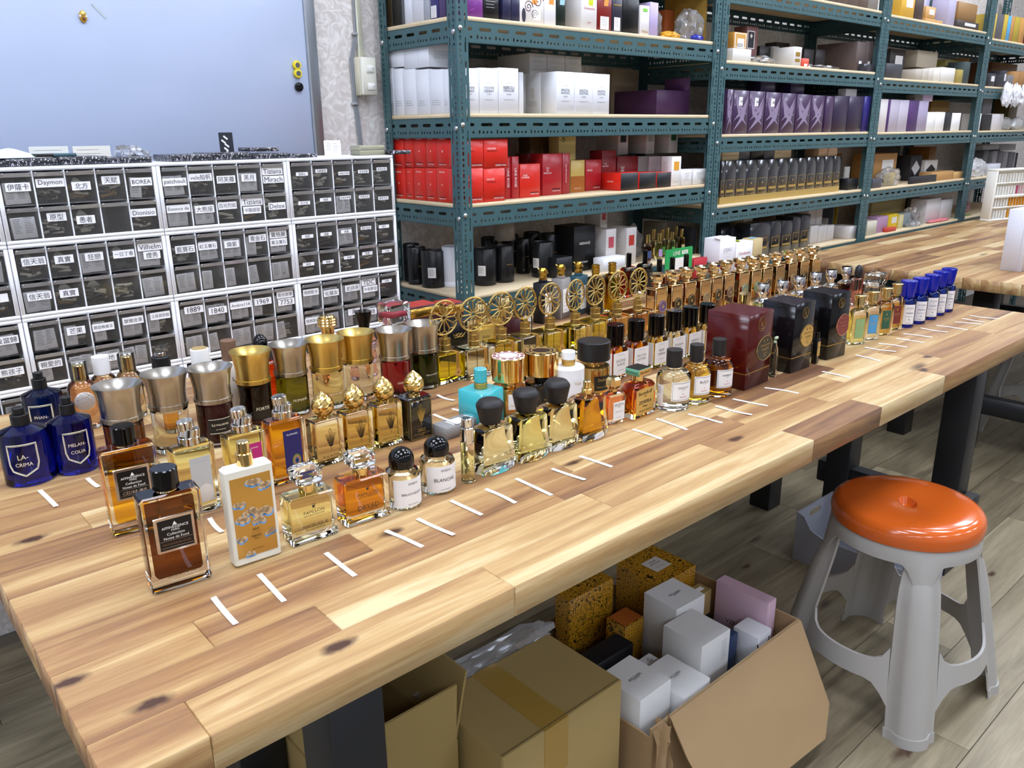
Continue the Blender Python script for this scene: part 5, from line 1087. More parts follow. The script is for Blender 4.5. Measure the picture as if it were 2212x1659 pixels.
def embossed(label, cc, col, liq):
    HT = .15; c = at_z(cc[0], cc[1], TZ+HT); t = bottle(label, c, 0, 'embossed_cap_bottle'); body(t, .042, .03, .115, .003, liq, .9, .003, .006, gm=None if liq else mat(col, .4))
    if not liq:
        g = G(); [g.box((-.016+.008*i, -.0153, .012+.009*k), (.005, .0005, .006)) for i in range(5) for k in range(11)]; part('perforated_front', g, mat('#3a2c12', .4), t)
    part('embossed_cap', G().lathe([(.011, .1155), (.012, .118), (.0105, .12), (.0105, .124), (.0125, .126), (.0115, .132), (.0125, .138), (.011, .143), (.0125, .147), (.012, .15)], 16), mat('#c9a040', .22, 1.0, bump=1.0, bscale=180), t)
embossed('black perforated bottle with embossed gold cap', (1287, 572), '#15140f', None); embossed('yellow glass bottle with embossed gold cap', (1323, 567), None, '#d8b81c')
def flat_black(label, cc, liq, w=.058, lab=None):
    HT = .145; c = at_z(cc[0], cc[1], TZ+HT); t = bottle(label, c, 0, 'flat_shoulder_bottle'); body(t, w, .028, .1, .003, liq, .93, .004, .008, sh=.006, top=.9)
    cyl(t, 'cap', BLACKG, .0085, .1005, HT, .001, 24)
    if lab: flat_label(t, 'label', mat('#141316', .4), w*.6, .07, w*.12, -.0145, .045)
flat_black('flat bottle of orange perfume with slim black cap', (1359, 547), '#c84a14', lab=True); flat_black('flat bottle of dark brown perfume with slim black cap', (1394, 540), '#3a1a10', lab=True)
for i, xy in enumerate(((1425, 560), (1453, 556), (1483, 550))): flat_black(['slim black-capped bottle before the green counter sign', 'slim black-capped bottle overlapping the green sign', 'slim black-capped bottle beside the red card holder'][i], xy, '#b8742c', .04)

# --- green counter sign (blank white panel), red holder and white cartons behind the gold row
Y = 1.74; A = at_y(1437, 545, Y); B = at_y(1494, 545, Y); zt = at_y(1465, 536, Y).z
t = thing('counter_sign', 'green acrylic counter sign reading LINE Pay behind gold row', 'sign', ((A.x+B.x)/2, Y, TZ+.0004), 0)
w = B.x-A.x; h = zt-TZ; part('panel', G().prism([(0, rrect(w, h, .006)), (.004, rrect(w, h, .006))]).xf(Matrix.Translation((0, 0, h/2)) @ Matrix.Rotation(PI/2, 4, 'X')), mat('#2fa65c', .2), t); part('stand_foot', G().box((0, .012, .003), (w*.7, .04, .006), .001), mat('#2fa65c', .2), t)
letter(t, 'LINE', -w*.1, -.0045, h*.88, WPRINT, w*.26); flat_label(t, 'pay_tile', WPRINT, w*.22, h*.1, w*.2, -.0042, h*.88); letter(t, 'Pay', w*.2, -.0048, h*.88, mat('#2fa65c', .4), w*.15); flat_label(t, 'white_panel', WPRINT, w*.5, h*.5, w*.08, -.0042, h*.5)
plainbox('red card holder standing beside the green sign', 1498, 1527, 558, 580, 1.75, '#b3202c', .4, .02, 'card_holder')
o, w, h, d = plainbox('white carton with open flap behind the gold goblet caps', 1553, 1586, 515, 570, 1.72, '#e6e3e8', .5, .07); letter(o, 'L\'EAU', 0, -d/2-.0005, h*.7, INKG, w*.5); lines(o, 0, -d/2-.0005, h*.6, w*.5, 4, .012, INKG)
part('open_flap', G().box((-w*.1, -d*.3, h+.002), (w*.9, d*.4, .0015), 0, Matrix.Rotation(.2, 3, 'X')), mat('#e9e7ea', .5), o)
o, w, h, d = plainbox('white carton with red lettering and yellow note on top', 1588, 1623, 523, 575, 1.72, '#ecebeb', .5, .05); letter(o, 'Clandestine', 0, -d/2-.0005, h*.65, RPRINT, w*.7); part('sticky_note', G().box((-w*.2, 0, h+.004), (.02, .03, .0006), 0, Matrix.Rotation(.5, 3, 'Y')), mat('#d9e24a', .6), o)
o, w, h, d = plainbox('kraft beige carton with blue tab beside white carton', 1624, 1644, 516, 570, 1.72, '#bfa878', .6, .05); part('blue_tab', G().box((0, 0, h+.0005), (w*.7, .02, .001)), mat('#4f94b8', .5), o)
# --- two grey sample boxes with paper strips
GREYB = mat('#8a8886', .5)
for (fl_, fr_, hh, lb) in (((935, 939), (966, 951), .021, 'small grey printed sample carton nearest the black 2022 bottle'), ((975, 921), (1003, 931), .018, 'small grey printed sample carton against the turquoise bottle')):
    A = at_z(*fl_, TZ); B = at_z(*fr_, TZ); a = math.atan2((B-A).y, (B-A).x); w = (B-A).length; d = .066; c = (A+B)/2+Vector((-math.sin(a), math.cos(a), 0))*d/2
    o = tag(part('sample_carton', G().box((0, 0, hh/2), (w, d, hh), .0006), GREYB, None, (c.x, c.y, TZ+.0004), (0, 0, a)), lb, 'box'); lines(o, 0, -d/2-.0004, hh*.8, w*.6, 3, .004, INKG); part('top_label', G().box((0, d*.1, hh), (w*.6, d*.5, .0004)), LWHITE, o)
# --- paper scent strips
def strip(p0, p1, wd=.0068, z=TZ, lift=.003, lab='narrow white paper scent strip lying on the table in front of bottles', grp='scent strips on the tables'):
    A = at_z(*p0, z); B = at_z(*p1, z); v = B-A; ln = v.length; a = math.atan2(v.y, v.x); n = 8; g = G(); k1 = random.uniform(-.5, 1.0); side = random.uniform(-.0015, .0015)
    top, bot = [], []
    for i in range(n+1):
        u = i/n; zz = .0006+lift*max(0, k1*(1-math.sin(u*PI))+ (1-k1)*.25*math.sin(u*PI))*.6; off = side*math.sin(u*PI)
        top += [(u*ln, -wd/2+off, zz), (u*ln, wd/2+off, zz)]; bot += [(u*ln, -wd/2+off, zz-.0003), (u*ln, wd/2+off, zz-.0003)]
    m = len(top); fs = [(2*i, 2*i+2, 2*i+3, 2*i+1) for i in range(n)]+[(m+2*i+1, m+2*i+3, m+2*i+2, m+2*i) for i in range(n)]+[(2*i+1, 2*i+3, m+2*i+3, m+2*i+1) for i in range(n)]+[(2*i+2, 2*i, m+2*i, m+2*i+2) for i in range(n)]
    g.add(top+bot, fs); return tag(part('scent_strip', g, PAPER, None, (A.x, A.y, z+.0003), (0, 0, a)), lab, 'paper strip', grp)
ST = '461 1291 510 1349;560 1241 614 1300;704 1195 767 1245;833 1147 913 1182;902 1123 981 1158;974 1083 1041 1114;1049 1057 1114 1087;1115 1035 1192 1071;1192 1014 1264 1038;1253 986 1322 1009;1367 928 1430 949;1418 905 1484 929;1487 895 1560 914;1546 879 1624 898;1583 863 1658 878;1652 838 1725 850;1776 803 1837 817;1849 767 1902 780;1868 752 1935 761;1898 742 1959 750;1936 732 1997 741;1951 721 2014 729;1988 710 2046 719;2023 703 2090 713;2063 696 2120 701;2078 689 2127 697;2095 683 2157 690;86 1061 122 1096;189 1035 213 1054;116 966 124 979;453 1122 480 1152;945 855 981 867'
NEAR = ['before the PATCHOULI-OUD flask', 'before the INLÉ flask', 'before the ANGÉLIQUE bottle', 'before the DRYAD bottle', 'before the BIBLIOTHÈQUE bottle', 'before the BLANCHE bottle', 'before the sample spray', 'before THE ORCHID MAN bottle', 'before the IF bottle', 'before the CHECKMATE bottle', 'before the bare gold sprayer bottle', 'before the DUSITA bottle', 'before the ZEMFIRA bottle', 'before the SWEDOFT bottle', 'before the yellow round bottle', 'before the dark red box', 'before the gold-labelled black box', 'before the red-labelled black box', 'before the pale green label bottle', 'before the sky blue label bottle', 'before the dark green label bottle', 'before the maroon label bottle', 'before the first blue bottle', 'before the second blue bottle', 'before the third blue bottle', 'before the fourth blue bottle', 'before the last blue bottle', 'before the LACRIMA bottle', 'before the MELANCOLIA bottle', 'between LACRIMA and MELANCOLIA bottles', 'half hidden behind the PATCHOULI-OUD flask', 'between the 2022 bottle and turquoise cube']
for s, nb in zip(ST.split(';'), NEAR):
    q = [float(v) for v in s.split()]; strip(q[:2], q[2:], lab='narrow white paper scent strip '+nb, grp=None)
strip((937, 897), (990, 917), z=TZ+.0222, lab='white scent strip laid on the small grey carton by the black bottle', grp=None); strip((977, 884), (1030, 899), z=TZ+.0192, lab='white scent strip laid on the grey carton by the turquoise bottle', grp=None)
# ================================================================== cartons on the shelves
PLACED = {}
def settle(bay, lv, cx, cy, z, w, d, h, raised):
    """keep cartons of one deck out of each other: raised ones rest on what is below, others slide back or get trimmed"""
    L_ = PLACED.setdefault((bay, lv), []); top = z+h
    if raised:
        sup = [e[5] for e in L_ if abs(e[0]-cx) < (e[2]+w)/2-.002 and abs(e[1]-cy) < (e[3]+d)/2-.002 and e[5] < top-.012]
        if sup: z = max(sup)+.0008; h = top-z
    for _ in range(14):
        hit = False
        for (ex, ey, ew, ed_, ez, et) in L_:
            px_ = (ew+w)/2-abs(ex-cx); py_ = (ed_+d)/2-abs(ey-cy)
            if px_ > .0003 and py_ > .0003 and z < et-.0003 and top > ez+.0003:
                hit = True
                if px_ < .35*min(w, ew)+.004 or (raised and px_ < py_):
                    w -= px_+.0005; cx += (px_+.0005)/2*(1 if cx > ex else -1)
                elif ey+ed_/2+d/2+.001 < YB-.006-d/2+.0001+d/2 and cy >= ey-.02:
                    cy = ey+ed_/2+d/2+.001
                    if cy+d/2 > YB-.006: ex_ = cy+d/2-(YB-.006); d -= ex_; cy -= ex_/2
                else:
                    d2 = max(.008, d-py_-.001); cy += (d-d2)/2*(1 if cy > ey else -1); d = d2
        if not hit: break
    d = max(d, .006); w = max(w, .004)
    L_.append((cx, cy, w, d, z, top)); return cx, cy, z, w, d, h
def sbox(bay, lv, xl, xr, yt, col, label, Y=YS+.02, d=.07, name='carton', group=None, zb=0.0, rough=.45, ym=None, metal=0, cat='box', yb=None):
    """carton facing the room; xl..xr are its left and right pixels, yt its top pixel row, on deck lv of bay"""
    z = deck(bay, lv)+.0006+zb
    zp = at_y((xl+xr)/2, yt, Y).z
    ymid = ym or yt+25
    A = at_y(xl, ymid, Y); B = at_y(xr, ymid, Y); xa, xb = BAYS[bay]; A.x = max(A.x, xa+.008); B.x = min(B.x, xb-.008)
    lim = LEV[bay][lv-1]-(.0605 if Y < YS+.036 or Y+d > YB-.036 else .004) if lv else 9
    zp = min(zp, lim); h = zp-z if yb is None else zp-at_y((xl+xr)/2, yb, Y).z
    m = col if not isinstance(col, str) else mat(col, rough, metal)
    w = B.x-A.x-.0008
    xa, xb = BAYS[bay]
    cx = min(max((A.x+B.x)/2, xa+w/2+.006), xb-w/2-.006)
    cx, cy, z, w, d, h = settle(bay, lv, cx, Y+d/2, z, w, d, h, zb > 0)
    o = tag(part(name, G().box((0, 0, h/2), (w, d, h), .0007), m, None, (cx, cy, z)), label, cat, group); o['dims'] = (w, d, h)
    return o
def xbox(bay, lv, xl, xr, yt, col, label, X, d=.07, name='carton', group=None, zb=0.0, rough=.45, ym=None):
    """carton seen through the open rack end; its end face looks to -x at X"""
    z = deck(bay, lv)+.0006+zb; zp = at_x((xl+xr)/2, yt, X).z; ymid = ym or yt+30
    A = at_x(xl, ymid, X); B = at_x(xr, ymid, X); h = zp-z; w = abs(A.y-B.y)-.0008; cy = (A.y+B.y)/2; cy = min(cy, YB-.006-w/2)
    m = col if not isinstance(col, str) else mat(col, rough)
    cx, cy, z, d, w, h = settle(bay, lv, X+d/2, cy, z, d, w, h, zb > 0)
    o = tag(part(name, G().box((0, 0, h/2), (d, w, h), .0007), m, None, (cx, cy, z)), label, 'box', group); o['dims'] = (d, w, h)
    return o
def put(o, s, fz, fw, m=None, face='y', fx=0, fh=None):
    w, d, h = o['dims']
    if face == 'y': return letter(o, s, fx*w, -d/2-.001-.0004*o.get('np', 0), h*fz, m or INK, w*fw, fh)
    return letter(o, s, -w/2-.001-.0004*o.get('np', 0), fx*d, h*fz, m or INK, d*fw, fh, (PI/2, 0, -PI/2))
def patch(o, fx, fz, fw, fh, col, name='label', face='y'):
    w, d, h = o['dims']; m = col if not isinstance(col, str) else mat(col, .5); o['np'] = o.get('np', 0)+1; lf = .0004+.0004*o['np']
    if face == 'y': return part(name, G().box((fx*w, -d/2-lf, fz*h), (fw*w, .0006, fh*h)), m, o, smooth=False)
    return part(name, G().box((-w/2-lf, fx*d, fz*h), (.0006, fw*d, fh*h)), m, o, smooth=False)
def pl(o, fx, fz, fw, n, gap=.004, face='y', m=None):
    w, d, h = o['dims']
    return lines(o, fx*w, -d/2-.001-.0004*o.get('np', 0), fz*h, fw*w, n, gap, m) if face == 'y' else lines(o, -w/2-.001-.0004*o.get('np', 0), fx*d, fz*h, fw*d, n, gap, m, rot=-PI/2)
ORD = ['first', 'second', 'third', 'fourth', 'fifth', 'sixth', 'seventh', 'eighth', 'ninth', 'tenth', 'eleventh', 'twelfth', 'thirteenth']
# ---- bay 1, top visible deck
E1 = 1.50
for i, (a_, b_, col, lb) in enumerate(((832, 846, '#3a2f1a', 'brown and gold carton at the rack end of the top deck'), (846, 865, '#1c1a16', 'black gold carton next to brown one on top deck'), (866, 873, '#5b5d62', 'narrow grey carton on top deck at rack end'), (873, 889, '#dfe2ea', 'white carton with dotted line at rack end of top deck'), (890, 914, '#d6d7dc', 'ribbed white carton at rack end of top deck'), (915, 928, '#a9adb6', 'grey white slim carton at rack end of top deck'), (930, 947, '#2e2a66', 'navy carton with white barcode label at rack end'), (948, 961, '#4a3a66', 'dull purple carton behind the front post'))):
    o = xbox(0, 1, a_, b_, -25, col, lb, E1, .06)
    if 'barcode' in lb: patch(o, .1, .25, .7, .4, LWHITE, face='x'); pl(o, .1, .42, .55, 8, .005, 'x', INK)
top = [(1004, 1043, '#7d3b8c', 'purple carton with bird print on top deck'), (1044, 1077, '#17171a', 'black carton with white lettering on top deck'), (1086, 1104, '#2b2c4a', 'navy carton beside black lettered carton'), (1105, 1122, '#2b2c4a', 'navy carton touching the swirl printed carton'), (1123, 1175, '#e9e5e3', 'white carton printed with brown swirls'), (1176, 1201, '#ecebee', 'white carton with one orange note on top deck'), (1203, 1222, '#16241f', 'dark green carton with long pale blue note'), (1256, 1290, '#e7e3e1', 'white carton with red lettering and yellow note'), (1291, 1322, '#7e1d18', 'glossy dark red carton with orange note'), (1323, 1345, '#2c2a3a', 'navy brown carton with gold rule on top deck'), (1346, 1381, '#0f1114', 'shrink-wrapped black carton on top deck')]
for a_, b_, col, lb in top:
    o = sbox(0, 1, a_, b_, -28, col, lb, YS+.02, .08 if '1256' not in str(a_) else .16, rough=.3)
    w, d, h = o['dims']
    if 'bird' in lb:
        for k in range(3): part('printed_bird', G().add([(-.3*w+k*.25*w, -d/2-.0004, h*(.2+.2*k)), (.1*w+k*.1*w, -d/2-.0004, h*(.34+.2*k)), (-.1*w+k*.2*w, -d/2-.0004, h*(.24+.2*k))], [(0, 1, 2)]), mat('#a04fb0', .4), o)
    if 'black carton with white' in lb: pl(o, 0, .55, .7, 3, .008, m=WPRINT)
    if 'swirls' in lb:
        for (cx_, cz_, s) in ((-.15, .45, .018), (.25, .65, .022), (.1, .25, .014)):
            part('printed_swirl', G().tube([(cx_*w+math.cos(q*.5)*s*(1-q/26), -d/2-.0004, cz_*h+math.sin(q*.5)*s*(1-q/26)) for q in range(24)], .0012, 5), mat('#5a3b34', .5), o)
        patch(o, .2, .25, .3, .3, LWHITE); part('printed_drop', G().add([(-.35*w+math.cos(q*PI/8)*.008, -d/2-.0005, .2*h+math.sin(q*PI/8)*.02) for q in range(16)], [tuple(range(16))]), mat('#2b2634', .5), o)
    if 'red lettering' in lb: put(o, 'Clandestine', .5, .7, RPRINT); put(o, 'PARIS', .16, .2, RPRINT)
    if 'dark red' in lb or 'navy brown' in lb: patch(o, .0, .18, .6, .3, LWHITE); pl(o, 0, .3, .45, 6, .005, m=INK)
    if 'gold rule' in lb: patch(o, 0, .6, .8, .02, GPRINT, 'rule'); patch(o, 0, .8, .8, .02, GPRINT, 'rule')
    nc = '#f2a24e' if 'orange' in lb or 'swirls' in lb else '#a9d6e6' if 'blue' in lb else '#d9e23a' if 'yellow' in lb else None
    if nc: part('sticky_note', G().box((.1*w, -d/2-.002, h*.72), (.02, .0005, h*.5), 0, Matrix.Rotation(.12, 3, 'X')), mat(nc, .6), o)
for a_, b_, yt, col, lb, Y in ((1383, 1403, 12, '#e9e4e4', 'short white carton with green dot and script lettering', YS+.02), (1404, 1422, 5, '#b9a9d0', 'lavender and cream carton in clear bag', YS+.025), (1436, 1456, 22, '#c96b3a', 'orange framed white card box at deck back', YS+.2), (1456, 1484, 35, '#7c1f2a', 'dark red small carton under orange box', YS+.18), (1462, 1486, 20, '#d9541f', 'orange square carton at back of top deck', YS+.26)):
    o = sbox(0, 1, a_, b_, yt, col, lb, Y, .05)
    if 'green dot' in lb: patch(o, 0, .85, .5, .1, '#7fd04a'); put(o, 'Chloé', .12, .7, GPRINT)
def bag(bay, lv, xl, xr, yt, Y, label, seed, m=None, d=.08, name='plastic_bag', cat='bag', amp=.22):
    z = deck(bay, lv)+.0006; A = at_y(xl, yt+30, Y); B = at_y(xr, yt+30, Y); h = at_y((xl+xr)/2, yt, Y).z-z
    return crumple(name, label, cat, ((A.x+B.x)/2, Y+d/2, z), (B.x-A.x, d, h), m or BAG, seed, amp=amp)
bag(0, 1, 1412, 1438, -5, YS+.05, 'clear plastic bag standing beside lavender carton', 11); bag(0, 1, 1486, 1532, 6, YS+.03, 'clear knotted bag with small bottles at deck end', 12)
bag(0, 1, 1440, 1476, 64, YS+.012, 'yellow wrapped soap lying at the deck edge', 13, mat('#d9a028', .35), .05, 'wrapped_soap', 'soap'); bag(0, 1, 1500, 1524, 72, YS+.012, 'small blue glass ball in crinkled film', 14, mat('#2a2f9a', .15), .03, 'blue_ball', 'ball', .08)
sbox(0, 1, 1524, 1538, -20, '#b08a3a', 'tall ochre cardboard panel at end of top deck', YS+.06, .22, 'cardboard_sheet', rough=.7)
sbox(0, 1, 1250, 1262, -20, '#8a8478', 'dull grey carton hidden between taller cartons', YS+.2, .1)

# ---- bay 1, white carton deck
WC_ = mat('#e9ebf0', .4)
for i, (a_, b_) in enumerate(((831, 843.5), (843.5, 870), (870, 898), (898, 926.5), (926.5, 957), (957, 969))):
    o = xbox(0, 2, a_, b_, 148+i*.6, WC_, 'tall white carton with tiny print at rack end, '+ORD[5-i]+' from the front post', E1, .07); pl(o, 0, .3, .6, 3, .006, 'x', INK)
for (a_, b_, yt, d, lb) in ((830, 867, 104, .07, 'white carton lying flat at rear of the white stack'), (868, 926, 98, .13, 'wide white carton lying on the white cartons at rack end')):
    o = xbox(0, 2, a_, b_, yt, WC_, lb, E1, d, zb=.142); pl(o, -.1, .8, .05, 6, .006, 'x'); pl(o, 0, .7, .7, 6, .004)
for a_, b_, s in ((990, 1034, 'COLOGNE/CÉDRAT'), (1035, 1076, 'COLOGNE/CÉDRAT'), (1077, 1120, 'NEROLI/ORANGER')):
    o = sbox(0, 2, a_, b_, 147, WC_, 'tall white carton reading '+s.replace('/', ' ')+('' if 'NER' in s else ', behind the front post' if a_ < 1000 else ', beside NEROLI ORANGER'), YS+.012, .07)
    for k, q in enumerate(s.split('/')): put(o, q, .57-.07*k, .55)
    put(o, 'MATIERE', .42, .22); patch(o, 0, .3, .48, .004, INK, 'rule'); patch(o, 0, .67, .25, .003, INK, 'rule')
o = sbox(0, 2, 1121, 1131, 156, WC_, 'thin edge of white carton behind NEROLI ORANGER', YS+.06, .07)
for i, (a_, b_) in enumerate(((1202, 1241), (1241.5, 1281), (1281.5, 1317))):
    for r_ in range(2):
        o = sbox(0, 2, a_, b_, 155+i*2.5, WC_, ('tall white SANTAL AUSTRAL carton with the code-labelled carton behind it', 'tall white SANTAL AUSTRAL carton between two others', 'tall white SANTAL AUSTRAL carton at the end beside empty deck')[i] if r_ == 0 else 'white carton tucked behind SANTAL AUSTRAL cartons', YS+.012, .07, group=None) if r_ == 0 else None
        if r_ == 0:
            for k, q in enumerate(('SANTAL', 'AUSTRAL')): put(o, q, .57-.07*k, .5)
            put(o, 'MATIERE', .41, .22); patch(o, 0, .3, .46, .004, INK, 'rule'); patch(o, 0, .67, .25, .003, INK, 'rule')
            if i == 0: sd = o
# second and third rows behind the SANTAL cartons, seen by their side faces
for k, (yy, lb) in enumerate(((YS+.085, 'white carton with code label, second behind SANTAL AUSTRAL'), (YS+.158, 'white carton with tiny print, third behind SANTAL AUSTRAL'), (YS+.231, 'white carton at the back of the SANTAL stack'))):
    w, d, h = sd['dims']; o = tag(part('carton', G().box((0, 0, h/2), (w, .07, h), .0007), WC_, None, (sd.location.x, yy+.035, sd.location.z)), lb, 'box'); o['dims'] = (w, .07, h); pl(o, 0, .3, .6, 3, .006, 'x', INK)
    if k == 0: patch(o, .0, .5, .3, .3, LWHITE, face='x'); pl(o, 0, .62, .25, 8, .004, 'x', INK)
for i, (a_, b_) in enumerate(((1144, 1181.5), (1182, 1220.5), (1221, 1256))):
    o = sbox(0, 2, a_, b_, 116+i*3, '#d9d8d6', 'shrink-wrapped white carton lying on top of the white row', YS+.16, .16, zb=sd['dims'][2]+.0012, group='wrapped white cartons on top'); pl(o, 0, .85, .6, 4, .005); pl(o, 0, .4, .5, 2, .01)
for i, a_ in enumerate((1062, 1108)): sbox(0, 2, a_, a_+44, 122, '#9b968c', 'grey carton lying at back of the white deck', YS+.27, .1, zb=.1, group='grey cartons at back of white deck', yb=160)
for i, a_ in enumerate((1062, 1108)): sbox(0, 2, a_, a_+44, 162, '#8f8a80', 'grey carton standing under the lying ones', YS+.27, .1, group='grey cartons under the lying ones')
sbox(0, 2, 1322, 1380, 150, '#8c7f6b', 'plain kraft cardboard sheet leaning at deck back', YS+.33, .03, 'cardboard_sheet', rough=.8)
o = sbox(0, 2, 1418, 1534, 196, '#4a2a50', 'large dark purple carton lying deep in the white deck', YS+.12, .24); sbox(0, 2, 1480, 1534, 170, '#5c3a66', 'small purple carton in film on the large purple one', YS+.12, .1, zb=o['dims'][2]+.001)

# ---- bay 1, red carton deck
RED = mat('#d5281c', .28); RED2 = mat('#b02028', .3); RED3 = mat('#7c161c', .35)
zr = None
for r_ in range(2):
    for i, (a_, b_) in enumerate(((841, 868), (868.5, 892), (893, 918), (919, 942), (942.5, 969))):
        if r_ == 0: o = xbox(0, 3, a_, b_, 363, RED, 'red carton reading UNE ROSE, bottom layer at rack end, '+ORD[4-i]+' from front post', E1, .075); zr = o['dims'][2]
        else: o = xbox(0, 3, a_, b_, 292, RED, 'red carton reading UNE ROSE, top layer at rack end, '+ORD[4-i]+' from front post', E1, .075, zb=zr+.001)
        put(o, 'UNE ROSE', .88, .45, WPRINT, 'x'); put(o, 'v', .5, .1, WPRINT, 'x'); put(o, 'FREDERIC MALLE', .1, .55, WPRINT, 'x'); patch(o, 0, .14, .55, .02, '#7c161c', 'rule', 'x')
    for i, (a_, b_) in enumerate(((995, 1044), (1045, 1091 if r_ == 0 else 1097))):
        if r_ == 0: o = sbox(0, 3, a_, b_, 364, RED, ('red front-facing carton half behind the front post, bottom layer', 'red front-facing carton beside the narrow red one, bottom layer')[i], YS+.012, .06)
        else: o = sbox(0, 3, a_, b_, 291, RED, ('red front-facing carton half behind the front post, top layer', 'red front-facing carton at the open end of top layer')[i], YS+.012, .06, zb=zr+.004)
        put(o, 'UNE ROSE', .68, .35, WPRINT, fx=-.2); patch(o, -.15, .6, .42, .015, '#7c161c', 'rule'); put(o, 'FREDERIC MALLE', .1, .45, WPRINT, fx=.18); patch(o, .18, .14, .45, .02, '#7c161c', 'rule')
RL = [(1091, 1104, 340, RED2, YS+.05, 'narrow red carton with sideways lettering next to stacked ones', 'UNE ROSE', 'v'), (1105, 1121, 338, RED2, YS+.045, 'second narrow red carton with sideways lettering', 'UNE ROSE', 'v'), (1123, 1167, 354, RED, YS+.045, 'red carton reading ROSE TONNERRE', 'ROSE TONNERRE', 'h'), (1172, 1214, 332, RED2, YS+.06, 'tall red carton reading EAU DE MAGNOLIA', 'EAU DE MAGNOLIA', 'h'), (1215, 1231, 331, mat('#a3222e', .3), YS+.062, 'narrow red carton with vertical lettering beside tall one', 'EAU DE MAGNOLIA', 'v'), (1265, 1299, 345, RED2, YS+.1, 'red carton reading VERMEIL beside gold carton', 'VERMEIL', 'h'), (1300, 1331, 325, RED3, YS+.11, 'tall dark red carton reading MUSC', 'MUSC RAVAGEUR', 'h'), (1333, 1378, 338, RED3, YS+.13, 'dark red carton reading DANS TES BRAS', 'DANS TES BRAS', 'h')]
for a_, b_, yt, m, Y, lb, s, dr in RL:
    o = sbox(0, 3, a_, b_, yt, m, lb, Y, .06); w, d, h = o['dims']
    if dr == 'v': letter(o, s, 0, -d/2-.0005, h*.5, WPRINT, h*.45, w*.4, (PI/2, PI/2, 0))
    else:
        ws = s.split(' '); [put(o, q, .66-.06*k, .05*len(q), WPRINT, fx=-.25, fh=.006) for k, q in enumerate(ws)]; put(o, 'FREDERIC MALLE', .1, .4, WPRINT, fx=.2); patch(o, .2, .14, .42, .02, '#4a0c10', 'rule')
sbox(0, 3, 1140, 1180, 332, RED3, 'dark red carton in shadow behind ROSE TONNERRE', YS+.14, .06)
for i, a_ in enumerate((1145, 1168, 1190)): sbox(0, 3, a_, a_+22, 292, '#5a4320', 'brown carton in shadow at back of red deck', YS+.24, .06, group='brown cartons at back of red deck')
o = sbox(0, 3, 1233, 1263, 346, '#c9ad5c', 'gold and orange carton with black bottom corner', YS+.09, .06, rough=.3); patch(o, 0, .25, 1, .5, '#a8611f', 'orange_half'); put(o, 'FREDERIC MALLE', .12, .5, WPRINT); zz = o['dims'][2]
o = sbox(0, 3, 1207, 1244, 288, '#e0d085', 'pale yellow carton with pen sketch resting on others', YS+.135, .06, rough=.5, yb=345, zb=zz+.03) if False else sbox(0, 3, 1207, 1244, 288, '#e0d085', 'pale yellow tall carton with pen sketch', YS+.16, .05, rough=.5)
w, d, h = o['dims']; part('sketch', G().tube([(-w*.25+math.sin(q*1.9)*w*.12, -d/2-.0005, h*.9-math.cos(q*1.3)*h*.05) for q in range(12)], .0006, 4), INK, o)
BLK = mat('#1c1f24', .4)
for i, (a_, b_) in enumerate(((1340, 1378), (1380, 1417), (1418, 1449))):
    o = sbox(0, 3, a_, b_, 373+i*-.5, RED, ('lying red carton with black base, its red side showing', 'lying red carton with black base, middle of three', 'lying red carton with black base next to orange-square carton')[i], YS+.015, .11)
    w, d, h = o['dims']; part('black_base', G().box((0, -d/2-.0006, h/2), (w*.97, .001, h*.97), .0004), BLK, o)
    if i == 0: put(o, 'UNE ROSE', .5, .3, WPRINT, 'x')
GWT = mat('#d3cdc9', .45)
for (a_, b_, yt, Y, sq, lb, zb, yb) in ((1335, 1357, 286, YS+.2, '#23262a', 'grey white carton with black square, upper row', .115, 336), (1396, 1414, 286, YS+.18, '#a9aaa2', 'grey white carton with grey square, upper row', .115, 335), (1445, 1464, 285, YS+.16, '#1f5a34', 'grey white carton with green square, upper row', .115, 335), (1451, 1471, 338, YS+.03, '#e0a030', 'white carton with orange square on the red deck', 0, None)):
    o = sbox(0, 3, a_, b_, yt, GWT if zb else mat('#ecebea', .4), lb, Y, .11 if zb else .05, zb=zb, yb=yb); patch(o, 0, .68, .55, .3, sq, 'colour_square'); pl(o, 0, .15, .6, 2, .005); pl(o, 0, .8, .5, 9, .006, 'x')
for i, (a_, b_, lb) in enumerate(((1378, 1400, 'grey carton with fine print under upper row'), (1401, 1427, 'pinkish grey carton under green square carton'), (1428, 1450, 'pinkish carton beside white orange square carton'))):
    o = sbox(0, 3, a_, b_, 338, '#b9a6a6' if i else '#8f8784', lb, YS+.14, .08); pl(o, 0, .6, .6, 6, .006)
sbox(0, 3, 1335, 1400, 342, '#6d6a66', 'grey cardboard box supporting the upper grey white cartons', YS+.215, .12, rough=.7)
for a_, b_, yt, lb in ((1470, 1494, 366, 'small white carton with code label on red deck'), (1497, 1526, 365, 'small white wrapped carton at end of red deck')):
    o = sbox(0, 3, a_, b_, yt, '#e3e2e2', lb, YS+.02, .06); patch(o, 0, .6, .6, .45, LWHITE); pl(o, 0, .75, .5, 6, .004, m=INK)

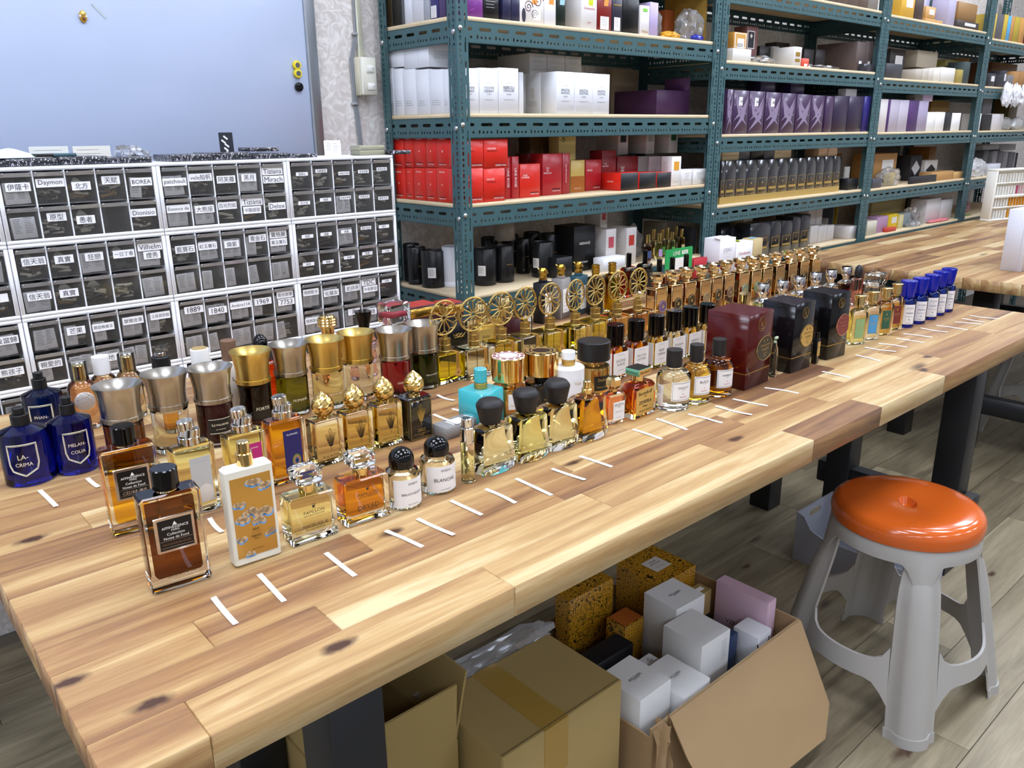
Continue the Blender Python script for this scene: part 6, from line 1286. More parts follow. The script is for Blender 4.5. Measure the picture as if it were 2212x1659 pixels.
# ---- bay 1, lowest deck: black tubes and small things
def tubebox(px0, px1, yt, yb, col, label, bay=0, lv=4, zb=0, lab=None, group=None, name='tube_box'):
    z = deck(bay, lv)+.0006+zb; c, R = roundplace(px0, px1, yb, z); c.x = max(c.x, BAYS[bay][0]+.008+R); c.y = min(c.y, YB-.008-R); h = zat(c, (px0+px1)/2, yt+6)-z
    t = thing(name, label, 'box', (c.x, c.y, z), 0, group); m = mat(col, .25)
    part('tube', G().lathe([(R-.001, 0), (R, .0015), (R, h*.13), (R*.985, h*.135), (R*.985, h*.14), (R, h*.145), (R, h-.002), (R-.0015, h), (R-.004, h), (R-.005, h-.003)], 36), m, t)
    if lab is not None: part('label', bandlabel(R+.0003, lab-.33, lab+.33, h*.28, h*.56), LWHITE, t); [part('printed_line', bandlabel(R+.0008, lab-.28, lab+.1+.05*(k % 3), h*(.5-.035*k), h*(.507-.035*k), 4, .0002), INK, t) for k in range(5)]
    elif col[1] < '8': bendletter(t, 'NISHANE', R+.0006, -.1, h*.5, GPRINT, R*.7)
    return t
tubebox(904, 956, 534, 624, '#191a1c', 'black tube box with white sticker at rack end', lab=-.75); tubebox(880, 920, 527, 616, '#17181a', 'black tube box second from drawers at rack end'); tubebox(862, 897, 520, 607, '#141517', 'black tube box next to the drawer organizers')
tubebox(957, 1001, 525, 621, '#dfe2ea', 'white tube box behind the front rack post')
tubebox(1023, 1073, 530, 618, '#1a1b1d', 'black tube box with white sticker beside the front post', lab=-.95); tubebox(1067, 1111, 524, 611, '#1b1b1d', 'black tube box with gold ring reading, beside stickered one'); tubebox(1115, 1146, 508, 592, '#131416', 'slim black tube box behind the front tubes'); tubebox(1148, 1195, 516, 600, '#1d1e20', 'dark grey tube box with small sticker near black wedge', lab=-1.4)
tubebox(1166, 1207, 498, 585, '#17181a', 'black tube box at back, behind stickered grey tube')
for i, (a_, yt) in enumerate(((1040, 506), (1080, 500), (1120, 495))): tubebox(a_, a_+36, yt, 585-i*8, '#121315', 'black tube box in the back row of lowest deck', group='back row of black tubes')
tubebox(1068, 1113, 474, 521, '#a39b90', 'grey beige tube box standing on the black tubes', zb=.118)
o = sbox(0, 4, 1240, 1286, 488, '#0e0f12', 'large black carton with white lettering on lowest deck', YS+.08, .1); put(o, 'NISHANE', .62, .5, WPRINT); put(o, 'EXTRAIT', .2, .3, WPRINT); sbox(0, 4, 1214, 1238, 505, '#0c0d0f', 'low black carton beside the large black one', YS+.2, .08)
for (a_, b_, yt, sq, lb, Y) in ((1309, 1331, 495, '#c0505c', 'grey white carton with pink square on lowest deck', YS+.06), (1353, 1375, 492, '#c23a2c', 'grey white carton with red square on lowest deck', YS+.06)):
    o = sbox(0, 4, a_, b_, yt, GWT, lb, Y, .1); patch(o, 0, .66, .5, .28, sq, 'colour_square'); pl(o, 0, .85, .5, 9, .006, 'x'); hz_ = o['dims'][2]
o = sbox(0, 4, 1290, 1312, 450, GWT, 'grey white carton with red square standing higher behind', YS+.14, .08); patch(o, 0, .85, .5, .12, '#b0404a', 'colour_square')
o = sbox(0, 4, 1302, 1350, 556, '#e6e6e8', 'white wrapped carton lying at the deck edge', YS+.012, .06); o = sbox(0, 4, 1202, 1236, 556, '#101114', 'black fabric display wedge on the lowest deck', YS+.03, .07)
def tester(px, py, liq, labc, label, Y, grp=None):
    HT = .1; P = at_y(px, py, Y); z = deck(0, 4)+.0006; t = thing('tester_bottle', label, 'perfume bottle', (P.x, Y, z), 0, grp); w, d, h = .026, .02, .068
    body(t, w, d, h, .003, liq, .85, .003, .005); cyl(t, 'cap', GOLD, .0085, h+.001, max(.085, P.z-z), .001, 18); flat_label(t, 'label', mat(labc, .5), w*.8, h*.4, 0, -d/2-.0004, h*.4)
for i, (px_, py_, lq, lc, Y) in enumerate(((1400, 506, '#8a2f14', '#3a4a7a', 1.955), (1424, 503, '#e8e4a0', '#a98ac0', 1.955), (1412, 494, '#e0c050', '#c9b86a', 2.0), (1431, 494, '#d8cf70', '#4f9a4a', 1.995), (1442, 491, '#e6dc9a', '#c9b86a', 2.0), (1452, 500, '#cfe0a0', '#4f9a4a', 1.96), (1462, 488, '#e0c050', '#d8d0b0', 2.03), (1473, 494, '#dcc860', '#c8bf90', 1.98), (1481, 490, '#c0522c', '#c9b86a', 2.02), (1492, 488, '#5a2a14', '#e6e6ea', 1.99))):
    tester(px_, py_, lq, lc, 'small gold-capped tester bottle with dark red perfume' if i == 0 else 'small gold-capped tester with violet label beside red one' if i == 1 else 'small gold-capped tester bottle crowded on the lowest deck', Y, None if i < 2 else 'crowded gold-capped testers')
sbox(0, 4, 1498, 1520, 490, '#15171a', 'black carton with grey label beside the testers', YS+.05, .08); sbox(0, 4, 1430, 1480, 478, '#7c7466', 'grey kraft carton behind the gold-capped testers', YS+.2, .1)
bag(0, 4, 1373, 1396, 478, YS+.15, 'clear crumpled bag behind the testers', 21)
# ---- bay 2
for i, a_ in enumerate((1812, 1834, 1856, 1878)): sbox(1, 0, a_, a_+21.5, -40, '#6b5a52' if i < 3 else '#8d8680', 'brown grey wooden carton on highest deck of second bay', YS+.015, .1, group='brown grey cartons on highest deck', rough=.6)
o = sbox(1, 1, 1582, 1622, 105, '#dcdad5', 'white marbled carton carrying a wood framed carton', YS+.02, .07); zt1 = o['dims'][2]
o = sbox(1, 1, 1584, 1613, 70, '#c8913c', 'wood coloured framed carton standing on white carton', YS+.025, .05, zb=zt1+.001); patch(o, 0, .5, .86, .92, '#e9e2d2', 'white_border'); patch(o, 0, .5, .74, .82, '#cf9c4c', 'wood_field'); patch(o, .02, .32, .5, .6, LWHITE); put(o, 'BDK', .2, .4)
o = sbox(1, 1, 1612, 1637, 57, '#7a4f4a', 'tall dull maroon carton with black framed label', YS+.09, .06); patch(o, -.1, .65, .62, .46, LWHITE); patch(o, -.1, .65, .52, .42, '#25272b'); put(o, '✚', .75, .2, WPRINT, fx=-.1)
sbox(1, 1, 1640, 1664, 100, '#23201f', 'dark brown carton in shadow behind foil packet', YS+.13, .07); sbox(1, 1, 1665, 1682, 100, '#8c8c88', 'grey framed carton behind the foil packet', YS+.12, .06); sbox(1, 1, 1676, 1704, 92, '#2a2120', 'dark low carton at back of second bay deck', YS+.24, .06)
bag(1, 1, 1624, 1683, 117, YS+.015, 'crumpled silver foil packet on second bay deck', 31, FOIL, .06, 'foil_packet', 'packet', .3)
o = sbox(1, 1, 1714, 1731, 101, '#dcd9d4', 'white glossy carton with gold squares', YS+.02, .14); patch(o, 0, .62, .6, .22, '#9a7a2c', 'gold_square'); patch(o, 0, .3, .6, .16, '#9a7a2c', 'gold_square')
o = sbox(1, 1, 1732, 1746, 126, '#e0543c', 'small coral red carton on second bay deck', YS+.015, .03); patch(o, 0, .2, .5, .3, LWHITE)
for a_, b_, yt, lb in ((1736, 1757, 106, 'dark carton behind coral carton'), (1761, 1782, 107, 'dark carton with grey tag')): o = sbox(1, 1, a_, b_, yt, '#241f20', lb+' on second bay', YS+.1, .08); patch(o, .2, .2, .4, .16, '#8f8a86')
for a_ in (1850, 1871): o = sbox(1, 1, a_, a_+20, 90, '#5b4d49', 'large grey brown carton with small white tag', YS+.04, .2, group='large grey brown cartons', rough=.6); patch(o, 0, .28, .3, .16, LWHITE)
bag(1, 1, 1758, 1818, 139, YS+.012, 'glittering cellophane scraps on second bay deck', 33, FOIL, .05, 'cellophane_scraps', 'packet', .35)
o = sbox(1, 1, 1864, 1888, 138, '#3b3a40', 'shrink-wrapped dark carton at deck end', YS+.012, .03, rough=.2)
PUR = mat('#432c4e', .3, coat=.15); PUR2 = mat('#2a1d3c', .35, coat=.1)
xs = [(1571, 1584), (1585, 1618), (1619, 1652), (1654, 1687), (1688, 1719), (1721, 1752), (1753, 1780)]
FILM = mat('#8d7c9a', .15, coat=1)
for i, (a_, b_) in enumerate(xs):
    o = sbox(1, 2, a_, b_, 193+i*2.2, PUR, 'shrink-wrapped purple carton %s, %s from the green rack post' % ('with white tag' if i in (1, 2, 3) else 'without tag', ORD[i]), YS+.012, .09); w, d, h = o['dims']
    if i in (1, 2, 3): patch(o, -.05, .75, .24, .2, LWHITE); put(o, '888', .75, .15)
    for k in range(4):     # creases of the film
        s = -1 if k % 2 else 1; j = random.uniform(-.12, .12); part('film_crease', G().add([(s*-.45*w, -d/2-.0006, h*(.06+.12*k)), (s*(.08+j)*w, -d/2-.0012, h*(.45+.08*k+j*.5)), (s*.44*w, -d/2-.0006, h*min(.98, .8+.05*k)), (s*(.24+j)*w, -d/2-.0006, h*(.36+.08*k))], [(0, 1, 2, 3)]), FILM, o)
for a_, b_, m, lb in ((1784, 1800, PUR, 'loosely wrapped purple carton beside plain dark ones'), (1801, 1832, PUR2, 'plain dark purple carton in the purple row'), (1833, 1864, PUR2, 'plain dark purple carton next to navy one'), (1866, 1880, mat('#2b2470', .3), 'narrow navy carton at end of purple row')): sbox(1, 2, a_, b_, 208, m, lb, YS+.012, .09)
for a_, b_, yt in ((1643, 1674, 168), (1708, 1737, 173)): o = sbox(1, 2, a_, b_, yt, PUR2, 'small purple carton in film on top of purple row', YS+.05, .07, zb=.16, group='small purple cartons on top')
sbox(1, 2, 1826, 1849, 192, '#cfc9c6', 'small pale carton on top of dark purple cartons', YS+.04, .04, zb=.142)
GLD = mat('#c9ab62', .3, .5)
ed = [1558, 1567, 1590, 1612, 1636, 1660, 1681, 1703, 1724, 1743, 1763, 1781, 1801, 1817]
for i in range(13):
    yt = 348-i*.85-(i > 8)*.5
    o = sbox(1, 3, ed[i], ed[i+1], yt, mat('#2a2b2e', .2, coat=.5), 'wrapped black carton with gold base, '+ORD[i]+' from the post nearest the red cartons', YS+.03, .08); w, d, h = o['dims']
    part('gold_base', G().box((0, 0, h*.08), (w+.0006, d+.0006, h*.16)), GLD, o); g = G()
    for sx in (-1, 1): g.box((sx*w*.36, -d/2-.0005, h*.37), (.0012, .0006, h*.36))
    for zz in (.19, .55): g.box((0, -d/2-.0005, h*zz), (w*.74, .0006, .0012))
    part('label_frame', g, GPRINT, o); patch(o, 0, .29, .7, .06, GPRINT, 'gold_bar'); put(o, '●', .44, .1, GPRINT)
for a_, b_, col, lb in ((1561, 1597, '#cdb88c', 'cream wrapped carton on black row near rack post'), (1598, 1620, '#55555a', 'grey wrapped carton on the black row'), (1622, 1650, '#0c0c0d', 'black carton on top of the black row'), (1651, 1672, '#4a4c52', 'grey film wrapped carton with orange dot'), (1673, 1709, '#cbb489', 'cream ribbed carton on the black row'), (1768, 1787, '#d2ac84', 'peach wrapped carton on black row'), (1789, 1808, '#d6b490', 'peach wrapped carton near kraft boxes')): sbox(1, 3, a_, b_, 310, col, lb, YS+.05, .07, zb=.158 if a_ < 1700 else .156, rough=.35)
o = sbox(1, 3, 1815, 1868, 330, '#a3743f', 'kraft cardboard box at end of second bay deck', YS+.14, .16, 'cardboard_box', rough=.75)
o = sbox(1, 3, 1830, 1852, 386, '#17171a', 'small black carton leaning by kraft box', YS+.03, .05); o = sbox(1, 3, 1825, 1842, 360, '#d9d6cf', 'cream card leaning on small black carton', YS+.09, .01)
for i, (a_, b_, yt) in enumerate(((1557, 1579, 489), (1580, 1604, 486), (1620, 1664, 481), (1665, 1687, 478), (1688, 1711, 477), (1712, 1729, 468), (1730, 1749, 464))):
    o = sbox(1, 4, a_, b_, yt, mat('#1f2229', .25, coat=.3), 'black gold-framed carton on lowest deck, '+ORD[6-i]+' from the greyish white cartons', YS+.03 if i > 1 else YS+.1, .09); w, d, h = o['dims']; g = G()
    for sx in (-1, 1): g.box((sx*w*.36, -d/2-.0005, h*.34), (.0012, .0006, h*.36))
    for zz in (.16, .52): g.box((0, -d/2-.0005, h*zz), (w*.74, .0006, .0012))
    part('label_frame', g, GPRINT, o); patch(o, 0, .24, .7, .06, GPRINT, 'gold_bar'); put(o, '●', .4, .1, GPRINT)
sbox(1, 4, 1606, 1625, 462, '#c7bc9e', 'cream carton on the black row of lowest deck', YS+.15, .07)
WG = mat('#cbc7c4', .45)
for a_, b_, yt, Y, d, lb in ((1750, 1766, 488, YS+.07, .07, 'greyish white carton beside black gold-framed row'), (1767, 1785, 488, YS+.07, .07, 'greyish white carton in middle of white cluster'), (1786, 1800, 487, YS+.07, .07, 'greyish white carton behind folded white carton'), (1834, 1848, 489, YS+.02, .12, 'white carton with slanted film creases by rack post')): o = sbox(1, 4, a_, b_, yt, WG, lb, Y, d); pl(o, 0, .6, .5, 3, .01)
for a_, b_, lb in ((1754, 1770, 'white carton of upper row beside black cartons'), (1771, 1784, 'white carton of upper row in the white cluster')): sbox(1, 4, a_, b_, 450, WG, lb, YS+.12, .08)
for a_, b_, yt, col, lb in ((1788, 1812, 470, '#bcb6b0', 'low grey carton behind white cluster'), (1812, 1830, 440, '#5f6570', 'slate carton behind the rack post'), (1828, 1850, 436, '#b08f1c', 'ochre yellow carton behind the rack post')): sbox(1, 4, a_, b_, yt, col, lb, YS+.18, .08)
sbox(1, 4, 1625, 1700, 455, '#6b4f33', 'brown cardboard box at back of lowest second bay deck', YS+.2, .12, 'cardboard_box', rough=.8)

# ---- bay 3
def many(bay, lv, rows, d=.09, Y=YS+.02, rough=.5, **k):
    for r_ in sorted(rows, key=lambda q: q[7] if len(q) > 7 else 0):
        a_, b_, yt, col, lb = r_[:5]; o = sbox(bay, lv, a_, b_, yt, col, lb, r_[5] if len(r_) > 5 else Y, r_[6] if len(r_) > 6 else d, rough=rough, zb=r_[7] if len(r_) > 7 else 0)
        w, d_, h = o['dims']
        if 'label' in lb or 'print' in lb: patch(o, .1, .6, .5, .4, LWHITE); pl(o, .1, .75, .4, 4, .008)
sbox(2, 0, 1996, 2034, 42, '#c2955a', 'kraft carton under the printed kraft carton', YS+.02, .1, rough=.7)
many(2, 0, [(1948, 1977, -20, '#d6a83c', 'yellow carton with animal print on high deck of third bay'), (1978, 1996, -15, '#4a3a34', 'dark brown carton in film beside yellow one'), (1998, 2020, 14, '#c79a5c', 'kraft carton with printed end, upper of two', YS+.04, .1, .07), (2036, 2051, -20, '#b9b4cc', 'lavender wrapped carton beside kraft cartons'), (2052, 2067, -20, '#b6b0c8', 'lavender wrapped carton beside brown carton'), (2068, 2110, 6, '#9a7446', 'brown kraft carton stacked on dark carton', YS+.04, .12, .075), (2064, 2112, 46, '#3f3835', 'dark carton with white label under brown carton', YS+.02, .12)])
many(2, 1, [(1922, 1954, 106, '#35312f', 'dark carton with small label on third bay', YS+.12), (1912, 1958, 138, '#3a3a40', 'dark grey carton with bird mark', YS+.05), (1980, 2024, 110, '#b3a690', 'beige carton lying on white cartons', YS+.1, .1, .07), (1976, 1990, 149, '#b9b0a2', 'white carton with brush stroke seven, leftish grey', YS+.02), (1991, 2003, 148, '#c4bdb0', 'pale carton with black brush stroke', YS+.02), (2004, 2014, 148, '#cfc8bc', 'pale narrow carton between brush stroke cartons', YS+.02), (2015, 2029, 147, '#e2ddd2', 'cream carton with black brush numeral', YS+.02), (2031, 2061, 146, '#e0dcd4', 'white carton with grey line drawing', YS+.02), (2066, 2078, 150, '#a8944c', 'yellow vials carton on third bay', YS+.03), (2079, 2094, 133, '#3c4a4a', 'dark green slim carton on third bay', YS+.03), (2040, 2076, 130, '#8f8448', 'olive patterned carton at back of third bay', YS+.14), (2095, 2106, 126, '#9a7038', 'kraft cardboard sheet by rack post', YS+.1)])
many(2, 2, [(1900, 1917, 214, '#d6d0cf', 'pale wrapped carton at start of lavender row'), (1918, 1922, 214, '#4a2566', 'thin violet carton in the lavender row'), (1923, 1941, 215, '#b8b0c0', 'lavender grey carton beside thin violet one'), (1942, 1962, 216, '#bdb6c6', 'lavender grey carton in middle of row'), (1963, 1983, 217, '#4e3068', 'violet carton in the lavender row'), (1984, 2004, 218, '#a99fb8', 'lavender carton at end of row'), (2002, 2019, 242, '#ececec', 'white carton beside lavender row'), (2020, 2039, 242, '#ededed', 'white carton next to black slim one'), (2040, 2054, 243, '#26262a', 'black slim carton between white ones'), (2055, 2073, 244, '#eeeeee', 'white carton on its own near post'), (2010, 2085, 218, '#8f6f38', 'kraft cardboard box behind white cartons', YS+.16, .14)])
many(2, 2, [(1992, 2013, 200, '#c9b6d6', 'small lilac carton on top of the lavender row', YS+.05, .05, .13), (1974, 1990, 205, '#8d8678', 'small grey tag carton on the violet carton', YS+.05, .05, .13)])
many(2, 3, [(1888, 1936, 332, '#b0824a', 'kraft shipping box with white label', YS+.1, .12), (1890, 1942, 316, '#15161a', 'black film carton above kraft box', YS+.26, .06), (1996, 2023, 346, '#cfcac3', 'white carton with black diamond mark', YS+.12, .05), (2010, 2056, 371, '#b58a52', 'kraft parcel lying near rack post', YS+.03, .07), (2058, 2082, 371, '#c09a62', 'kraft parcel with tape by rack post', YS+.03, .07), (1966, 2020, 380, '#24242a', 'flat black case in front of kraft parcel', YS+.012, .016), (1966, 1990, 336, '#26262c', 'black carton with white diamond mark', YS+.14, .08), (2006, 2074, 316, '#7c5222', 'brown cardboard box in shadow at back', YS+.2, .12), (1883, 1902, 386, '#4b4b52', 'small grey wrapped carton with white tag', YS+.02, .04)])
for nm_, cc in (('white carton with black diamond mark', '#17171a'), ('black carton with white diamond mark', '#cfcfcf')):
    o = [q for q in COL.objects if q.get('label') == nm_][0]; w, d_, h = o['dims']; part('diamond', G().add([(0, -d_/2-.0008, h*.2), (w*.38, -d_/2-.0008, h*.5), (0, -d_/2-.0008, h*.8), (-w*.38, -d_/2-.0008, h*.5)], [(0, 1, 2, 3)]), mat(cc, .4), o)
bag(2, 3, 1908, 1955, 356, YS+.02, 'knotted clear bag holding yellow carton', 41, None, .07); many(2, 3, [(1918, 1932, 374, '#c9b04a', 'yellow carton inside the knotted bag', YS+.04, .025)])
many(2, 4, [(1872, 1892, 478, '#c9c4b0', 'cream green slim carton on lowest third bay deck', YS+.02, .06), (1893, 1916, 468, '#b08aa8', 'grey carton with mauve front on lowest deck', YS+.04, .06), (1917, 1938, 463, '#e0c01c', 'bright yellow carton with black print', YS+.06, .06), (1914, 1933, 492, '#c04434', 'small red carton in front of yellow one', YS+.015, .03), (1939, 1950, 464, '#d8cf9a', 'pale yellow slim carton beside bright yellow one', YS+.05, .06), (1951, 1964, 460, '#8a9496', 'slate grey slim carton on lowest deck', YS+.06, .06), (2000, 2030, 430, '#d9d6d6', 'white carton with slanted grey text', YS+.06, .09), (2031, 2068, 430, '#dad8d8', 'white carton with slanted grey text near post', YS+.06, .09), (1882, 1954, 428, '#a39765', 'row of cream cartons stacked behind', YS+.2, .08), (1960, 2060, 415, '#5a3a1c', 'brown box at back of lowest third bay deck', YS+.26, .08)])
bag(2, 4, 1972, 1994, 442, YS+.05, 'crumpled grey plastic bag on lowest deck', 42); bag(2, 4, 2010, 2054, 474, YS+.015, 'pink film packet lying at deck edge', 43, mat('#e07a80', .3), .05, 'film_packet', 'packet'); bag(2, 4, 1966, 1996, 478, YS+.012, 'clear flat bag with pale box at deck edge', 44, None, .05)

# ---- bay 4
many(3, 0, [(2142, 2152, 28, '#cdb04a', 'yellow slim carton at start of last bay'), (2153, 2167, 30, '#5c5a5e', 'grey carton with white band in last bay'), (2168, 2176, 31, '#c4a83c', 'mustard slim carton in last bay'), (2177, 2183, 34, '#5aa6d8', 'light blue slim carton in last bay'), (2184, 2190, 35, '#c08a4c', 'kraft slim carton in last bay'), (2191, 2202, 36, '#b09a34', 'olive gold carton in film in last bay'), (2203, 2214, 38, '#c49248', 'kraft carton in last bay beside maroon one'), (2215, 2230, 50, '#6e1f2c', 'maroon carton at frame edge in last bay')], d=.1)
many(3, 1, [(2134, 2148, 158, '#33343a', 'black carton with white label in last bay'), (2149, 2164, 162, '#26272c', 'black white striped carton in last bay'), (2165, 2172, 152, '#3a3c44', 'slate carton with white label in last bay'), (2174, 2187, 162, '#7a7676', 'grey film carton in last bay'), (2188, 2200, 154, '#b0824e', 'kraft slim carton with tag in last bay'), (2201, 2214, 154, '#a87a48', 'kraft slim carton with tag at frame edge'), (2140, 2195, 136, '#6b4a2c', 'brown cardboard box at back of last bay', YS+.2, .14)], d=.08)
many(3, 2, [(2106, 2117, 245, '#eeeeee', 'white slim carton at start of last bay'), (2120, 2140, 247, '#1c1c1f', 'black carton beside white slim one in last bay'), (2142, 2165, 246, '#e2dcdc', 'off-white carton in last bay'), (2123, 2142, 208, '#9a979c', 'grey carton standing above black one', YS+.1, .07, .08), (2180, 2200, 210, '#5a4a26', 'dark kraft box at back of last bay', YS+.2, .1)], d=.08)
for i, a_ in enumerate((2168, 2196)): bag(3, 2, a_, a_+24, 248, YS+.03, 'frosted plastic tub of bottles in last bay' if i == 0 else 'second frosted tub at frame edge', 51+i, see('#e8efec', .15, .2, .35), .08, 'plastic_tub', 'tub', .06)
for i, a_ in enumerate((2122, 2142, 2153, 2165, 2176, 2188, 2200)): sbox(3, 3, a_, a_+10, 325+i*.8, '#8d8c92' if i % 2 else '#5c5b60', 'grey slim carton in row at back of last bay', YS+.16, .1, group='grey slim cartons at back of last bay')
for i, a_ in enumerate((2120, 2158)): sbox(3, 3, a_, a_+36, 312, '#9a999c', 'flat grey carton on top of slim grey row', YS+.17, .1, zb=.092, group='flat grey cartons on slim row')
bag(3, 3, 2100, 2137, 337, YS+.02, 'white carton in crinkled bubble film', 53, see('#f4f4f6', .2, .2, .6), .07); many(3, 3, [(2136, 2158, 354, '#cfcfd4', 'low pale carton beside bubble film packet', YS+.03, .06)])
bag(3, 4, 2083, 2101, 470, YS+.03, 'green and white packet on lowest deck of last bay', 54, mat('#6f9a3a', .4), .05, 'green_packet', 'packet', .15); bag(3, 4, 2080, 2100, 432, YS+.12, 'dusty pink pouch at back of last bay', 55, mat('#a87a80', .6), .07, 'pink_pouch', 'pouch', .12)
for i, (px_, lb) in enumerate(((2172, 'white crumpled cloth bundle hanging at deck edge, first'), (2190, 'white crumpled cloth bundle hanging at deck edge, longest'), (2205, 'white crumpled cloth bundle hanging at frame edge'))):
    P = at_y(px_, 215, YS-.03); crumple('cloth_bundle', lb, 'cloth', (P.x, YS-.035, P.z-.05), (.1, .045, .13), mat('#e6e6ea', .8), 60+i, amp=.35, flat=False)

# ================================================================== right hand table: sample rack and white box
A = at_z(2126, 478, TZ); t = thing('sample_rack', 'white plastic display rack full of slim sample vials', 'rack', (A.x, A.y, TZ+.0004), -.25)
rw, rh, rd = .62, .295, .06; WP = mat('#ecebe2', .35)
g = G(); g.box((rw/2, 0, .006), (rw, rd, .012), .002); g.box((rw/2, 0, rh-.006), (rw, rd, .012), .002); g.box((.008, 0, rh/2), (.016, rd, rh-.024), .002); g.box((rw-.008, 0, rh/2), (.016, rd, rh-.024), .002); g.box((rw/2, 0, rh*.47), (rw-.03, rd, .016), .001); g.box((rw/2, rd/2-.002, rh/2), (rw-.03, .004, rh-.024)); part('frame', g, WP, t)
for zf in (.255, .725): part('ledge', G().box((rw/2, -.004, rh*zf), (rw-.032, rd-.014, .008), .001), WP, t)
vm = {k: G().box((0, 0, .024), (.0062, .010, .048), .001).mesh('slim_vial', mat(k, .3)) for k in ('#f1f0ea', '#e2951c', '#d8b0b4', '#c04a72', '#e9e0d0')}
zs = [.0125, rh*.255+.0045, rh*.47+.0085, rh*.725+.0045]
for r_, zz in enumerate(zs):
    for k in range(22):
        colk = '#f1f0ea'
        if r_ in (0, 1) and k >= 6: colk = '#e2951c'
        if r_ == 2 and k >= 8: colk = '#d8b0b4' if k > 8 else '#c04a72'
        if r_ == 3 and k % 7 == 4: colk = '#e9e0d0'
        o = obj('slim_vial', vm[colk], None); M2 = t.matrix_basis if False else Matrix.Translation(t.location) @ Matrix.Rotation(-.25, 4, 'Z')
        o.location = M2 @ Vector((.03+k*.0263, -.012, zz)); o.rotation_euler = (0, 0, -.25)
        nmc = {'#f1f0ea': 'white', '#e2951c': 'amber', '#d8b0b4': 'pink', '#c04a72': 'magenta', '#e9e0d0': 'cream'}[colk]
        tag(o, 'slim %s sample vial standing in the white rack' % nmc, 'vial', nmc+' vials in the rack')
A = at_z(2160, 583, TZ); B = at_z(2204, 588, TZ); zt = zat(A, 2186, 452)
a = math.atan2((B-A).y, (B-A).x); w = (B-A).length
t = tag(part('white_carton', G().box((.16, w/2, (zt-TZ)/2), (.32, w, zt-TZ), .001), mat('#d6d6df', .4), None, (B.x, B.y, TZ+.0004)), 'tall plain white carton standing at the table end', 'box')
part('seam', G().box((-.0003, w*.18, (zt-TZ)/2), (.0008, .0012, (zt-TZ)*.98)), mat('#b9b9c4', .5), t)
# ================================================================== stool
SC = Vector((1.776, .656, 0)); SR = .158; STH = .47
GREYP = mat('#b4b1ab', .33, vary=.06, vscale=6)
t = thing('plastic_stool', 'grey plastic stool with glossy orange round seat', 'stool', SC, math.radians(-142))
g = G(); n = 56
prof = [(SR-.008, STH-.052), (SR+.001, STH-.046), (SR+.004, STH-.030), (SR+.001, STH-.014), (SR-.007, STH-.005), (SR-.02, STH-.001), (SR*.6, STH-.003), (.036, STH-.004), (.03, STH-.0055), (.025, STH-.013), (.02, STH-.02), (.001, STH-.021)]
g.loft([[(r*math.cos(2*PI*i/n)*(1 if r > .05 else 1.0), r*math.sin(2*PI*i/n)*(1 if r > .05 else .62), z) for i in range(n)] for r, z in prof])
part('seat', g, mat('#d4611f', .16, coat=.5), t)
def rb(z): return .152+(.425-z)*.205
# skirt with arches between the legs
g = G(); n = 96; rows = []
def skb(ph): a_ = ((ph+PI/4) % (PI/2))/(PI/2); q = abs(a_-.5)*2; return .395-.105*(1-q)**0 * (max(0, q-.35)/.65)**2.2 if False else .388-.11*(max(0, (1-q)-.62)/.38)**2
for ring in range(4):
    rr = []
    for i in range(n):
        ph = 2*PI*i/n; zb = skb(ph); z = (.425, .41, zb+.006, zb)[ring]; r = rb(z)+(.0, .004, .001, 0)[ring]; rr.append((r*math.cos(ph), r*math.sin(ph), z))
    rows.append(rr)
inner = [[(x*(1-.005/math.hypot(x, y_)), y_*(1-.005/math.hypot(x, y_)), z) for x, y_, z in r] for r in rows[::-1]]
g.loft(rows+inner+[rows[0]], (False, False)); part('skirt', g, GREYP, t)
for k in range(4):
    a0 = k*PI/2; u = Vector((math.cos(a0), math.sin(a0), 0)); v = Vector((-math.sin(a0), math.cos(a0), 0)); g = G(); rings_ = []
    for z, kb, kw in ((0, 1, 1), (.022, 1, 1), (.0221, .9, .93), (.10, .9, .93), (.2, .85, .86), (.29, .75, .8), (.33, .6, .74), (.365, .3, .62), (.385, .02, .5)):
        r0 = rb(z)-.012; wv = .041*kw; bl = .034*kb; o_, i_ = [], []
        m = 10
        o_.append(u*(r0-.002)+v*(-wv-.012)+Vector((0, 0, z)))
        for q in range(m+1): s = -1+2*q/m; o_.append(u*(r0+bl*math.sqrt(max(0, 1-s*s*.98)))+v*(s*wv)+Vector((0, 0, z)))
        o_.append(u*(r0-.002)+v*(wv+.012)+Vector((0, 0, z)))
        i_ = [p-u*.005 for p in o_[::-1]]; rings_.append([tuple(p) for p in o_+i_])
    g.loft(rings_); part('leg', g, GREYP, t)
    # stretcher to the next leg
    a1 = a0+PI/2; g = G(); rings_ = []; m = 12
    for q in range(m+1):
        s = q/m; e = abs(s-.5)*2; zt = .165+.035*e**6; zb = .118-.05*max(0, e-.6)/.4*e; zz = [(zt, 0), (zb, 0), (zb, -.006), (zt, -.006)]
        rr = []
        for z, off in zz:
            A_ = Vector((math.cos(a0), math.sin(a0), 0))*(rb(z)-.014)+Vector((-math.sin(a0), math.cos(a0), 0))*.05; B_ = Vector((math.cos(a1), math.sin(a1), 0))*(rb(z)-.014)-Vector((-math.sin(a1), math.cos(a1), 0))*.05
            p = A_.lerp(B_, s); rad = Vector((p.x, p.y, 0)).normalized(); p = p+rad*(.03*math.sin(s*PI)+off); rr.append((p.x, p.y, z))
        rings_.append(rr)
    g.loft(rings_); part('stretcher', g, GREYP, t)
# pale plastic stool legs seen beyond, under the far table
s2 = copy_tree(t); s2.location = (3.86, .93, 0); s2.rotation_euler = (0, 0, .4)
tag(s2, 'pale grey plastic stool pushed under the far table', 'stool')
for ch in s2.children:
    if ch.name.startswith('seat'): ch.data = ch.data.copy(); ch.data.materials[0] = mat('#c9c6be', .35)

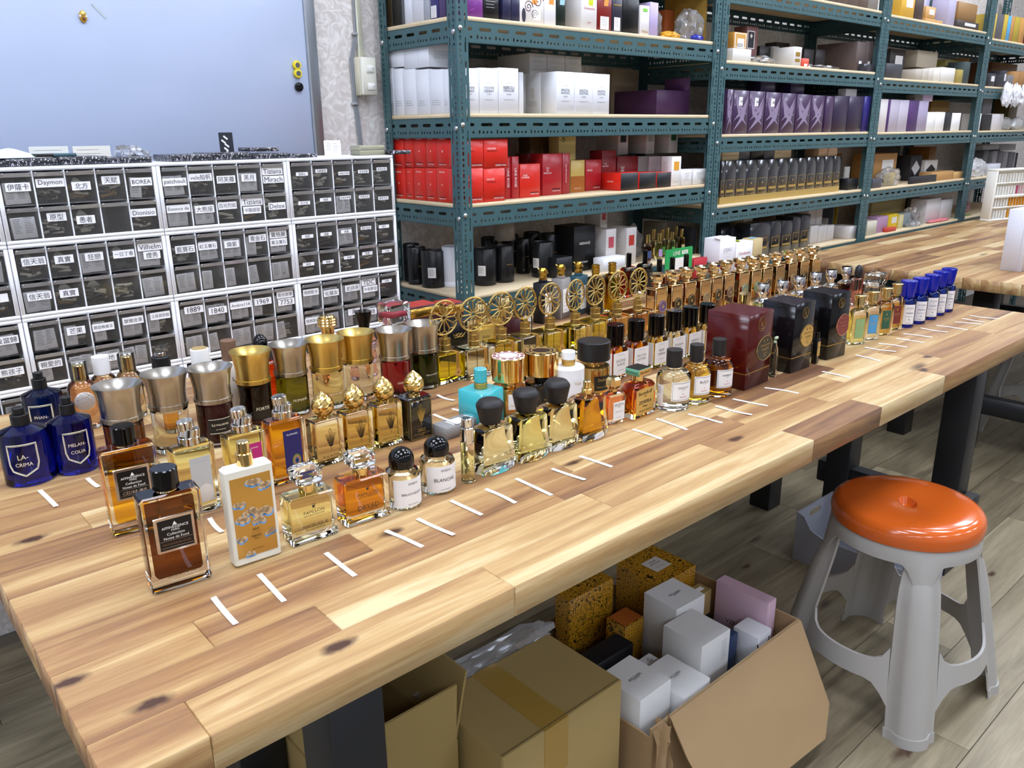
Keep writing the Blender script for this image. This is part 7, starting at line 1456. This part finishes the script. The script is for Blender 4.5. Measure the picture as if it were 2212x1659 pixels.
# ================================================================== cardboard boxes under the table
CARD = mat('#a8905a', .8, bump=.1, bscale=30, vary=.12, vscale=7); CARD2 = mat('#ad8f68', .8, bump=.12, bscale=30, vary=.14, vscale=6); TAPE = mat('#a5853f', .3, coat=.3)
bx0, bx1, by0, by1, bh = .655, .938, .778, .968, .35
t = tag(part('cardboard_box', G().box(((bx1-bx0)/2, (by1-by0)/2, bh/2), (bx1-bx0, by1-by0, bh), .003), CARD, None, (bx0, by0, 0)), 'closed brown cardboard box with tape across its top', 'box')
part('tape', G().box(((bx1-bx0)*.42, (by1-by0)/2, bh+.0002), (.055, by1-by0+.0006, .0006)), TAPE, t); part('tape', G().box(((bx1-bx0)*.42, -.0003, bh-.05), (.055, .0006, .1)), TAPE, t); part('flap_seam', G().box(((bx1-bx0)/2, .006, bh+.0006), (bx1-bx0-.01, .0014, .0012)), mat('#6b5a36', .9), t)
crumple('plastic_bag', 'clear plastic sleeve slumped over the closed cardboard box', 'bag', (.80, .985, bh+.0005-.03), (.3, .03, .07), BAG, 71, amp=.3)
# open box with raised flaps
ox0, ox1, oy0, oy1, oh = .436, .642, .874, 1.14, .335
t = thing('cardboard_box', 'open brown cardboard box with raised flaps beside the table leg', 'box', (ox0, oy0, 0)); w, d = ox1-ox0, oy1-oy0; k = .004
part('wall_panel', G().box((w/2, k/2, oh/2), (w, k, oh)), CARD, t); part('wall_panel', G().box((w/2, d-k/2, oh/2), (w, k, oh)), CARD, t); part('wall_panel', G().box((k/2, d/2, oh/2), (k, d-2*k, oh)), CARD, t); part('wall_panel', G().box((w-k/2, d/2, oh/2), (k, d-2*k, oh)), CARD, t); part('base_panel', G().box((w/2, d/2, k/2), (w-2*k, d-2*k, k)), CARD, t)
part('flap', G().box((0, 0, .055), (w-.004, k, .11)), CARD, t, (w/2, k/2, oh), (.06, 0, 0)); part('flap', G().box((0, 0, .06), (k, d-.004, .12)), CARD, t, (w-k/2, d/2, oh), (0, .22, 0)); part('flap', G().box((0, 0, .06), (k, d-.004, .12)), CARD, t, (k/2+.004, d/2, oh), (0, .25, 0)); part('flap', G().box((0, 0, .055), (w-.004, k, .11)), CARD, t, (w/2, d-k/2, oh), (-.3, 0, 0))
part('tape', G().box((w+.0004, d*.4, oh-.06), (.0006, .05, .12)), TAPE, t)
o = tag(part('cardboard_box', G().box((.07, .11, .15), (.14, .22, .3), .002), CARD, None, (.205, .87, 0)), 'brown cardboard box on the outer side of the table leg', 'box'); part('tape', G().box((.07, .11, .3003), (.045, .2206, .0006)), TAPE, o)
# torn box full of cartons
qx0, qx1, qy0, qy1, qh = .972, 1.482, .735, 1.16, .25
t = thing('cardboard_box', 'torn open cardboard box full of perfume cartons', 'box', (qx0, qy0, 0)); w, d = qx1-qx0, qy1-qy0
part('wall_panel', G().box((w/2, k/2, qh/2), (w, k, qh)), CARD2, t); part('wall_panel', G().box((w/2, d-k/2, qh*.4), (w, k, qh*.8)), CARD2, t); part('wall_panel', G().box((k/2, d/2, qh*.46), (k, d-2*k, qh*.92)), CARD2, t); part('wall_panel', G().box((w-k/2, d/2, qh/2), (k, d-2*k, qh)), CARD2, t); part('base_panel', G().box((w/2, d/2, k/2), (w-2*k, d-2*k, k)), CARD2, t)
fw_ = .19
g = G().add([(0.05, 0, 0), (w-.002, 0, 0), (w-.015, -.09, -.155), (w-.07, -.115, -.20), (.09, -.1, -.19), (.055, -.04, -.07)], [(0, 1, 2, 3, 4, 5)])
g.add([(x, y_-.004, z-.001) for x, y_, z in g.v[:6]], [(5, 4, 3, 2, 1, 0)]+[]); g.f += [(i, (i+1) % 6, 6+(i+1) % 6, 6+i) for i in range(6)]
part('front_flap', g, CARD2, t, (0, -.001, qh), smooth=False)
from mathutils import noise as _nz
g = G(); pts = []
for i in range(13):
    for j in range(5): pts.append((.002+.055*i/12, -.012*math.sin(j*.8+i*.9)-.003*(j % 2), qh-.002-.032*j+.008*math.sin(i*1.3+j)))
g.add(pts, [(i*5+j, (i+1)*5+j, (i+1)*5+j+1, i*5+j+1) for i in range(12) for j in range(4)]); part('torn_corner', g, CARD2, t)
tag(part('carton_layer', G().box((0, 0, .05), (w-.03, d-.03, .1), .002), mat('#8f7a58', .8), None, ((qx0+qx1)/2, (qy0+qy1)/2, k+.001)), 'kraft cardboard filler at the bottom of torn box', 'cardboard')
LZ = k+.1015
PAT = bpy.data.materials.new('gold_black_pattern'); PAT.use_nodes = True; nt = PAT.node_tree; b = nt.nodes['Principled BSDF']; b.inputs['Roughness'].default_value = .4
tc = nt.nodes.new('ShaderNodeTexCoord'); mp = nt.nodes.new('ShaderNodeMapping'); mp.inputs['Scale'].default_value = (1, 1, 1)
wv = nt.nodes.new('ShaderNodeTexWave'); wv.inputs['Scale'].default_value = 32; wv.bands_direction = 'Z'; wv.inputs['Distortion'].default_value = 6; wv.inputs['Detail'].default_value = 0; wv.inputs['Detail Scale'].default_value = 6
vo = nt.nodes.new('ShaderNodeTexVoronoi'); vo.feature = 'DISTANCE_TO_EDGE'; vo.inputs['Scale'].default_value = 130; vo.inputs['Randomness'].default_value = .7
m1 = nt.nodes.new('ShaderNodeMath'); m1.operation = 'LESS_THAN'; m1.inputs[1].default_value = .055; nt.links.new(vo.outputs['Distance'], m1.inputs[0]); nt.links.new(tc.outputs['Object'], vo.inputs['Vector'])
mx = nt.nodes.new('ShaderNodeMix'); mx.data_type = 'RGBA'; mx.inputs[6].default_value = L('#c08a1c'); mx.inputs[7].default_value = L('#1d150a'); nt.links.new(m1.outputs[0], mx.inputs[0]); nt.links.new(mx.outputs[2], b.inputs['Base Color'])
BV = mat('#e3e3e1', .45, vary=.04, vscale=30)
def cart(x, y_, w_, d_, zt, m, label, txt=None, rz=0, fz=None):
    h = zt-LZ; o = tag(part('perfume_carton', G().box((0, 0, h/2), (w_, d_, h), .001), m, None, (x+w_/2, y_+d_/2, LZ+.0004), (0, 0, rz)), label, 'box')
    if txt: letter(o, txt, 0, 0, h+.0006, INK, w_*.36, rot=(0, 0, 0)); letter(o, 'PARFUMS', 0, -.005, h+.0006, INKG, w_*.2, rot=(0, 0, 0))
    return o, w_, d_, h
cart(.985, .775, .094, .102, .28, BV, 'white carton reading BVLGARI beside closed cardboard box', 'BVLGARI', .02)
cart(1.09, .755, .09, .106, .242, BV, 'low white carton reading BVLGARI in torn box', 'BVLGARI')
o, a_, b_, h = cart(1.2, .79, .096, .1, .285, BV, 'white carton with printed side in middle of torn box', None, -.03); lines(o, .03, -b_/2-.0006, h*.9, .02, 10, .005, INKG)
cart(1.262, .9, .098, .093, .29, BV, 'tallest white carton reading BVLGARI at back of torn box', 'BVLGARI', -.04)
cart(1.14, .874, .038, .033, .22, mat('#d3d2d0', .5), 'small white carton with recycling marks between white cartons', '♻')
cart(1.31, .806, .044, .075, .24, mat('#2f3f62', .35), 'navy blue carton standing in torn box')
o, a_, b_, h = cart(1.365, .765, .055, .06, .24, mat('#dcdee2', .4), 'white carton with black crossing lines in torn box')
for s in (-.4, .3): part('black_stripe', G().box((s*a_*.5, -b_/2-.0005, h*.6), (.003, .0008, h*.6), 0, Matrix.Rotation(s, 3, 'Y')), INK, o)
o, a_, b_, h = cart(1.434, .786, .034, .135, .285, mat('#d3b3c4', .45), 'pink carton with black lettering at torn box end', None)
letter(o, 'VZN', -a_/2-.0005, .02, h*.5, INK, .03, rot=(PI/2, 0, -PI/2)); lines(o, 0, -b_/2-.0006, h*.6, .02, 8, .006, INKG)
o, a_, b_, h = cart(1.372, .927, .055, .035, .262, mat('#b39a64', .35, .3), 'gold carton with white tag in torn box'); part('tag', G().box((0, 0, h+.0005), (.03, .012, .0006)), LWHITE, o); part('black_base', G().box((0, 0, h*.3), (a_+.0008, b_+.0008, h*.6)), BLACKM, o)
cart(1.06, .948, .115, .05, .225, mat('#15161b', .4), 'black carton in front of patterned gold carton')
cart(1.19, .985, .065, .055, .235, PAT, 'patterned gold carton with orange inside, open top'); part('orange_lining', G().box((0, 0, .1315), (.058, .048, .001)), mat('#a2551a', .6), [q for q in COL.objects if q.get('label', '').startswith('patterned gold carton with orange')][0])
cart(1.115, 1.082, .145, .046, .29, PAT, 'upright patterned gold carton next to closed box')
o, a_, b_, h = cart(1.338, 1.006, .136, .135, .272, PAT, 'broad patterned gold carton with label FLEUR BURLESQUE'); part('label', G().box((0, 0, h+.0005), (.056, .05, .0006)), mat('#cfcac0', .5), o); letter(o, 'FLEUR', 0, .012, h+.001, INK, .022, rot=(0, 0, 0)); letter(o, 'BURLESQUE', 0, .003, h+.001, INK, .036, rot=(0, 0, 0)); letter(o, 'eau de parfum', 0, -.012, h+.001, INKG, .03, rot=(0, 0, 0))
# grey bin with hand slot behind the stool
t = thing('storage_bin', 'pale grey plastic storage bin with hand slot behind stool', 'bin', (2.125, 1.10, 0)); BINM = mat('#aeb2bd', .4); w, d, h = .22, .36, .16
g = G()
hl = plate(w, h, [slot(w/2, h*.8, .07, .022, 5)], .003); hl.xf(Matrix.Translation((0, -.003, 0))); part('end_wall', hl, BINM, t, smooth=False)
for x in (0, w-.003):
    pr = [(0, 0), (-d, 0), (-d, h*.62), (-.1, h*.62), (-.05, h*.72), (-.025, h*.95), (0, h)]
    part('side_wall', G().add([(xx, y_, z) for xx in (x, x+.003) for y_, z in pr], [tuple(range(7)), tuple(range(13, 6, -1))]+[(i, (i+1) % 7, 7+(i+1) % 7, 7+i) for i in range(7)]), BINM, t, smooth=False)
part('front_wall', G().box((w/2, -d+.0015, h*.31), (w-.006, .003, h*.62)), BINM, t); part('bin_base', G().box((w/2, -d/2, .0015), (w-.006, d-.006, .003)), BINM, t)
